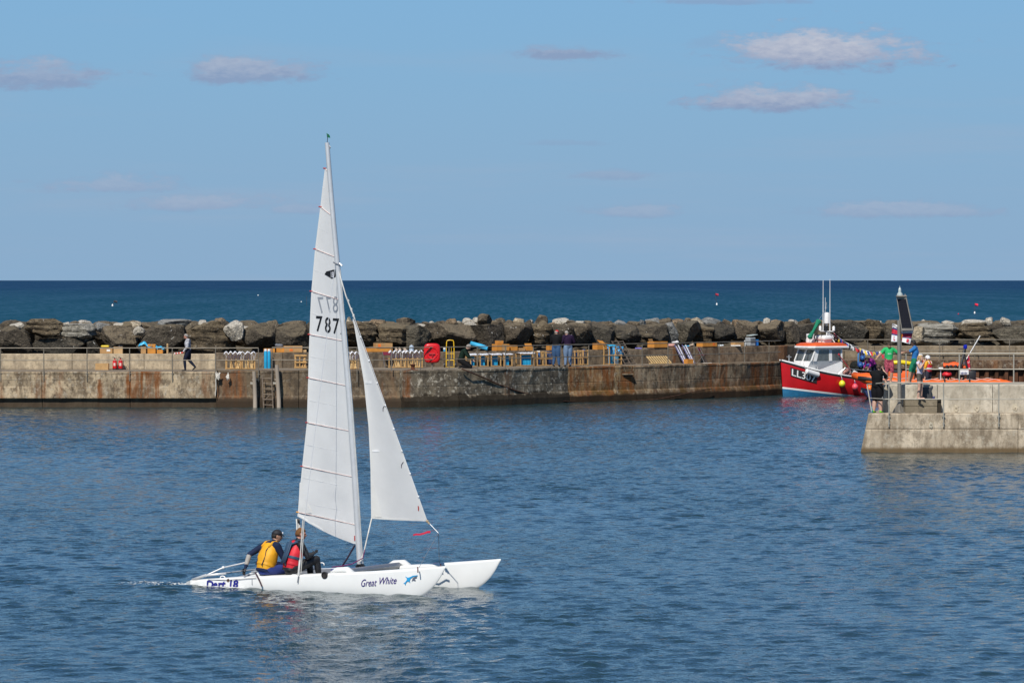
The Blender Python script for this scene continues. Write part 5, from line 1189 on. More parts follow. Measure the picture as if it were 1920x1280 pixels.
def deck_pt(px, y=None, back=None):          # on the walkway: from the photo row of its foot, or a distance in front of the back wall
    z = deckz(px)
    D = (H - z) * F / (y - 525) if back is None else parD(px) - back
    return Vector((X(px, D), D, z))
def wall_top(px, z=None):
    D = parD(px) + .28; zz = 2.46 if px < 405 else 2.51 if px < 1215 else 2.57
    return Vector((X(px, D), D, zz))
def wall_ang(px): a, b = parD(px - 20), parD(px + 20); return math.atan2(b - a, X(px + 20, b) - X(px - 20, a))
def width(px0, px1): return (px1 - px0) * parD((px0 + px1) / 2) / F
def tube_rack(px0, px1, h, lbl, n, tm, capm=cap_w, wood=pine, posts=2, group='tube racks on the quay', depth=.42, back=None, tube_top=0.0, gap=0, mid=True, sheet=None, cap_h=.07, y=None):
    cx = (px0 + px1) / 2; w = width(px0, px1)
    t = thing('tube_rack', lbl, 'tube rack', deck_pt(cx, y=y, back=.55 if (back is None and y is None) else back), wall_ang(cx), group)
    hw = w / 2
    for i in range(posts):
        x = lerp(-hw + .035, hw - .035, i / (posts - 1))
        for yy in (-depth / 2, depth / 2):
            mb = MB(); mb.bbox((x, yy, h / 2), (.05, .045, h), .006); mb.build('post', wood, t)
    for z in ((.05, h - .06) if not mid else (.05, h * .52, h - .05)):
        for yy in (-depth / 2 - .035, depth / 2 + .035):
            mb = MB(); mb.bbox((0, yy, z), (w, .022, .04), .005); mb.build('rail', wood, t)
    for i in range(n):
        x = lerp(-hw + .11, hw - .11, (i + .5) / n); r = min(.075, (w - .22) / n / 2 * .96)
        if gap and i % gap == gap - 1: continue
        mb = MB(); mb.lathe((x, -.06, .07), [(r, 0), (r, h - .12 + tube_top), (r * .9, h - .115 + tube_top)], 12); tb = mb.build('tube', tm, t, smooth=40)
        if capm: mb = MB(); mb.lathe((x, -.06, .07 + h - .13 + tube_top), [(r * 1.06, 0), (r * 1.06, cap_h), (r * .8, cap_h + .012)], 12); mb.build('tube_cap', capm, tb, smooth=40)
    if sheet:
        g = []; rs = random.Random(int(px0))
        for i in range(15):
            x = lerp(-hw - .02, hw + .02, i / 14); row = []
            for (yy, zz) in ((-depth / 2 - .06, h - .01 - rs.random() * .05), (-depth / 2 - .05, h), (-.05, h + .015 + rs.random() * .04), (depth / 2, h + .01)): row.append(Vector((x + rs.uniform(-.01, .01), yy, zz + rs.uniform(-.015, .015))))
            g.append(row)
        mb = MB(); mb.sheet(g, .006); mb.build('cover_sheet', sheet, t, smooth=True)
    return t
def strapped_rack(px0, px1, lbl, y, h=.5, n=5):
    cx = (px0 + px1) / 2; t = tube_rack(px0, px1, h, lbl, 0, None, None, posts=n, wood=pine, mid=False, y=y, group='strapped timber racks')
    w = width(px0, px1); rs = random.Random(int(px0)); d = .42
    for i in range(n * 2):                               # slanting slats within the frame
        x = lerp(-w / 2 + .08, w / 2 - .08, rs.random()); mb = MB(); mb.tube([(x, -d / 2 - .02, .06), (x + rs.uniform(-.12, .12), -d / 2 + .1, h - .06)], .022, 4); mb.build('slat', pine_l, t)
    for i in range(n + 1):                               # strips tied from the cover down to the rack, in slanting pairs
        x = lerp(-w / 2 + .06, w / 2 - .06, i / n); k = .74 + rs.uniform(-.04, .06)
        for dx in (-.09, .08):
            mb = MB(); mb.tube([(x + dx * rs.uniform(.1, .9), -.20, h * rs.uniform(.75, 1.0)), (x + dx * .45, -.19, lerp(h, k, .5)), (x + dx, -.18, k)], [.016, .022, .015], 6, flat=.5); mb.build('hanging_strip', poly if rs.random() < .3 else purple, t)
    g = []
    for i in range(25):
        x = lerp(-w / 2 - .10, w / 2 + .04, i / 24); a = abs(math.sin(i * math.pi / 24 * n))
        g.append([Vector((x, yy,   .74 + .12 * a - dz + rs.uniform(-.02, .02))) for yy, dz in ((-.22, .02 + .03 * rs.random()), (-.20, .0), (-.1, -.02), (.0, .0))])
    mb = MB(); mb.sheet(g, .006); mb.build('cover_sheet', poly, t, smooth=True)
    return t
def carton(px0, px1, y0, y1, lbl, m=card, flaps=False, tilt=0, base=None, rz=None, sticker=None, depth=None, tapeline=True, group='cartons along the quay', open_up=False):
    cx = (px0 + px1) / 2; D = parD(cx) + .28; s = D / F; w = (px1 - px0) * s; h = (y1 - y0) * s; d = depth or min(.5, max(.28, w * .6))
    p = wall_top(cx) if base is None else base
    t = thing('carton', lbl, 'carton', p, wall_ang(cx) + (R(rz) if rz else 0), group)
    if open_up:
        th = .012; mb = MB()
        for (c, s3) in (((0, 0, th), (w, d, th)), ((0, -d / 2, h / 2), (w, th, h)), ((0, d / 2, h / 2), (w, th, h)), ((-w / 2, 0, h / 2), (th, d, h)), ((w / 2, 0, h / 2), (th, d, h))): mb.box(c, s3)
        mb.build('carton_body', m, t)
    else: mb = MB(); mb.bbox((0, 0, h / 2), (w, d, h), .008); mb.build('carton_body', m, t)
    if tapeline and not open_up: mb = MB(); mb.box((0, 0, h + .002), (w * .98, .05, .004)); mb.box((0, -d / 2 - .002, h * .86), (.05, .004, h * .26)); mb.build('tape', tape, t)
    if flaps:
        for sx, an in ((-1, R(38)), (1, R(-28))):
            mb = MB(); q = Vector((sx * w / 2, 0, h)); L_ = w * .42; mb.box(q + Vector((sx * L_ / 2 * math.cos(an) * (1 if sx > 0 else 1), 0, L_ / 2 * abs(math.sin(an)))), (L_, d * .95, .01), rot=Matrix.Rotation(-sx * abs(an), 3, 'Y')); mb.build('flap', m, t)
    if sticker: mb = MB(); mb.box((sticker[1] * w, -d / 2 - .003, h * sticker[2]), (sticker[3], .004, sticker[4])); mb.build('label_patch', sticker[0], t)
    return t
# --- left stretch, on the pale wall
carton(188, 211.5, 651.5, 662.5, 'taped carton with white label under the yellow packet', sticker=(white_s, .18, .55, .17, .09))
carton(213.5, 230, 650, 662.5, 'small pale open carton right of the taped carton', m=card_l, open_up=True)
mb = MB(); mb.tube([(-.19, 0, 0), (-.15, 0, .01), (.15, 0, .01), (.19, 0, 0)], [.03, .05, .05, .03], 10); o = mb.build('yellow_packet', mat('yellow_plastic', (.75, .55, .02), .4)); o.location = wall_top(197) + Vector((0, -.02, .34)); tag(o, 'yellow rolled packet lying on the taped carton', 'packet')
mb = MB(); mb.ball((0, 0, .04), (.10, .06, .06), 10, 8); mb.ball((.11, .0, .05), (.06, .05, .05), 8, 6); o = mb.build('tool_bundle', dark_c); o.location = wall_top(224) + Vector((0, 0, .29)); tag(o, 'small dark bundle on the small pale open carton', 'bundle')
carton(264.5, 274, 649, 661.5, 'narrow upright carton at the left end under the blue sheet', m=card)
carton(277, 292, 644, 661.5, 'two-high carton with round print under the blue sheet', m=card_o, sticker=(mat('brown_print', (.25, .11, .04), .8), .0, .68, .12, .12))
carton(294.5, 305.5, 654, 661.5, 'low orange carton right of the two-high carton', m=card_o)
mb = MB(); mb.lathe((0, 0, 0), [(.05, 0), (.05, .44), (.055, .46), (.03, .48)], 12); o = mb.build('cardboard_tube', card_l, smooth=40); o.location = wall_top(314); tag(o, 'upright cardboard tube on the pale wall right of the blue sheet', 'tube')
mb = MB(); mb.box((0, 0, .03), (.9, .16, .03)); mb.box((.05, .05, .07), (.7, .10, .03), rz=.06); o = mb.build('timber_offcuts', pine_d); o.location = wall_top(332); tag(o, 'flat brown timber offcuts on the wall behind the walking man', 'timber')
g = []; rs = random.Random(8)
for i in range(16):
    tt = i / 15; base = .44 + .16 * math.exp(-((tt - .2) / .14) ** 2) - .24 * max(0, tt - .55) + .03 * math.sin(i * 2.1)
    g.append([Vector((lerp(-.62, .62, tt), lerp(-.16, .22, j / 5) + rs.uniform(-.02, .02), base - .16 * abs(j / 5 - .45) * 2 + rs.uniform(-.035, .035))) for j in range(6)])
mb = MB(); mb.sheet(g, .012); o = mb.build('blue_sheet', cyan_l, smooth=True); o.location = wall_top(284); tag(o, 'crumpled bright blue plastic sheet lying over the cartons on the left wall', 'plastic sheet')
b = deck_pt(191.5, back=.45); carton(179.5, 204, 680.5, 693, 'brown wooden crate on the walkway left of the fire extinguishers', m=mat('ply_crate', (.47, .29, .13), .8, var=.15), base=b, tapeline=False, group='crates on the walkway')
ext_red = mat('extinguisher_red', (.62, .012, .012), .3)
def extinguisher(px, lbl):
    t = thing('fire_extinguisher', lbl, 'fire extinguisher', deck_pt(px, back=.35), 0, 'fire extinguishers')
    mb = MB(); mb.lathe((0, 0, 0), [(.10, .06), (.105, .08), (.105, .42), (.09, .47), (.045, .51), (.03, .53)], 18); c = mb.build('cylinder', ext_red, t, smooth=40)
    mb = MB(); mb.lathe((0, 0, 0), [(.112, 0), (.112, .07), (.106, .075)], 18); mb.build('foot_ring', dark_c, t, smooth=40)
    mb = MB(); mb.box((0, 0, .56), (.05, .04, .07)); mb.tube([(0, 0, .58), (-.07, 0, .62), (-.12, 0, .60)], .014, 6); mb.tube([(0, 0, .565), (-.11, 0, .565)], .010, 6); mb.build('valve', dark_c, t)
    mb = MB(); mb.tube([(.02, 0, .55), (.10, -.02, .56), (.14, -.04, .46), (.135, -.05, .2), (.12, -.05, .12)], .014, 6); mb.build('hose', dark_c, t, smooth=True)
    mb = MB(); mb.add([(.107 * math.sin(a), -.107 * math.cos(a), z) for a in (-.5, -.2, .1, .4) for z in (.2, .34)], [(0, 2, 3, 1), (2, 4, 5, 3), (4, 6, 7, 5)]); mb.build('instruction_label', mat('pale_print', (.72, .55, .5), .6), c)
extinguisher(215, 'red fire extinguisher next to the wooden crate, the left one of the pair'); extinguisher(226, 'red fire extinguisher farther from the wooden crate, the right one of the pair')
# --- racks and boxes, middle stretch
strapped_rack(423, 451.5, 'pine rack with drooping polythene at the left end of the walkway racks', 692.6, n=4); strapped_rack(452.5, 478, 'pine rack with drooping polythene beside the left railing end', 692.6, n=3)
for px, lbl in ((498, 'bright blue upright cylinder with white cap, nearer the ladder rail'), (504.5, 'bright blue upright cylinder with white cap, right of its twin')):
    t = thing('gas_cylinder', lbl, 'cylinder', deck_pt(px, back=.4), 0, 'upright blue cylinders')
    mb = MB(); mb.lathe((0, 0, 0), [(.075, 0), (.08, .02), (.08, .80), (.065, .86)], 16); mb.build('cylinder_body', cyan, t, smooth=40)
    mb = MB(); mb.lathe((0, 0, .84), [(.068, 0), (.068, .08), (.05, .10)], 14); mb.build('cylinder_cap', cap_w, t, smooth=40)
carton(494.5, 515, 651, 658, 'long low orange carton behind the blue cylinders', m=card_o, depth=.3)
carton(518, 535, 650, 658.5, 'squat orange carton left of the raised flat carton', m=card_o)
carton(532, 566, 646.5, 658.5, 'wide orange carton with bright sticker left of the mainsail', m=card, sticker=(orange_s, -.12, .35, .16, .1))
carton(565, 574, 654, 658.5, 'small flat carton at the edge of the mainsail', m=card_l)
mb = MB(); mb.ball((0, 0, .08), (.20, .12, .09), 12, 8); mb.ball((-.12, -.03, .1), (.08, .08, .08), 10, 8); o = mb.build('grey_sack', mat('grey_sack', (.16, .17, .19), .8, bump=.4), smooth=True); o.location = wall_top(523) + Vector((0, .15, .24)); tag(o, 'grey sack on the squat orange carton', 'sack')
def frame_stack(px0, px1, y0, y1, lbl, m=pine):
    cx = (px0 + px1) / 2; w = width(px0, px1); D = parD(cx) - .5; h = (y1 - y0) * D / F
    t = thing('timber_rack', lbl, 'timber rack', deck_pt(cx, back=.5), wall_ang(cx))
    for x, yy, lean in ((-w / 2 + .04, -.15, 0), (-w / 2 + .22, -.18, .02), (w / 2 - .2, -.12, .13), (w / 2 - .05, -.15, -.02), (-w / 2 + .05, .15, 0), (w / 2 - .05, .15, 0)):
        mb = MB(); mb.tube([(x, yy, 0), (x + lean, yy + .02, h)], .04, 4); mb.build('post', m, t)
    for z in (h - .04, h * .45, .06): mb = MB(); mb.bbox((0, -.2, z), (w, .03, .07), .006); mb.build('rail', m, t)
    for z in (h - .04, .06): mb = MB(); mb.bbox((0, .19, z), (w, .03, .07), .006); mb.build('rail', m, t)
frame_stack(552.5, 574, 664, 690, 'empty pine frame standing left of the mainsail')
strapped_rack(650, 670, 'pine rack with purple and white wrapped tubes between mast and jib', 692.5, n=3)
carton(684, 735, 650, 657.5, 'long flat orange carton under the boxy carton right of the jib', m=card_o, depth=.4)
b = wall_top(718) + Vector((0, .02, .20)); carton(702.5, 734.5, 642, 650.5, 'boxy carton with orange sticker on top of the long flat carton', m=card, base=b, sticker=(orange_s, -.3, .5, .14, .14))
def folding_chair(px, lbl, seatm, face=0.0, y=None, tilt=0):
    t = thing('folding_chair', lbl, 'chair', deck_pt(px, back=.5 if y is None else None, y=y), face)
    fm = mat('chair_tube', (.30, .29, .28), .4, metal=.6)
    for x in (-.21, .21):
        mb = MB(); mb.tube([(x, -.22, 0), (x, .18, .78)], .013, 6); mb.build('leg', fm, t); mb = MB(); mb.tube([(x, .22, 0), (x, -.2, .45)], .013, 6); mb.build('leg', fm, t)
    mb = MB(); mb.bbox((0, 0, .43), (.42, .40, .025), .01); mb.build('seat', seatm, t); mb = MB(); mb.bbox((0, .15, .70), (.42, .02, .18), .008, rot=Matrix.Rotation(R(-24), 3, 'X')); mb.build('backrest', seatm, t)
maroon = mat('maroon_vinyl', (.16, .012, .03), .5)
folding_chair(727, 'folding chair with maroon seat left of the long timber rack', maroon, R(20))
t = strapped_rack(730, 760, 'pine rack with polythene swags under the white slippers', 690, n=4); strapped_rack(761, 791, 'pine rack with polythene swags beside the red housing', 690, n=4)
for px, lbl, rz_ in ((743, 'left beige slab of folded polystyrene on the swagged rack', .5), (749.5, 'middle beige slab of folded polystyrene on the swagged rack', .5), (759, 'right beige slab of folded polystyrene leaning on the wall', .7)):
    mb = MB(); mb.bbox((0, 0, -.03), (.10, .12, .20), .015, rot=Matrix.Rotation(-rz_, 3, 'Y')); o = mb.build('polystyrene_slab', mat('beige_foam', (.55, .42, .32), .8)); o.location = wall_top(px) + Vector((0, 0, .16)); tag(o, lbl, 'slab', 'beige slabs on the wall')
bt = thing('water_bottle', 'large clear blue-tinted water bottle on the wall above the swagged racks', 'bottle', wall_top(771.5))
wb = mat('bottle_plastic', (.42, .52, .62), .15, var=.1)
mb = MB(); mb.lathe((0, 0, 0), [(.11, 0), (.125, .02), (.125, .10), (.115, .12), (.125, .14), (.125, .24), (.05, .30), (.04, .31)], 16); mb.build('bottle_body', wb, bt, smooth=40)
mb = MB(); mb.lathe((0, 0, .31), [(.045, 0), (.045, .03), (.03, .035)], 12); mb.build('bottle_cap', mat('cap_grey', (.4, .42, .45), .5), bt)
# lifebuoy housing
red_gf = mat('red_grp', (.62, .010, .012), .3, var=.06)
hs = thing('lifebuoy_housing', 'bright red moulded lifebuoy housing on a post at the quay edge', 'lifebuoy housing', Vector((X(810, frontD(810)), frontD(810) + .12, 1.74)))
rg = []; n = 28
def rrect(w, h, z, y, p=4.0): return [Vector((w * math.copysign(abs(math.cos(a)) ** (2 / p), math.cos(a)), y, z + h * math.copysign(abs(math.sin(a)) ** (2 / p), math.sin(a)))) for a in [2 * math.pi * k / n for k in range(n)]]
mb = MB(); mb.loft([rrect(.34, .42, .80, .13), rrect(.385, .46, .80, .06), rrect(.395, .47, .80, -.02), rrect(.375, .45, .80, -.09), rrect(.31, .39, .80, -.125), rrect(.22, .26, .80, -.11), rrect(.10, .12, .80, -.09)]); hb = mb.build('housing_shell', red_gf, hs, smooth=True)
mb = MB(); mb.tube([Vector((.26 * math.cos(a), -.125, .80 + .27 * math.sin(a))) for a in [2 * math.pi * k / 24 for k in range(25)]], .018, 8); mb.build('lifebuoy_relief', red_gf, hb, smooth=True)
mb = MB(); mb.bbox((0, -.135, .76), (.30, .03, .07), .012); mb.bbox((.02, -.13, .70), (.08, .03, .18), .012); mb.build('handle', mat('red_shadow', (.36, .006, .008), .4), hb)  # darker red bars put the shade of the moulded recess into the colour
mb = MB(); mb.cyl((0, .05, 0), (0, .05, .4), .035); mb.bbox((0, .05, .01), (.2, .2, .02), .004); mb.build('stand_post', rail_m, hs)
for px, h_, lbl, y in ((824, .36, 'short blue tube under the red lifebuoy housing', 688), (833.5, .92, 'tall blue tube standing between the red housing and yellow truck', 687)):
    t = thing('blue_tube', lbl, 'tube', deck_pt(px, y=y)); r = .09 if h_ < .5 else .06
    mb = MB(); mb.lathe((0, 0, 0), [(r, 0), (r, h_), (r * .8, h_ + .01)], 14); mb.build('tube_body', cyan, t, smooth=40)
    mb = MB(); mb.lathe((0, 0, h_ - .08), [(r * 1.08, 0), (r * 1.08, .10), (r * .7, .11)], 14); mb.build('tube_cap', cap_w if h_ > .5 else cyan, t, smooth=40)
# yellow hand truck
yl = mat('yellow_paint', (.78, .47, .01), .4); ht = thing('hand_truck', 'yellow two-wheeled hand truck standing beside the kneeling man', 'hand truck', deck_pt(844, y=689))
for x in (-.19, .19): mb = MB(); mb.tube([(x, .0, .08), (x, .04, .9), (x * .9, .08, 1.25)], .022, 8); mb.build('frame_tube', yl, ht, smooth=40)
mb = MB(); mb.tube([(-.171, .08, 1.24), (-.14, .085, 1.32), (0, .09, 1.34), (.14, .085, 1.32), (.171, .08, 1.24)], .022, 8); mb.build('handle', yl, ht, smooth=40)
for z in (.36, .68, 1.0): mb = MB(); mb.tube([(-.19, .03, z), (.19, .03, z)], .018, 8); mb.build('crossbar', yl, ht)
for x in (-.06, .06): mb = MB(); mb.tube([(x, .03, .36), (x, .04, 1.0)], .012, 6); mb.build('slat', yl, ht)
mb = MB(); mb.bbox((0, -.14, .03), (.44, .28, .012), .004); mb.build('toe_plate', yl, ht)
for x in (-.27, .27):
    mb = MB(); mb.lathe((x, .06, .13), [(.03, -.04), (.12, -.04), (.13, -.02), (.13, .02), (.12, .04), (.03, .04)], 18, axis='X'); w_ = mb.build('wheel', dark_c, ht, smooth=40)
    mb = MB(); mb.lathe((x, .06, .13), [(.05, -.045), (.055, 0), (.05, .045)], 12, axis='X'); mb.build('rim', mat('rim_grey', (.5, .5, .5), .4), w_)
# rolled blue sheet on the wall
def roll(px, lbl, L_, r, rx, rz_, m, dz=.2, yoff=0): 
    t = thing('rolled_sheet', lbl, 'plastic sheet', wall_top(px) + Vector((0, yoff, dz)), rz_)
    mb = MB(); k = 20; Mx = Matrix.Rotation(rx, 3, 'Y')
    rg = []
    for i in range(9):
        x = lerp(-L_ / 2, L_ / 2, i / 8); rg.append([Mx @ Vector((x + .02 * math.sin(a * 3 + i), r * (1 + .10 * math.sin(3 * a + i)) * math.cos(a), r * (1 + .1 * math.cos(2 * a + i * .7)) * math.sin(a))) for a in [2 * math.pi * q / k for q in range(k)]])
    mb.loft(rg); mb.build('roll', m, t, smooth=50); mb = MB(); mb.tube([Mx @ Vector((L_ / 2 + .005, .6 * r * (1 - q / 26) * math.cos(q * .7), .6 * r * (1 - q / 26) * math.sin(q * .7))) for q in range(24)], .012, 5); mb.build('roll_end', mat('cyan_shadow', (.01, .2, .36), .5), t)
roll(898, 'rolled bright blue plastic sheet tilted on the wall right of the kneeling man', .88, .11, R(17), 0, cyan_l, .26)
carton(924.5, 953, 642.5, 655, 'big open orange carton left of the opened flat boxes', m=card_o, flaps=False, sticker=(card, .1, .5, .3, .3))
b = wall_top(936) + Vector((0, .02, .34)); carton(930, 942, 637, 643, 'small carton on top of the big open orange carton', m=card_o, base=b)
carton(954, 969, 645, 655, 'square orange carton between the big carton and shallow tray', m=card_o)
carton(970, 983, 650, 655, 'shallow orange tray carton with white bits inside', m=card, open_up=True)
tt = carton(983, 999, 648, 655, 'orange carton with one flap raised upright left of the two men', m=card_o, open_up=True)
mb = MB(); mb.box((.05, .10, .26), (.40, .012, .19), rot=Matrix.Rotation(R(-28), 3, 'X')); mb.build('flap', card_o, tt)
carton(1026, 1034, 646, 655, 'narrow orange carton just left of the red-capped man', m=card_o)
# racks of blue tubes
RK = [(876, 893, .62, 'pine rack of bright blue tubes right beside the kneeling man', 4, cyan, None), (893.5, 913, .62, 'pine rack of bright blue tubes under the rolled blue sheet', 5, cyan, None), (914, 937, .62, 'pine rack of bright blue tubes under the big orange carton', 5, cyan, 'c'), (938, 958, .62, 'pine rack of bright blue tubes with knob ends under the square carton', 4, cyan, 'c')]
for a, b_, h_, lb, n_, tm, cm in RK: tube_rack(a, b_, h_, lb, n_, tm, None, sheet=poly, depth=.45, back=.5, mid=False)
tube_rack(968.5, 1000, .66, 'pine rack packed with bright blue tubes standing apart near the two men', 7, cyan, None, sheet=poly, back=.7, mid=False)
tube_rack(1001, 1016, .74, 'pine rack of mid-blue tubes under a white lid left of the two men', 3, blue_t, cap_w, back=.6)
tube_rack(1017, 1038, .72, 'pine rack of navy tubes half hidden behind the red-capped man', 4, navy_t, navy_t, back=.6)
tube_rack(1070, 1086, .74, 'empty-fronted pine rack just right of the jeans-clad men', 2, navy_t, None, back=.75)
tube_rack(1086.5, 1100, .78, 'tall pine rack of navy tubes right of the two men', 3, navy_t, blue_t, back=.55)
tt = carton(1113, 1136.5, 641.5, 653, 'carton with one lid flap raised above the rusty wall', m=card_o, open_up=True)
mb = MB(); mb.box((.14, .05, .37), (.36, .3, .012), rot=Matrix.Rotation(R(8), 3, 'Y') @ Matrix.Rotation(R(30), 3, 'X')); mb.build('flap', card_o, tt)
tube_rack(1134.5, 1152, .98, 'tall pine frame draped with light blue sheet', 3, cyan, None, posts=2, mid=True, back=.8, sheet=cyan_l)
tube_rack(1144.5, 1163, .55, 'low pine rack of bright blue tubes in front of the draped frame', 6, cyan, None, back=1.1)
g = []; rs = random.Random(14)
for i in range(12): g.append([Vector((lerp(-.42, .42, i / 11), yy + rs.uniform(-.02, .02), zz - .02 * abs(math.sin(i * 1.1)) + rs.uniform(-.03, .03))) for yy, zz in ((-.34, -.34), (-.30, -.16), (-.25, .04), (-.1, .1), (.1, .08))])
mb = MB(); mb.sheet(g, .02); o = mb.build('blue_tarpaulin', mat('tarp_blue', (.03, .26, .52), .5, var=.12), smooth=True); o.location = wall_top(1153) + Vector((0, 0, .08)); tag(o, 'light blue tarpaulin draped behind the tall pine frame', 'tarpaulin')
# weathered ladder frames leaning on the wall
def lean_frame(px, dpx, lbl, m, rungs=7, w=.36, h=1.2, dd=.4):
    p = deck_pt(px, back=.95); t = thing('ladder_frame', lbl, 'ladder frame', p, wall_ang(px), 'leaning ladder frames')
    lean = lambda z: Vector((-dpx * z, z * .5 / h, z))
    for x in (-w / 2, w / 2): mb = MB(); mb.tube([Vector((x, dd * 0, 0)), Vector((x, 0, 0)) + lean(h)], .028, 4); mb.build('side_rail', m, t)
    for i in range(rungs): z = h * (.06 + .9 * i / (rungs - 1)); mb = MB(); mb.tube([Vector((-w / 2, -.02, 0)) + lean(z), Vector((w / 2, -.02, 0)) + lean(z + .02)], .022, 4); mb.build('rung', m, t)
grey_w = mat('grey_timber', (.17, .135, .105), .9, var=.3)
lean_frame(1178, .42, 'grey weathered ladder frame leaning leftwards, the nearer of two', grey_w); lean_frame(1187, .36, 'grey weathered ladder frame leaning leftwards behind its neighbour', grey_w, rungs=6)
# pallet lying on edge
pl_t = thing('timber_pallet', 'pale slatted timber pallet propped on the walkway below the open carton', 'pallet', deck_pt(1231, back=.55), wall_ang(1231))
w = width(1203, 1258)
for z, y_ in ((.04, -.25), (.36, -.02)): mb = MB(); mb.bbox((0, y_, z), (w * .96, .05, .06), .006); mb.build('rail', pine_l, pl_t)
for i in range(9): x = lerp(-w / 2 + .1, w / 2 - .1, i / 8); mb = MB(); mb.tube([(x + .10, -.30, .04), (x - .10, -.05, .40)], .036, 4); mb.build('slat', pine_l, pl_t)
tt = carton(1216, 1250, 641, 652, 'open carton with a raised left flap above the timber pallet', m=card_o, open_up=True)
mb = MB(); mb.box((-.48, 0, .36), (.012, .3, .16), rot=Matrix.Rotation(R(-25), 3, 'Y')); mb.build('flap', card, tt)
for px, m, lbl, sc in ((1258, mat('pink_sack', (.55, .30, .25), .8, bump=.4), 'pink sack slumped on the wall below the tall grey stone', 1.0), (1266, mat('white_sack', (.62, .60, .60), .7, bump=.4), 'white plastic sack above the pink sack', .9), (1297, mat('tan_bundle', (.45, .35, .26), .8, bump=.4), 'tan bundle on the wall above the striped loungers', .6)):
    mb = MB(); mb.ball((0, 0, .09), (.22 * sc, .15, .10 * sc), 14, 8); mb.ball((.10 * sc, -.03, .12), (.12 * sc, .10, .10), 10, 8); mb.ball((-.14 * sc, .0, .05), (.13 * sc, .1, .06), 10, 8); o = mb.build('sack', m, smooth=True); o.location = wall_top(px) + Vector((0, 0, .12 if px == 1266 else 0)); tag(o, lbl, 'sack')
mb = MB(); mb.bbox((0, 0, .03), (.34, .2, .06), .02); o = mb.build('violet_packet', mat('violet_plastic', (.16, .14, .5), .5)); o.location = wall_top(1197); tag(o, 'small violet packet on the wall right of the ladder frames', 'packet')
mb = MB(); mb.bbox((0, 0, .03), (.26, .2, .05), .01); o = mb.build('cyan_packet', cyan_l); o.location = wall_top(1288) + Vector((0, 0, .02)); tag(o, 'small cyan packet on the wall above the striped loungers', 'packet')
stripe = mat('striped_cloth_violet', (.10, .09, .20), .7, var=.4, scale=20); stripe_w = mat('striped_cloth_white', (.62, .62, .66), .7)
for px, lbl in ((1283, 'bundle of violet and white tubes leaning on the wall, left of the orange crate'), (1297, 'bundle of violet and white tubes leaning on the wall, behind the orange crate')):
    t = thing('tube_bundle', lbl, 'tube bundle', deck_pt(px, back=.75), wall_ang(px), 'violet tube bundles')
    for i in range(5): mb = MB(); x = -.16 + i * .08; mb.tube([(x + .10, -.05 + .02 * i, 0), (x - .12, .42, .95 - .06 * (i % 3))], .032, 8); mb.build('wrapped_tube', stripe if i % 2 == 0 else stripe_w, t, smooth=40)
b = deck_pt(1291, back=1.0); carton(1284.5, 1299, 672, 680.5, 'small open orange crate on the walkway before the tube bundles', m=card_o, base=b, open_up=True, group='crates on the walkway')
folding_chair(1316, 'collapsed maroon folding chair right of the violet tube bundles', maroon, R(70))
mb = MB(); mb.tube([(0, 0, 0), (.35, .1, .02)], .02, 6); mb.tube([(-.1, .1, .02), (.1, -.15, .02)], .02, 6); o = mb.build('stick', mat('stick_pale', (.55, .5, .42), .8)); o.location = deck_pt(1322, back=1.3); tag(o, 'pale sticks lying on the walkway by the collapsed chair', 'stick')
carton(1306, 1344.5, 643, 651.5, 'long orange carton with bits on top above the chair shadow', m=card_o, depth=.45, sticker=(orange_s, .28, .5, .16, .12))
carton(1371, 1394, 643, 650, 'brown carton behind the white tray left of the plastic crate', m=card, depth=.35)
mb = MB(); mb.bbox((0, 0, .03), (.5, .3, .05), .01); o = mb.build('white_tray', white_s); o.location = wall_top(1379) + Vector((0, -.16, 0)); tag(o, 'flat white tray on the wall before the brown carton', 'tray')
mb = MB(); mb.bbox((0, 0, .05), (.18, .15, .09), .02); mb.ball((.14, 0, .05), (.06, .06, .05), 8, 6); o = mb.build('paper_bundle', mat('pale_paper', (.55, .6, .62), .7)); o.location = wall_top(1350); tag(o, 'small pale paper bundle right of the long orange carton', 'bundle')
clear = mat('clear_plastic', (.34, .36, .37), .2, var=.15)
t = thing('plastic_crate', 'clear grey plastic crate with a pale lid on the wall near the red boat', 'crate', wall_top(1407), wall_ang(1407))
mb = MB(); mb.bbox((0, 0, .22), (.42, .36, .44), .03); mb.build('crate_body', clear, t); mb = MB(); mb.bbox((.12, 0, .56), (.46, .4, .03), .01, rot=Matrix.Rotation(R(-6), 3, 'Y')); mb.build('lid', mat('lid_pale', (.5, .58, .56), .4), t); mb = MB(); mb.bbox((.02, -.19, .28), (.34, .02, .2), .01); mb.build('front_panel', mat('crate_dark', (.13, .14, .15), .3), t)
t = thing('blue_box', 'small bright blue box right of the clear plastic crate', 'box', wall_top(1417), wall_ang(1417)); mb = MB(); mb.bbox((0, 0, .15), (.22, .22, .30), .02); mb.build('box_body', mat('bright_blue', (.02, .2, .62), .45), t); mb = MB(); mb.bbox((0, 0, .31), (.235, .235, .03), .008); mb.build('lid', mat('lid_blue', (.03, .28, .66), .45), t)
mb = MB(); mb.lathe((0, 0, 0), [(.05, 0), (.055, .02), (.055, .20), (.03, .26), (.03, .29)], 12); o = mb.build('white_bottle', white_s, smooth=40); o.location = wall_top(1396.5); tag(o, 'white plastic bottle left of the clear plastic crate', 'bottle')
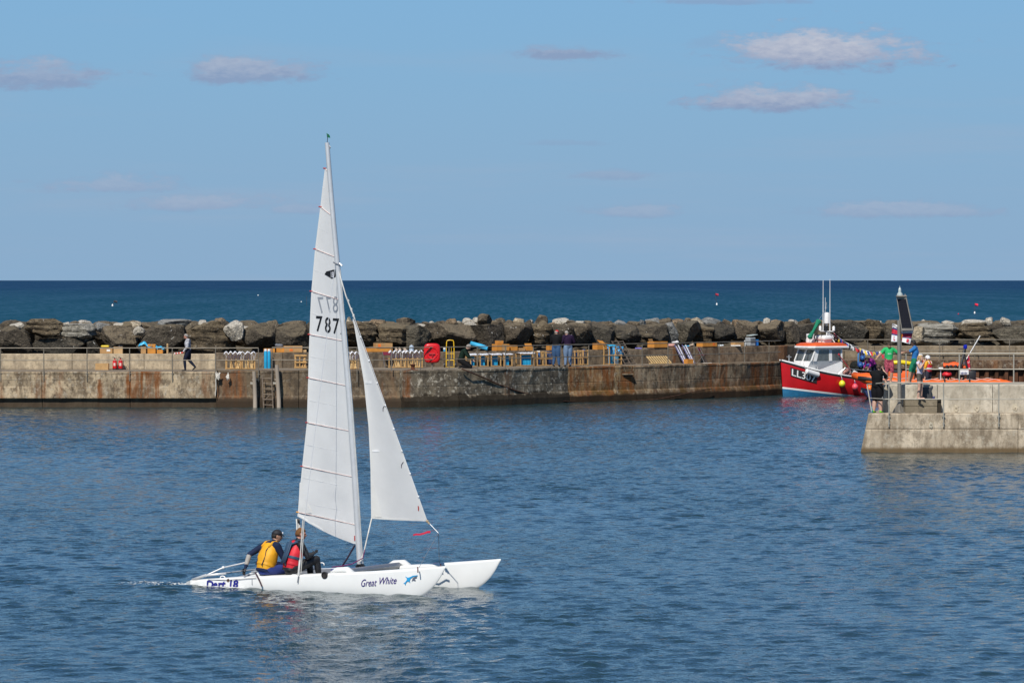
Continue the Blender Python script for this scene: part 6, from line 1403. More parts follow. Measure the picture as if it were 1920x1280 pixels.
# ------------------------------------------------------------------ the red fishing boat
fb_red = mat('boat_red_paint', (.50, .010, .014), .28, var=.12, scale=2); fb_white = mat('boat_white_paint', (.78, .77, .74), .35, var=.05); fb_blue = mat('antifouling_blue', (.02, .15, .29), .5, var=.2)
fb_black = mat('black_rubber', (.016, .016, .017), .6); roof_or = mat('roof_orange', (.68, .105, .02), .45, var=.08); glass = mat('window_glass', (.10, .11, .105), .06, var=.3, scale=5, spec=.8)
steel = mat('stainless', (.55, .55, .54), .3, metal=.6, var=.05); orange = mat('orange_tube', (.80, .13, .015), .4, var=.06); grey_b = mat('deck_grey', (.28, .29, .29), .7)
FO = Vector((16.86, 199.75, 0)); FROT = math.atan2(-.5, -.866)
boat = thing('fishing_boat', 'red fishing boat with white wheelhouse and orange roof moored at the end of the quay', 'fishing boat', FO, FROT)
def sheer(x): t = max(0, (x + 3.2) / 6.7); return .80 + .16 * t + .90 * t ** 2.6
def beam(x): t = (x + 3.2) / 6.7; return 1.15 * min(1, (max(0, 1 - t) / .42)) ** .62 * (.88 + .12 * min(1, t / .3))
def boat_side(x, z):
    b = beam(x); t = (x + 3.2) / 6.7; zs = sheer(x); f = min(1, max(0, (zs - z) / (zs + .55)))
    fl = .30 * max(0, t - .45)                        # flare of the bow
    return b * (1 - f ** 2.6) ** .55 * (1 - fl * f * 1.2)
def stem_x(x, z): t = (x + 3.2) / 6.7; return x - max(0, t - .8) / .2 * .20 * (1 - max(0, min(1, (z + .5) / 2.3)))
def boot(x): return -.15 + .56 * max(0, (x + 1.2) / 4.7) ** 1.0
mb = MB(); N = 40; rings = []; zs_list = []
M = 22
for i in range(N + 1):
    t = i / N; x = -3.2 + 6.7 * (1 - (1 - t) ** 1.5); x = min(x, 3.49); zs = sheer(x); bt = boot(x)
    zz = [zs, zs - .04, zs - .10, zs - .105]
    for k in range(1, 10): zz.append(lerp(zs - .105, bt + .085, k / 9))
    zz += [bt + .08, bt + .0, bt - .004]
    for k in range(1, 6): zz.append(lerp(bt - .004, -.55, k / 5))
    s_ = [(boat_side(x, z), z) for z in zz]
    s_[-1] = (0.0, -.55)
    rings.append([Vector((stem_x(x, z), y, z)) for y, z in s_] + [Vector((stem_x(x, z), -y, z)) for y, z in s_[::-1][1:]])
nz = len(rings[0]); vs = [p for r in rings for p in r]; fs = []; mi = []
for i in range(N):
    for k in range(nz - 1):
        fs.append((i * nz + k, i * nz + k + 1, (i + 1) * nz + k + 1, (i + 1) * nz + k)); kk = k if k < nz // 2 else nz - 2 - k
        mi.append(3 if kk <= 1 else 0 if kk < 12 else 1 if kk <= 14 else 2)
mb.v = vs; mb.f = fs; mb.mi = mi
mb.cur = 0; mb.f.append(list(range(nz))[::-1]); mb.mi.append(0)
hull = mb.build('hull', [fb_red, fb_white, fb_blue, fb_black], boat, smooth=50)
# deck, bulwark cap
g = []
for i in range(21):
    x = lerp(-3.15, 3.40, i / 20); b = boat_side(x, sheer(x) - .02) * .97; zd = sheer(x) - (.28 if x < 1.3 else .02 + .26 * max(0, (1.6 - x) / .3) if x < 1.6 else .02)
    g.append([Vector((x, b * k, zd + .06 * (1 - k * k))) for k in (-1, -.5, 0, .5, 1)])
mb = MB(); mb.sheet(g); mb.build('deck', grey_b, boat)
for sgn in (-1, 1):
    mb = MB(); mb.tube([(stem_x(x, sheer(x)), sgn * boat_side(x, sheer(x)), sheer(x) + .03) for x in [lerp(-3.2, 3.46, i / 24) for i in range(25)]], .04, 8); mb.build('bulwark_rail', fb_white, boat, smooth=True)
g = []
for i in range(13):
    x = lerp(1.75, 3.42, i / 12); b = boat_side(x, sheer(x)) * .95; g.append([Vector((x, b * k, sheer(x) + .04 + .16 * (1 - abs(k) ** 2.2) * min(1, (3.5 - x) * 1.2))) for k in (-1, -.8, -.5, 0, .5, .8, 1)])
mb = MB(); mb.sheet(g, .03); mb.build('foredeck', fb_white, boat, smooth=50)
# registration board LL307
regp = lambda u, v: (lambda x, z: Vector((stem_x(x, z), boat_side(x, z) + .02, z)))(3.12 - u * 1.34, sheer(3.12 - u * 1.34) - .62 + v * .36)
mb = MB(); mb.sheet([[regp(i / 12, v) for i in range(13)] for v in (-.12, .5, 1.12)], .01); rb = mb.build('registration_board', fb_black, boat)
regt = lambda u, v: (lambda x, z: Vector((stem_x(x, z), boat_side(x, z) + .038, z)))(3.12 - (u * .93 + .035) * 1.34, sheer(3.12 - (u * .93 + .035) * 1.34) - .62 + v * .36)
text_on('LL307', regt, fb_white, rb, fit=(1, 1), bold=.012, shear=.05)
# wheelhouse: shell with window openings filled by panes
WX0, WX1, WY = .15, 1.95, .80
def house(x, y, z): return Vector((x, y, z))
zb_ = .95; zt_ = 2.48; zw0, zw1 = 1.82, 2.40
mb = MB()
# lower body (coaming) and roof posts
mb.loft([[house(WX0, -WY, zb_ - .35), house(WX1 + .40, -.42, zb_ + .1), house(WX1 + .40, .42, zb_ + .1), house(WX0, WY, zb_ - .35)],
         [house(WX0, -WY, zw0), house(WX1 + .16, -WY * .96, zw0), house(WX1 + .16, WY * .96, zw0), house(WX0, WY, zw0)]])
for y in (-WY, WY):
    for x0, x1 in ((WX0, WX0 + .09), (.80, .98), (WX1 - .18, WX1 + .02)):
        s_ = -.03 if y > 0 else .03
        lean = .0 if x1 < 1.5 else -.18
        mb.loft([[house(x0, y, zw0), house(x1, y, zw0), house(x1, y + s_, zw0), house(x0, y + s_, zw0)], [house(x0 + lean, y * .97, zw1), house(x1 + lean, y * .97, zw1), house(x1 + lean, y * .97 + s_, zw1), house(x0 + lean, y * .97 + s_, zw1)]])
for k in (-1, 0, 1):
    y = k * WY * .95; mb.loft([[house(WX1 + .16, y - .04, zw0), house(WX1 + .16, y + .04, zw0), house(WX1 + .10, y + .04, zw0), house(WX1 + .10, y - .04, zw0)], [house(WX1 - .10, y - .04, zw1), house(WX1 - .10, y + .04, zw1), house(WX1 - .16, y + .04, zw1), house(WX1 - .16, y - .04, zw1)]])
mb.box((lerp(WX0, WX1, .5) - .05, 0, (zw1 + zt_) / 2), (WX1 - WX0 - .02, WY * 1.94, zt_ - zw1))
wh = mb.build('wheelhouse', fb_white, boat)
for y in (-WY, WY):
    for x0, x1, l in ((WX0 + .09, .80, 0), (.98, WX1 - .18, -.18)):
        yy = y * .97; mb = MB(); mb.add([house(x0, yy, zw0), house(x1, yy, zw0), house(x1 + l, yy * .985, zw1), house(x0, yy * .985, zw1)], [(0, 1, 2, 3)]); mb.add([house(x0, yy * .97, zw0), house(x1, yy * .97, zw0), house(x1 + l, yy * .955, zw1), house(x0, yy * .955, zw1)], [(3, 2, 1, 0)]); mb.build('window_pane', glass, wh)
for a, b in ((-.95, -.05), (.05, .95)):
    a *= WY * .97; b *= WY * .97; mb = MB(); mb.prism([house(WX1 + .14, a, zw0), house(WX1 + .14, b, zw0), house(WX1 - .12, b, zw1), house(WX1 - .12, a, zw1)], (-.02, 0, 0)); mb.build('window_pane', glass, wh)
mb = MB(); mb.tube([house(WX1 + .16, .45, zw0 + .02), house(WX1 + .02, .30, zw0 + .36)], .012, 5); mb.tube([house(WX1 + .16, -.5, zw0 + .02), house(WX1 + .02, -.62, zw0 + .36)], .012, 5); mb.build('wiper', fb_black, wh)
mb = MB(); mb.loft([[house(x + cx, y, z) for x, y in ((-1.12 * k, -.95 * k), (.95 * k, -.95 * k), (1.16 * k, -.6 * k), (1.16 * k, .6 * k), (.95 * k, .95 * k), (-1.12 * k, .95 * k))] for cx, k, z in ((1.0, 1.0, zt_), (1.0, 1.02, zt_ + .05), (1.0, 1.0, zt_ + .11))]); mb.build('roof_rim', fb_white, wh)
mb = MB(); mb.loft([[house(x + 1.0, y, z) for x, y in ((-1.08 * k, -.92 * k), (.92 * k, -.92 * k), (1.12 * k, -.58 * k), (1.12 * k, .58 * k), (.92 * k, .92 * k), (-1.08 * k, .92 * k))] for k, z in ((1.0, zt_ + .11), (.96, zt_ + .20), (.80, zt_ + .27), (.4, zt_ + .30))]); mb.build('roof', roof_or, wh, smooth=50)
RZ = zt_ + .27
mb = MB(); mb.bbox((.85, .1, RZ + .24), (.62, .9, .30), .12); mb.box((.85, .1, RZ + .07), (.5, .7, .1)); lr = mb.build('liferaft_canister', fb_white, wh, smooth=50); mb = MB(); mb.box((.85, -.12, RZ + .24), (.64, .03, .315)); mb.box((.85, .32, RZ + .24), (.64, .03, .315)); mb.build('strap', mat('strap_grey', (.35, .35, .36), .7), lr)
mb = MB(); mb.lathe((1.45, -.25, RZ), [(.22, 0), (.24, .12), (.20, .30), (.22, .42), (.21, .46), (.0, .48)], 16); mb.build('searchlight_drum', fb_white, wh, smooth=40)
mb = MB(); mb.tube([Vector((1.75 + .16 * math.cos(a), .42 + .22 * math.sin(a), RZ - .08)) for a in [2 * math.pi * k / 20 for k in range(21)]], .055, 8); lb = mb.build('lifebuoy', mat('lifebuoy_white', (.75, .72, .68), .5), wh, smooth=True)
for q in range(4): a = q * math.pi / 2 + .3; mb = MB(); mb.tube([Vector((1.75 + .16 * math.cos(a + d), .42 + .22 * math.sin(a + d), RZ - .08)) for d in (-.2, 0, .2)], .059, 8); mb.build('band', orange, lb)
mb = MB(); mb.tube([(2.0, -.6, RZ - .12), (2.0, .6, RZ - .12)], .02, 6); mb.tube([(.0, .85, RZ - .1), (1.8, .88, RZ - .1)], .015, 6); mb.build('roof_handrail', steel, wh)
# mast with radar dome, lights and aerials
mx, my = .55, -.05
mb = MB(); mb.cyl((mx, my, RZ - .1), (mx, my, 3.72), .04, n=8); mb.tube([(mx - .02, my, 3.35), (mx - .38, my + .3, RZ - .1)], .03, 6); mb.tube([(mx - .02, my, 3.35), (mx - .38, my - .3, RZ - .1)], .03, 6); mb.tube([(mx, my - .62, 3.34), (mx, my + .62, 3.34)], .028, 6); ms = mb.build('mast', fb_white, boat, smooth=40)
mb = MB(); mb.lathe((mx, my, 3.73), [(.10, 0), (.145, .03), (.145, .52), (.12, .58), (.0, .60)], 16); mb.build('radar_dome', fb_white, ms, smooth=40)
for (dy, z0, z1, r, nm) in ((.28, 3.34, 6.05, .022, 'aerial'), (-.34, 3.34, 6.0, .022, 'aerial'), (-.14, 3.34, 5.1, .016, 'aerial')): mb = MB(); mb.tube([(mx, my + dy, z0), (mx, my + dy, z0 + .5), (mx, my + dy, z1)], [r * 1.3, r, r * .6], 6); mb.build(nm, fb_white, ms)
for dy, z in ((.62, 3.36), (-.6, 3.36)): mb = MB(); mb.lathe((mx, my + dy, z), [(.05, 0), (.075, .02), (.07, .22), (.04, .26)], 10); mb.build('navigation_light', fb_white, ms, smooth=40)
mb = MB(); mb.bbox((mx + .04, my - .02, 3.50), (.16, .22, .28), .02); mb.build('light_box', fb_black, ms)
mb = MB(); mb.tube([(2.55, .4, sheer(2.55) + .15), (mx + .6, my + .1, 3.9), (mx + .05, my + .1, 4.6)], .008, 5); mb.tube([(mx, my - .2, 4.1), (mx, my - .02, 4.85)], .02, 5); mb.build('stay', steel, boat)
# green mesh streamer on the forestay
mb = MB(); a = Vector((2.05, .35, RZ + .06)); b = Vector((1.18, .2, 3.95)); ax_ = (b - a)
mb.tube([a + ax_ * t for t in (.14, .2, .32, .5, .75, .95)], [.03, .15, .11, .07, .10, .15], 12); mb.build('mesh_streamer', mat('green_net', (.02, .20, .11), .8, var=.3, scale=20), boat, smooth=True)
# side rail, hauler, deck gear
rl = []
for x in [.2, -.3, -.9, -1.6, -2.3, -3.0]: rl.append(Vector((x, boat_side(x, sheer(x)) - .05, sheer(x) + .42)))
mb = MB(); mb.tube([Vector((.55, .95, sheer(.5) + .05))] + rl, .018, 6)
for p in rl[1::2]: mb.tube([p, p - Vector((0, 0, .42))], .016, 6)
mb.build('side_handrail', steel, boat, smooth=40)
mb = MB(); mb.lathe((-.15, .78, 1.22), [(.20, -.03), (.24, -.05), (.10, -.01), (.10, .01), (.24, .05), (.20, .03)], 16, axis='Y'); mb.build('pot_hauler', steel, boat, smooth=40)
mb = MB(); mb.ball((.0, .85, 1.2), (.13, .1, .14), 10, 8); mb.ball((-.28, .82, 1.14), (.12, .1, .12), 10, 8); mb.ball((-.1, .9, 1.34), (.09, .08, .12), 8, 6); mb.build('coiled_gear', mat('mixed_gear', (.40, .20, .17), .8, var=.6, scale=9), boat, smooth=True)
mb = MB(); mb.tube([(-.5, .86, 1.25), (-1.0, .95, .95)], .10, 10); mb.build('white_pipe', fb_white, boat, smooth=40)
mb = MB(); mb.bbox((-1.7, .55, .82), (.75, .5, .18), .03); mb.build('fish_box', mat('box_blue', (.02, .08, .55), .5), boat)
mb = MB(); mb.tube([(.45, .92, 2.12), (-.25, .95, 1.32)], .025, 6); mb.ball((.46, .92, 2.15), .06, 8, 6); mb.build('boathook', mat('red_pole', (.42, .03, .04), .5), boat)
mb = MB(); mb.tube([(2.85, -.15, sheer(2.85) + .16), (2.85, -.15, sheer(2.85) + .5)], .03, 6); mb.tube([(2.85, -.35, sheer(2.85) + .4), (2.85, .05, sheer(2.85) + .4)], .025, 6); mb.build('bow_bitts', steel, boat)
mb = MB(); mb.bbox((3.30, 0, sheer(3.3) + .08), (.26, .26, .10), .03); mb.build('stem_fitting', fb_black, boat)
def side_pt(x, dz, out=.0): z = sheer(x) + dz; return Vector((stem_x(x, z), boat_side(x, z) + out, z))
FMX = Matrix.Translation(FO) @ Matrix.Rotation(FROT, 4, 'Z')
def hung(name, lbl, x, dz, m, kind, r=.16, cat_='fender'):
    p = FMX @ side_pt(x, dz, r + .01); t = thing(name, lbl, cat_, p, FROT)
    mb = MB()
    if kind == 'ball': mb.lathe((0, 0, 0), [(.02, -r), (.6 * r, -.82 * r), (.92 * r, -.4 * r), (r, 0), (.92 * r, .4 * r), (.6 * r, .85 * r), (.26 * r, 1.08 * r), (.2 * r, 1.3 * r)], 18)
    else: mb.tube([(.40, .0, .10), (.36, 0, .095), (-.36, 0, -.095), (-.40, 0, -.10)], [.06, .14, .14, .06], 14)
    b = mb.build('buoy' if kind == 'ball' else 'fender_body', m, t, smooth=45)
    if kind == 'ball': mb = MB(); mb.lathe((0, 0, r * 1.15), [(.25 * r, 0), (.28 * r, .2 * r), (.12 * r, .4 * r)], 10); mb.build('collar', mat('collar_blue', (.02, .04, .2), .5), b)
    top = side_pt(x, .03, .02) - side_pt(x, dz, r + .01)
    if kind == 'ball': lines = [[(0, 0, r * 1.4), tuple(top)]]
    else: lines = [[(.38, 0, .1), (.46, -.14, .50)], [(-.38, 0, -.1), (-.42, -.16, .32)]]
    mb = MB()
    for l in lines: mb.tube(l, .012, 5)
    mb.build('lanyard', rope_w, t)
hung('fender', 'white sausage fender hanging over the registration board of the red boat', 2.10, -.20, fb_white, 'sausage', .14)
hung('buoy_fender', 'yellow ball fender hanging on the side of the red boat', .52, -.44, mat('buoy_yellow', (.75, .68, .03), .4), 'ball', .17)
hung('buoy_fender', 'pink ball fender hanging on the side of the red boat', -.30, -.50, mat('buoy_pink', (.80, .09, .12), .4), 'ball', .165)
hung('buoy_fender', 'orange ball fender hanging low near the stern of the red boat', -1.22, -.50, mat('buoy_orange', (.85, .17, .02), .4), 'ball', .19)
# bunting: two strings of small flags from the mast aft
bcols = [mat('bunting_red', (.6, .03, .04), .7), mat('bunting_white', (.75, .75, .75), .7), mat('bunting_blue', (.03, .05, .28), .7), mat('bunting_yellow', (.75, .5, .03), .7), mat('bunting_black', (.03, .03, .04), .7)]
for (a, b, sag, lbl, n, sd) in ((Vector((mx, my, 3.34)) , Vector((-3.1, .5, 2.05)), .22, 'upper string of small coloured flags from the boat mast to the railing', 20, 1), (Vector((mx - .2, my + .3, 3.30)), Vector((-2.3, .8, 2.30)), .36, 'lower string of small coloured flags sagging behind the wheelhouse', 16, 2)):
    t = thing('bunting', lbl, 'bunting', FO, FROT, 'bunting strings'); rs = random.Random(sd)
    P_ = lambda u: a.lerp(b, u) - Vector((0, 0, sag * 4 * u * (1 - u)))
    mb = MB(); mb.tube([P_(i / 20) for i in range(21)], .008, 5); mb.build('string', rope_w, t)
    for i in range(n):
        u0 = (i + .15) / n; p = P_(u0); q = P_((i + .85) / n); dn = Vector((rs.uniform(-.03, .03), rs.uniform(-.12, .12), -.19 - .04 * rs.random()))
        mb = MB(); mb.sheet([[p, q], [p.lerp(q, .15) + dn * .5, q + dn * .5 + Vector((0, .03, 0))], [p.lerp(q, .35) + dn, q.lerp(p, .2) + dn]], .004); mb.build('flag', bcols[rs.choice([0, 0, 1, 1, 2, 3, 4])], t)
# ------------------------------------------------------------------ the orange inflatable lifeboat
RO = Vector((X(1760, 193.5), 193.5, 0)); rib = thing('lifeboat', 'orange inflatable lifeboat lying behind the pier wall with black roll bar and tilted ensign', 'lifeboat', RO, math.pi)
def rx(px): return -(X(px, 193.5) - RO.x)
bowx, stx = rx(1603), rx(1893)
def rz_(x): t = (x - stx) / (bowx - stx); return .72 + .46 * max(0, (t - .55) / .45) ** 1.8
for s in (1, -1):
    pts = []; rr_ = []
    for i in range(26):
        t = i / 25; x = lerp(stx, bowx, t); y = 1.12 * (1 if t < .6 else math.sqrt(max(0, 1 - ((t - .6) / .4) ** 2))) * s
        pts.append(Vector((x, y, rz_(x)))); rr_.append(.29 if 0 < i < 24 else .2)
    mb = MB(); mb.tube(pts, rr_, 14); tb = mb.build('buoyancy_tube', orange, rib, smooth=True)
    mb = MB(); mb.tube([p + Vector((0, s * .27 if abs(p.y) > .3 else 0, 0)) + (Vector((.22, 0, -.02)) if abs(p.y) < .6 and p.x > 2 else Vector()) for p in pts[1:25]], .055, 8, flat=1.8); mb.build('rubbing_strake', fb_black, tb, smooth=True)
    for i in (7, 11, 15): p = pts[i]; mb = MB(); mb.tube([p + Vector((dx, s * .1, .26)) for dx in (-.02, .02)], [.24, .24], 10); mb.build('tube_patch', fb_black, tb)
    mb = MB(); mb.tube([pts[i] + Vector((0, s * .12, .27 + (.05 if i % 2 else -.01))) for i in range(2, 22)], .014, 5); mb.build('grab_line', rope_w, tb)
mb = MB(); mb.prism([Vector((stx, -.95, .2)), Vector((bowx - .9, -.9, .2)), Vector((bowx - .3, 0, .35)), Vector((bowx - .9, .9, .2)), Vector((stx, .95, .2))], (0, 0, .25)); mb.build('deck', mat('rib_deck', (.2, .2, .2), .8), rib)
mb = MB(); mb.loft([[Vector((x, y, -.4 + .25 * max(0, (x - 1) / 3))) for x in (stx + .2, bowx - .8)] + [Vector((x, y, .45)) for x in (bowx - .4, stx + .1)] for y in (-.75, .75)]); mb.build('hull_bottom', mat('rib_navy', (.02, .03, .10), .4), rib)
def rp(px, y, dy=0): p = at(px, y, 193.5 + dy) - RO; return Vector((-p.x, -p.y, p.z))
# console with covered seats
mb = MB(); mb.bbox(rp(1690, 708) + Vector((0, 0, -.1)), (1.3, .7, .9), .12); mb.build('console', orange, rib, smooth=40); mb = MB(); mb.bbox(rp(1682, 697) + Vector((0, .1, 0)), (.5, .5, .2), .06); mb.build('seat', fb_black, rib)
# black cage aft
cg = mat('cage_black', (.015, .015, .017), .5)
for dy in (-.55, .55):
    mb = MB(); mb.tube([rp(1799, 716, dy), rp(1801, 690, dy), rp(1806, 668, dy * .8), rp(1808, 655, dy * .5)], .06, 8); mb.tube([rp(1815, 716, dy), rp(1813, 690, dy), rp(1808, 662, dy * .6)], .05, 8); mb.build('roll_bar', cg, rib, smooth=40)
mb = MB(); mb.tube([rp(1797, 654), rp(1812, 653)], .03, 6); mb.cyl(rp(1808.5, 662), rp(1809, 646), .07); mb.build('light_mast', cg, rib); mb = MB(); mb.lathe(rp(1810, 654), [(.08, 0), (.10, .03), (.10, .18), (.05, .22)], 12); mb.build('blue_light', mat('lamp_blue', (.01, .02, .42), .25), rib, smooth=40)
for dy in (-.4, .4): mb = MB(); mb.bbox(rp(1822, 706, dy), (.42, .34, .62), .08); mb.build('outboard_motor', cg, rib, smooth=40)
mb = MB(); mb.bbox(rp(1808, 698, -.62), (.46, .05, .24), .02); pl_ = mb.build('name_plate', fb_white, rib); 
for i in range(5): mb = MB(); mb.box(rp(1802.4 + i * 2.6, 699.4, -.66), (.04, .012, .08 + .03 * (i % 2))); mb.build('lettering', mat('plate_blue', (.03, .05, .2), .5), pl_)
mb = MB(); mb.ball(rp(1776, 702) + Vector((0, 0, .0)), (.26, .3, .16), 12, 8); mb.build('red_bag', mat('bag_red', (.65, .02, .03), .5), rib, smooth=True)
mb = MB(); mb.bbox(rp(1764, 690, -.1), (.22, .3, .08), .02); mb.tube([rp(1764, 690, -.1), rp(1764, 712)], .03, 6); mb.build('helm_screen', fb_white, rib)
for px, y in ((1776, 711), (1800, 709)): mb = MB(); mb.tube([rp(px - 8, y + 6), rp(px - 7, y - 3), rp(px + 7, y - 3), rp(px + 8, y + 6)], .025, 6); mb.build('seat_frame', cg, rib)
g = []; rs = random.Random(4)
for i in range(16):
    px = lerp(1769, 1813, i / 15); tp = interp([(1769, 680), (1775, 681), (1783, 679), (1792, 678), (1800, 680), (1806, 684), (1813, 686)], px) + rs.uniform(-.6, .6); bt = interp([(1769, 688), (1780, 686), (1795, 688), (1813, 691)], px)
    g.append([rp(px, lerp(tp, bt, .9) + rs.uniform(-.5, .5), -.42), rp(px, lerp(tp, bt, .3), -.36), rp(px, tp, -.12), rp(px, tp + .4, .14), rp(px, bt, .36)])
mb = MB(); mb.sheet(g, .05); o = mb.build('cover', mat('orange_cover', (.82, .11, .015), .6, var=.1, bump=.3), rib, smooth=True)
for px in (1778, 1797): mb = MB(); mb.tube([rp(px, 684), rp(px, 712)], .05, 6); mb.build('seat_post', cg, rib)
for px in (1776, 1783, 1792, 1799): mb = MB(); mb.ball(rp(px, 686.5, -.46), (.08, .03, .07), 8, 6); mb.build('eyelet_gap', fb_black, o)
# ensign on its tilted staff
en = thing('ensign', 'red ensign drooping from a tilted white staff at the stern of the lifeboat', 'flag', at(1810, 675, 193.3))
def ep(px, y, dy=0): return at(px, y, 193.3 + dy) - at(1810, 675, 193.3)
mb = MB(); mb.tube([ep(1807, 682), ep(1838, 629)], .025, 8); mb.build('staff', fb_white, en)
g = [[ep(lerp(1812, 1815.5, t) + .6 * math.sin(t * 8), lerp(673, 700, t) - w * 3 + 1, .10 * math.sin(w * 5 + t * 3)) if w == 0 else ep(lerp(1812, 1815.5, t) + w * lerp(5, 6.5, t), lerp(673, 700, t) - w * lerp(8, 0, t), .10 * math.sin(w * 5 + t * 3)) for w in (0, .33, .66, 1)] for t in (0, .2, .4, .6, .8, 1)]
mb = MB(); mb.sheet(g, .006); fl = mb.build('flag_cloth', mat('ensign_red', (.60, .015, .04), .6), en, smooth=True)
for (t0, t1, w0, w1, m) in ((.25, .42, .35, .9, fb_white), (.62, .8, .4, .8, fb_white), (.05, .18, .3, .7, mat('ensign_blue', (.02, .03, .2), .6))):
    q = lambda t, w: ep(lerp(1812, 1815.5, t) + w * lerp(5, 6.5, t), lerp(673, 700, t) - w * lerp(8, 0, t), .10 * math.sin(w * 5 + t * 3) - .03)
    mb = MB(); mb.sheet([[q(t0, w0), q(t0 + .05, w1)], [q(t1 - .05, w0), q(t1, w1)]], .004); mb.build('flag_mark', m, fl)
mb = MB(); mb.tube([(-.62, 0, .0), (-.55, 0, .01), (0, 0, .04), (.5, .0, -.05), (.62, 0, -.08)], [.05, .11, .12, .11, .05], 12); o = mb.build('rescue_tube', mat('tube_yellow', (.80, .60, .01), .4), smooth=True); o.location = at(1692, 680.5, 196.2); tag(o, 'yellow rescue tube lying across behind the lamp post', 'rescue tube')
# blue wheeled hose trolley on the far walkway
tr = thing('hose_trolley', 'blue hose trolley with round wheels standing on the far walkway', 'trolley', at(1617, 687.5, 203.4)); bm_ = mat('trolley_blue', (.015, .055, .24), .4); bl_ = mat('trolley_light_blue', (.08, .24, .48), .4)
def tp_(px, y, d=0): return at(px, y, 203.4 + d) - at(1617, 687.5, 203.4)
mb = MB(); mb.tube([tp_(1609.5, 686), tp_(1609.5, 668), tp_(1610.5, 659), tp_(1614, 655.5), tp_(1618, 656), tp_(1620.5, 660), tp_(1621, 670)], .045, 8); mb.build('handle_frame', bl_, tr, smooth=40)
for px, y, r, nm in ((1617, 670, .125, 'hose_reel'), (1613, 683, .14, 'wheel'), (1620, 683, .10, 'wheel')):
    c = tp_(px, y, -.15); mb = MB(); mb.lathe(c, [(.03, -.08), (r * .5, -.09), (r, -.07), (r * 1.1, 0), (r, .07), (.03, .08)], 18, axis='Y'); w_ = mb.build(nm, bm_, tr, smooth=40); mb = MB(); mb.lathe(c + Vector((0, -.09, 0)), [(.0, -.02), (r * .45, -.015), (r * .5, .02)], 12, axis='Y'); mb.build('hub', bl_, w_)
mb = MB(); mb.bbox(tp_(1624, 684), (.42, .3, .16), .05); mb.build('tray', bm_, tr); mb = MB(); mb.bbox(tp_(1617, 669, .05), (.26, .2, .55), .05); mb.build('motor_body', fb_black, tr)
# dark heap of nets behind the trolley
mb = MB(); mb.ball(at(1604, 686, 204.0), (.30, .3, .28), 12, 8); mb.ball(at(1611, 690, 203.9), (.30, .3, .2), 12, 8); o = mb.build('net_heap', mat('net_black', (.02, .022, .02), .9, var=.5, scale=14, bump=.6), smooth=True); tag(o, 'dark heap of nets beside the blue hose trolley', 'net heap')
# ------------------------------------------------------------------ lamp post, flags, people, sea marks
gal = mat('lamp_post_steel', (.27, .245, .205), .5, metal=.35, var=.15)
LPD = 134.35; lpB = Vector((X(1687, LPD), LPD, 1.36)); lp = thing('lamp_post', 'tall grey steel post with a dark solar panel and small beacon, on the pier ledge', 'lamp post', lpB)
def lq(px, y, d=0): return at(px, y, LPD + d) - lpB
mb = MB(); mb.cyl((0, 0, 0), lq(1685.5, 600), .07, .062, n=14); mb.build('pole', gal, lp, smooth=40)
for a in range(4):
    an = a * math.pi / 2 + .35; u = Vector((math.cos(an), math.sin(an), 0)); mb = MB(); n_ = Vector((-u.y, u.x, 0)) * .006
    mb.prism([u * .05 - n_, u * .30 - n_, u * .05 + Vector((0, 0, .38)) - n_], n_ * 2); mb.build('base_gusset', gal, lp)
mb = MB(); mb.bbox((0, 0, .012), (.52, .44, .024), .006, rz=.35); mb.build('base_plate', gal, lp)
C = [lq(1680.5, 556.5, .06), lq(1699, 555.5, -.12), lq(1712.5, 619.5, -.30), lq(1690.5, 619.5, -.10)]
nrm = (C[1] - C[0]).cross(C[3] - C[0]).normalized()
mb = MB(); mb.prism(C, nrm * .05 * (1 if nrm.y > 0 else -1)); pf = mb.build('panel_frame', gal, lp)
cc = sum(C, Vector()) / 4; In = [cc + (c - cc) * .86 + Vector((0, 0, .0)) for c in C]
out = -nrm * (1 if nrm.y > 0 else -1)
pv = mat('solar_cells', (.012, .013, .020), .6, var=.2, scale=30, spec=.15)
cols, rws = 3, 9
for i in range(rws):
    for j in range(cols):
        f = lambda u, v: In[0].lerp(In[1], u).lerp(In[3].lerp(In[2], u), v)
        u0, u1, v0, v1 = (j + .03) / cols, (j + .97) / cols, (i + .03) / rws, (i + .97) / rws
        mb = MB(); mb.prism([f(u0, v0) + out * .004, f(u1, v0) + out * .004, f(u1, v1) + out * .004, f(u0, v1) + out * .004], out * .006); mb.build('solar_cell', pv, pf)
mb = MB(); mb.prism([c + out * .002 for c in In], out * .001); mb.build('panel_backing', mat('panel_black', (.012, .012, .014), .5), pf)
mb = MB(); mb.bbox(lq(1690, 555), (.36, .3, .05), .01); mb.tube([lq(1687, 604), lq(1694, 560)], .035, 8); mb.build('head_bracket', gal, lp)
b0 = lq(1687, 554); mb = MB(); mb.lathe(b0, [(.10, 0), (.10, .06), (.07, .09), (.055, .10), (.05, .22), (.035, .26), (.012, .28), (.006, .34)], 14); mb.build('beacon', mat('beacon_glass', (.45, .52, .50), .2), lp, smooth=40)
for px in (1682.5, 1692.5, 1697): mb = MB(); p = lq(px, 556); mb.tube([p, p + Vector((0, 0, .10))], [.035, .004], 8); mb.build('bird_spike', gal, lp)
mb = MB(); mb.tube([lq(1674, 608), lq(1692, 620), lq(1713, 618)], .018, 6); mb.build('flag_arm', gal, lp)
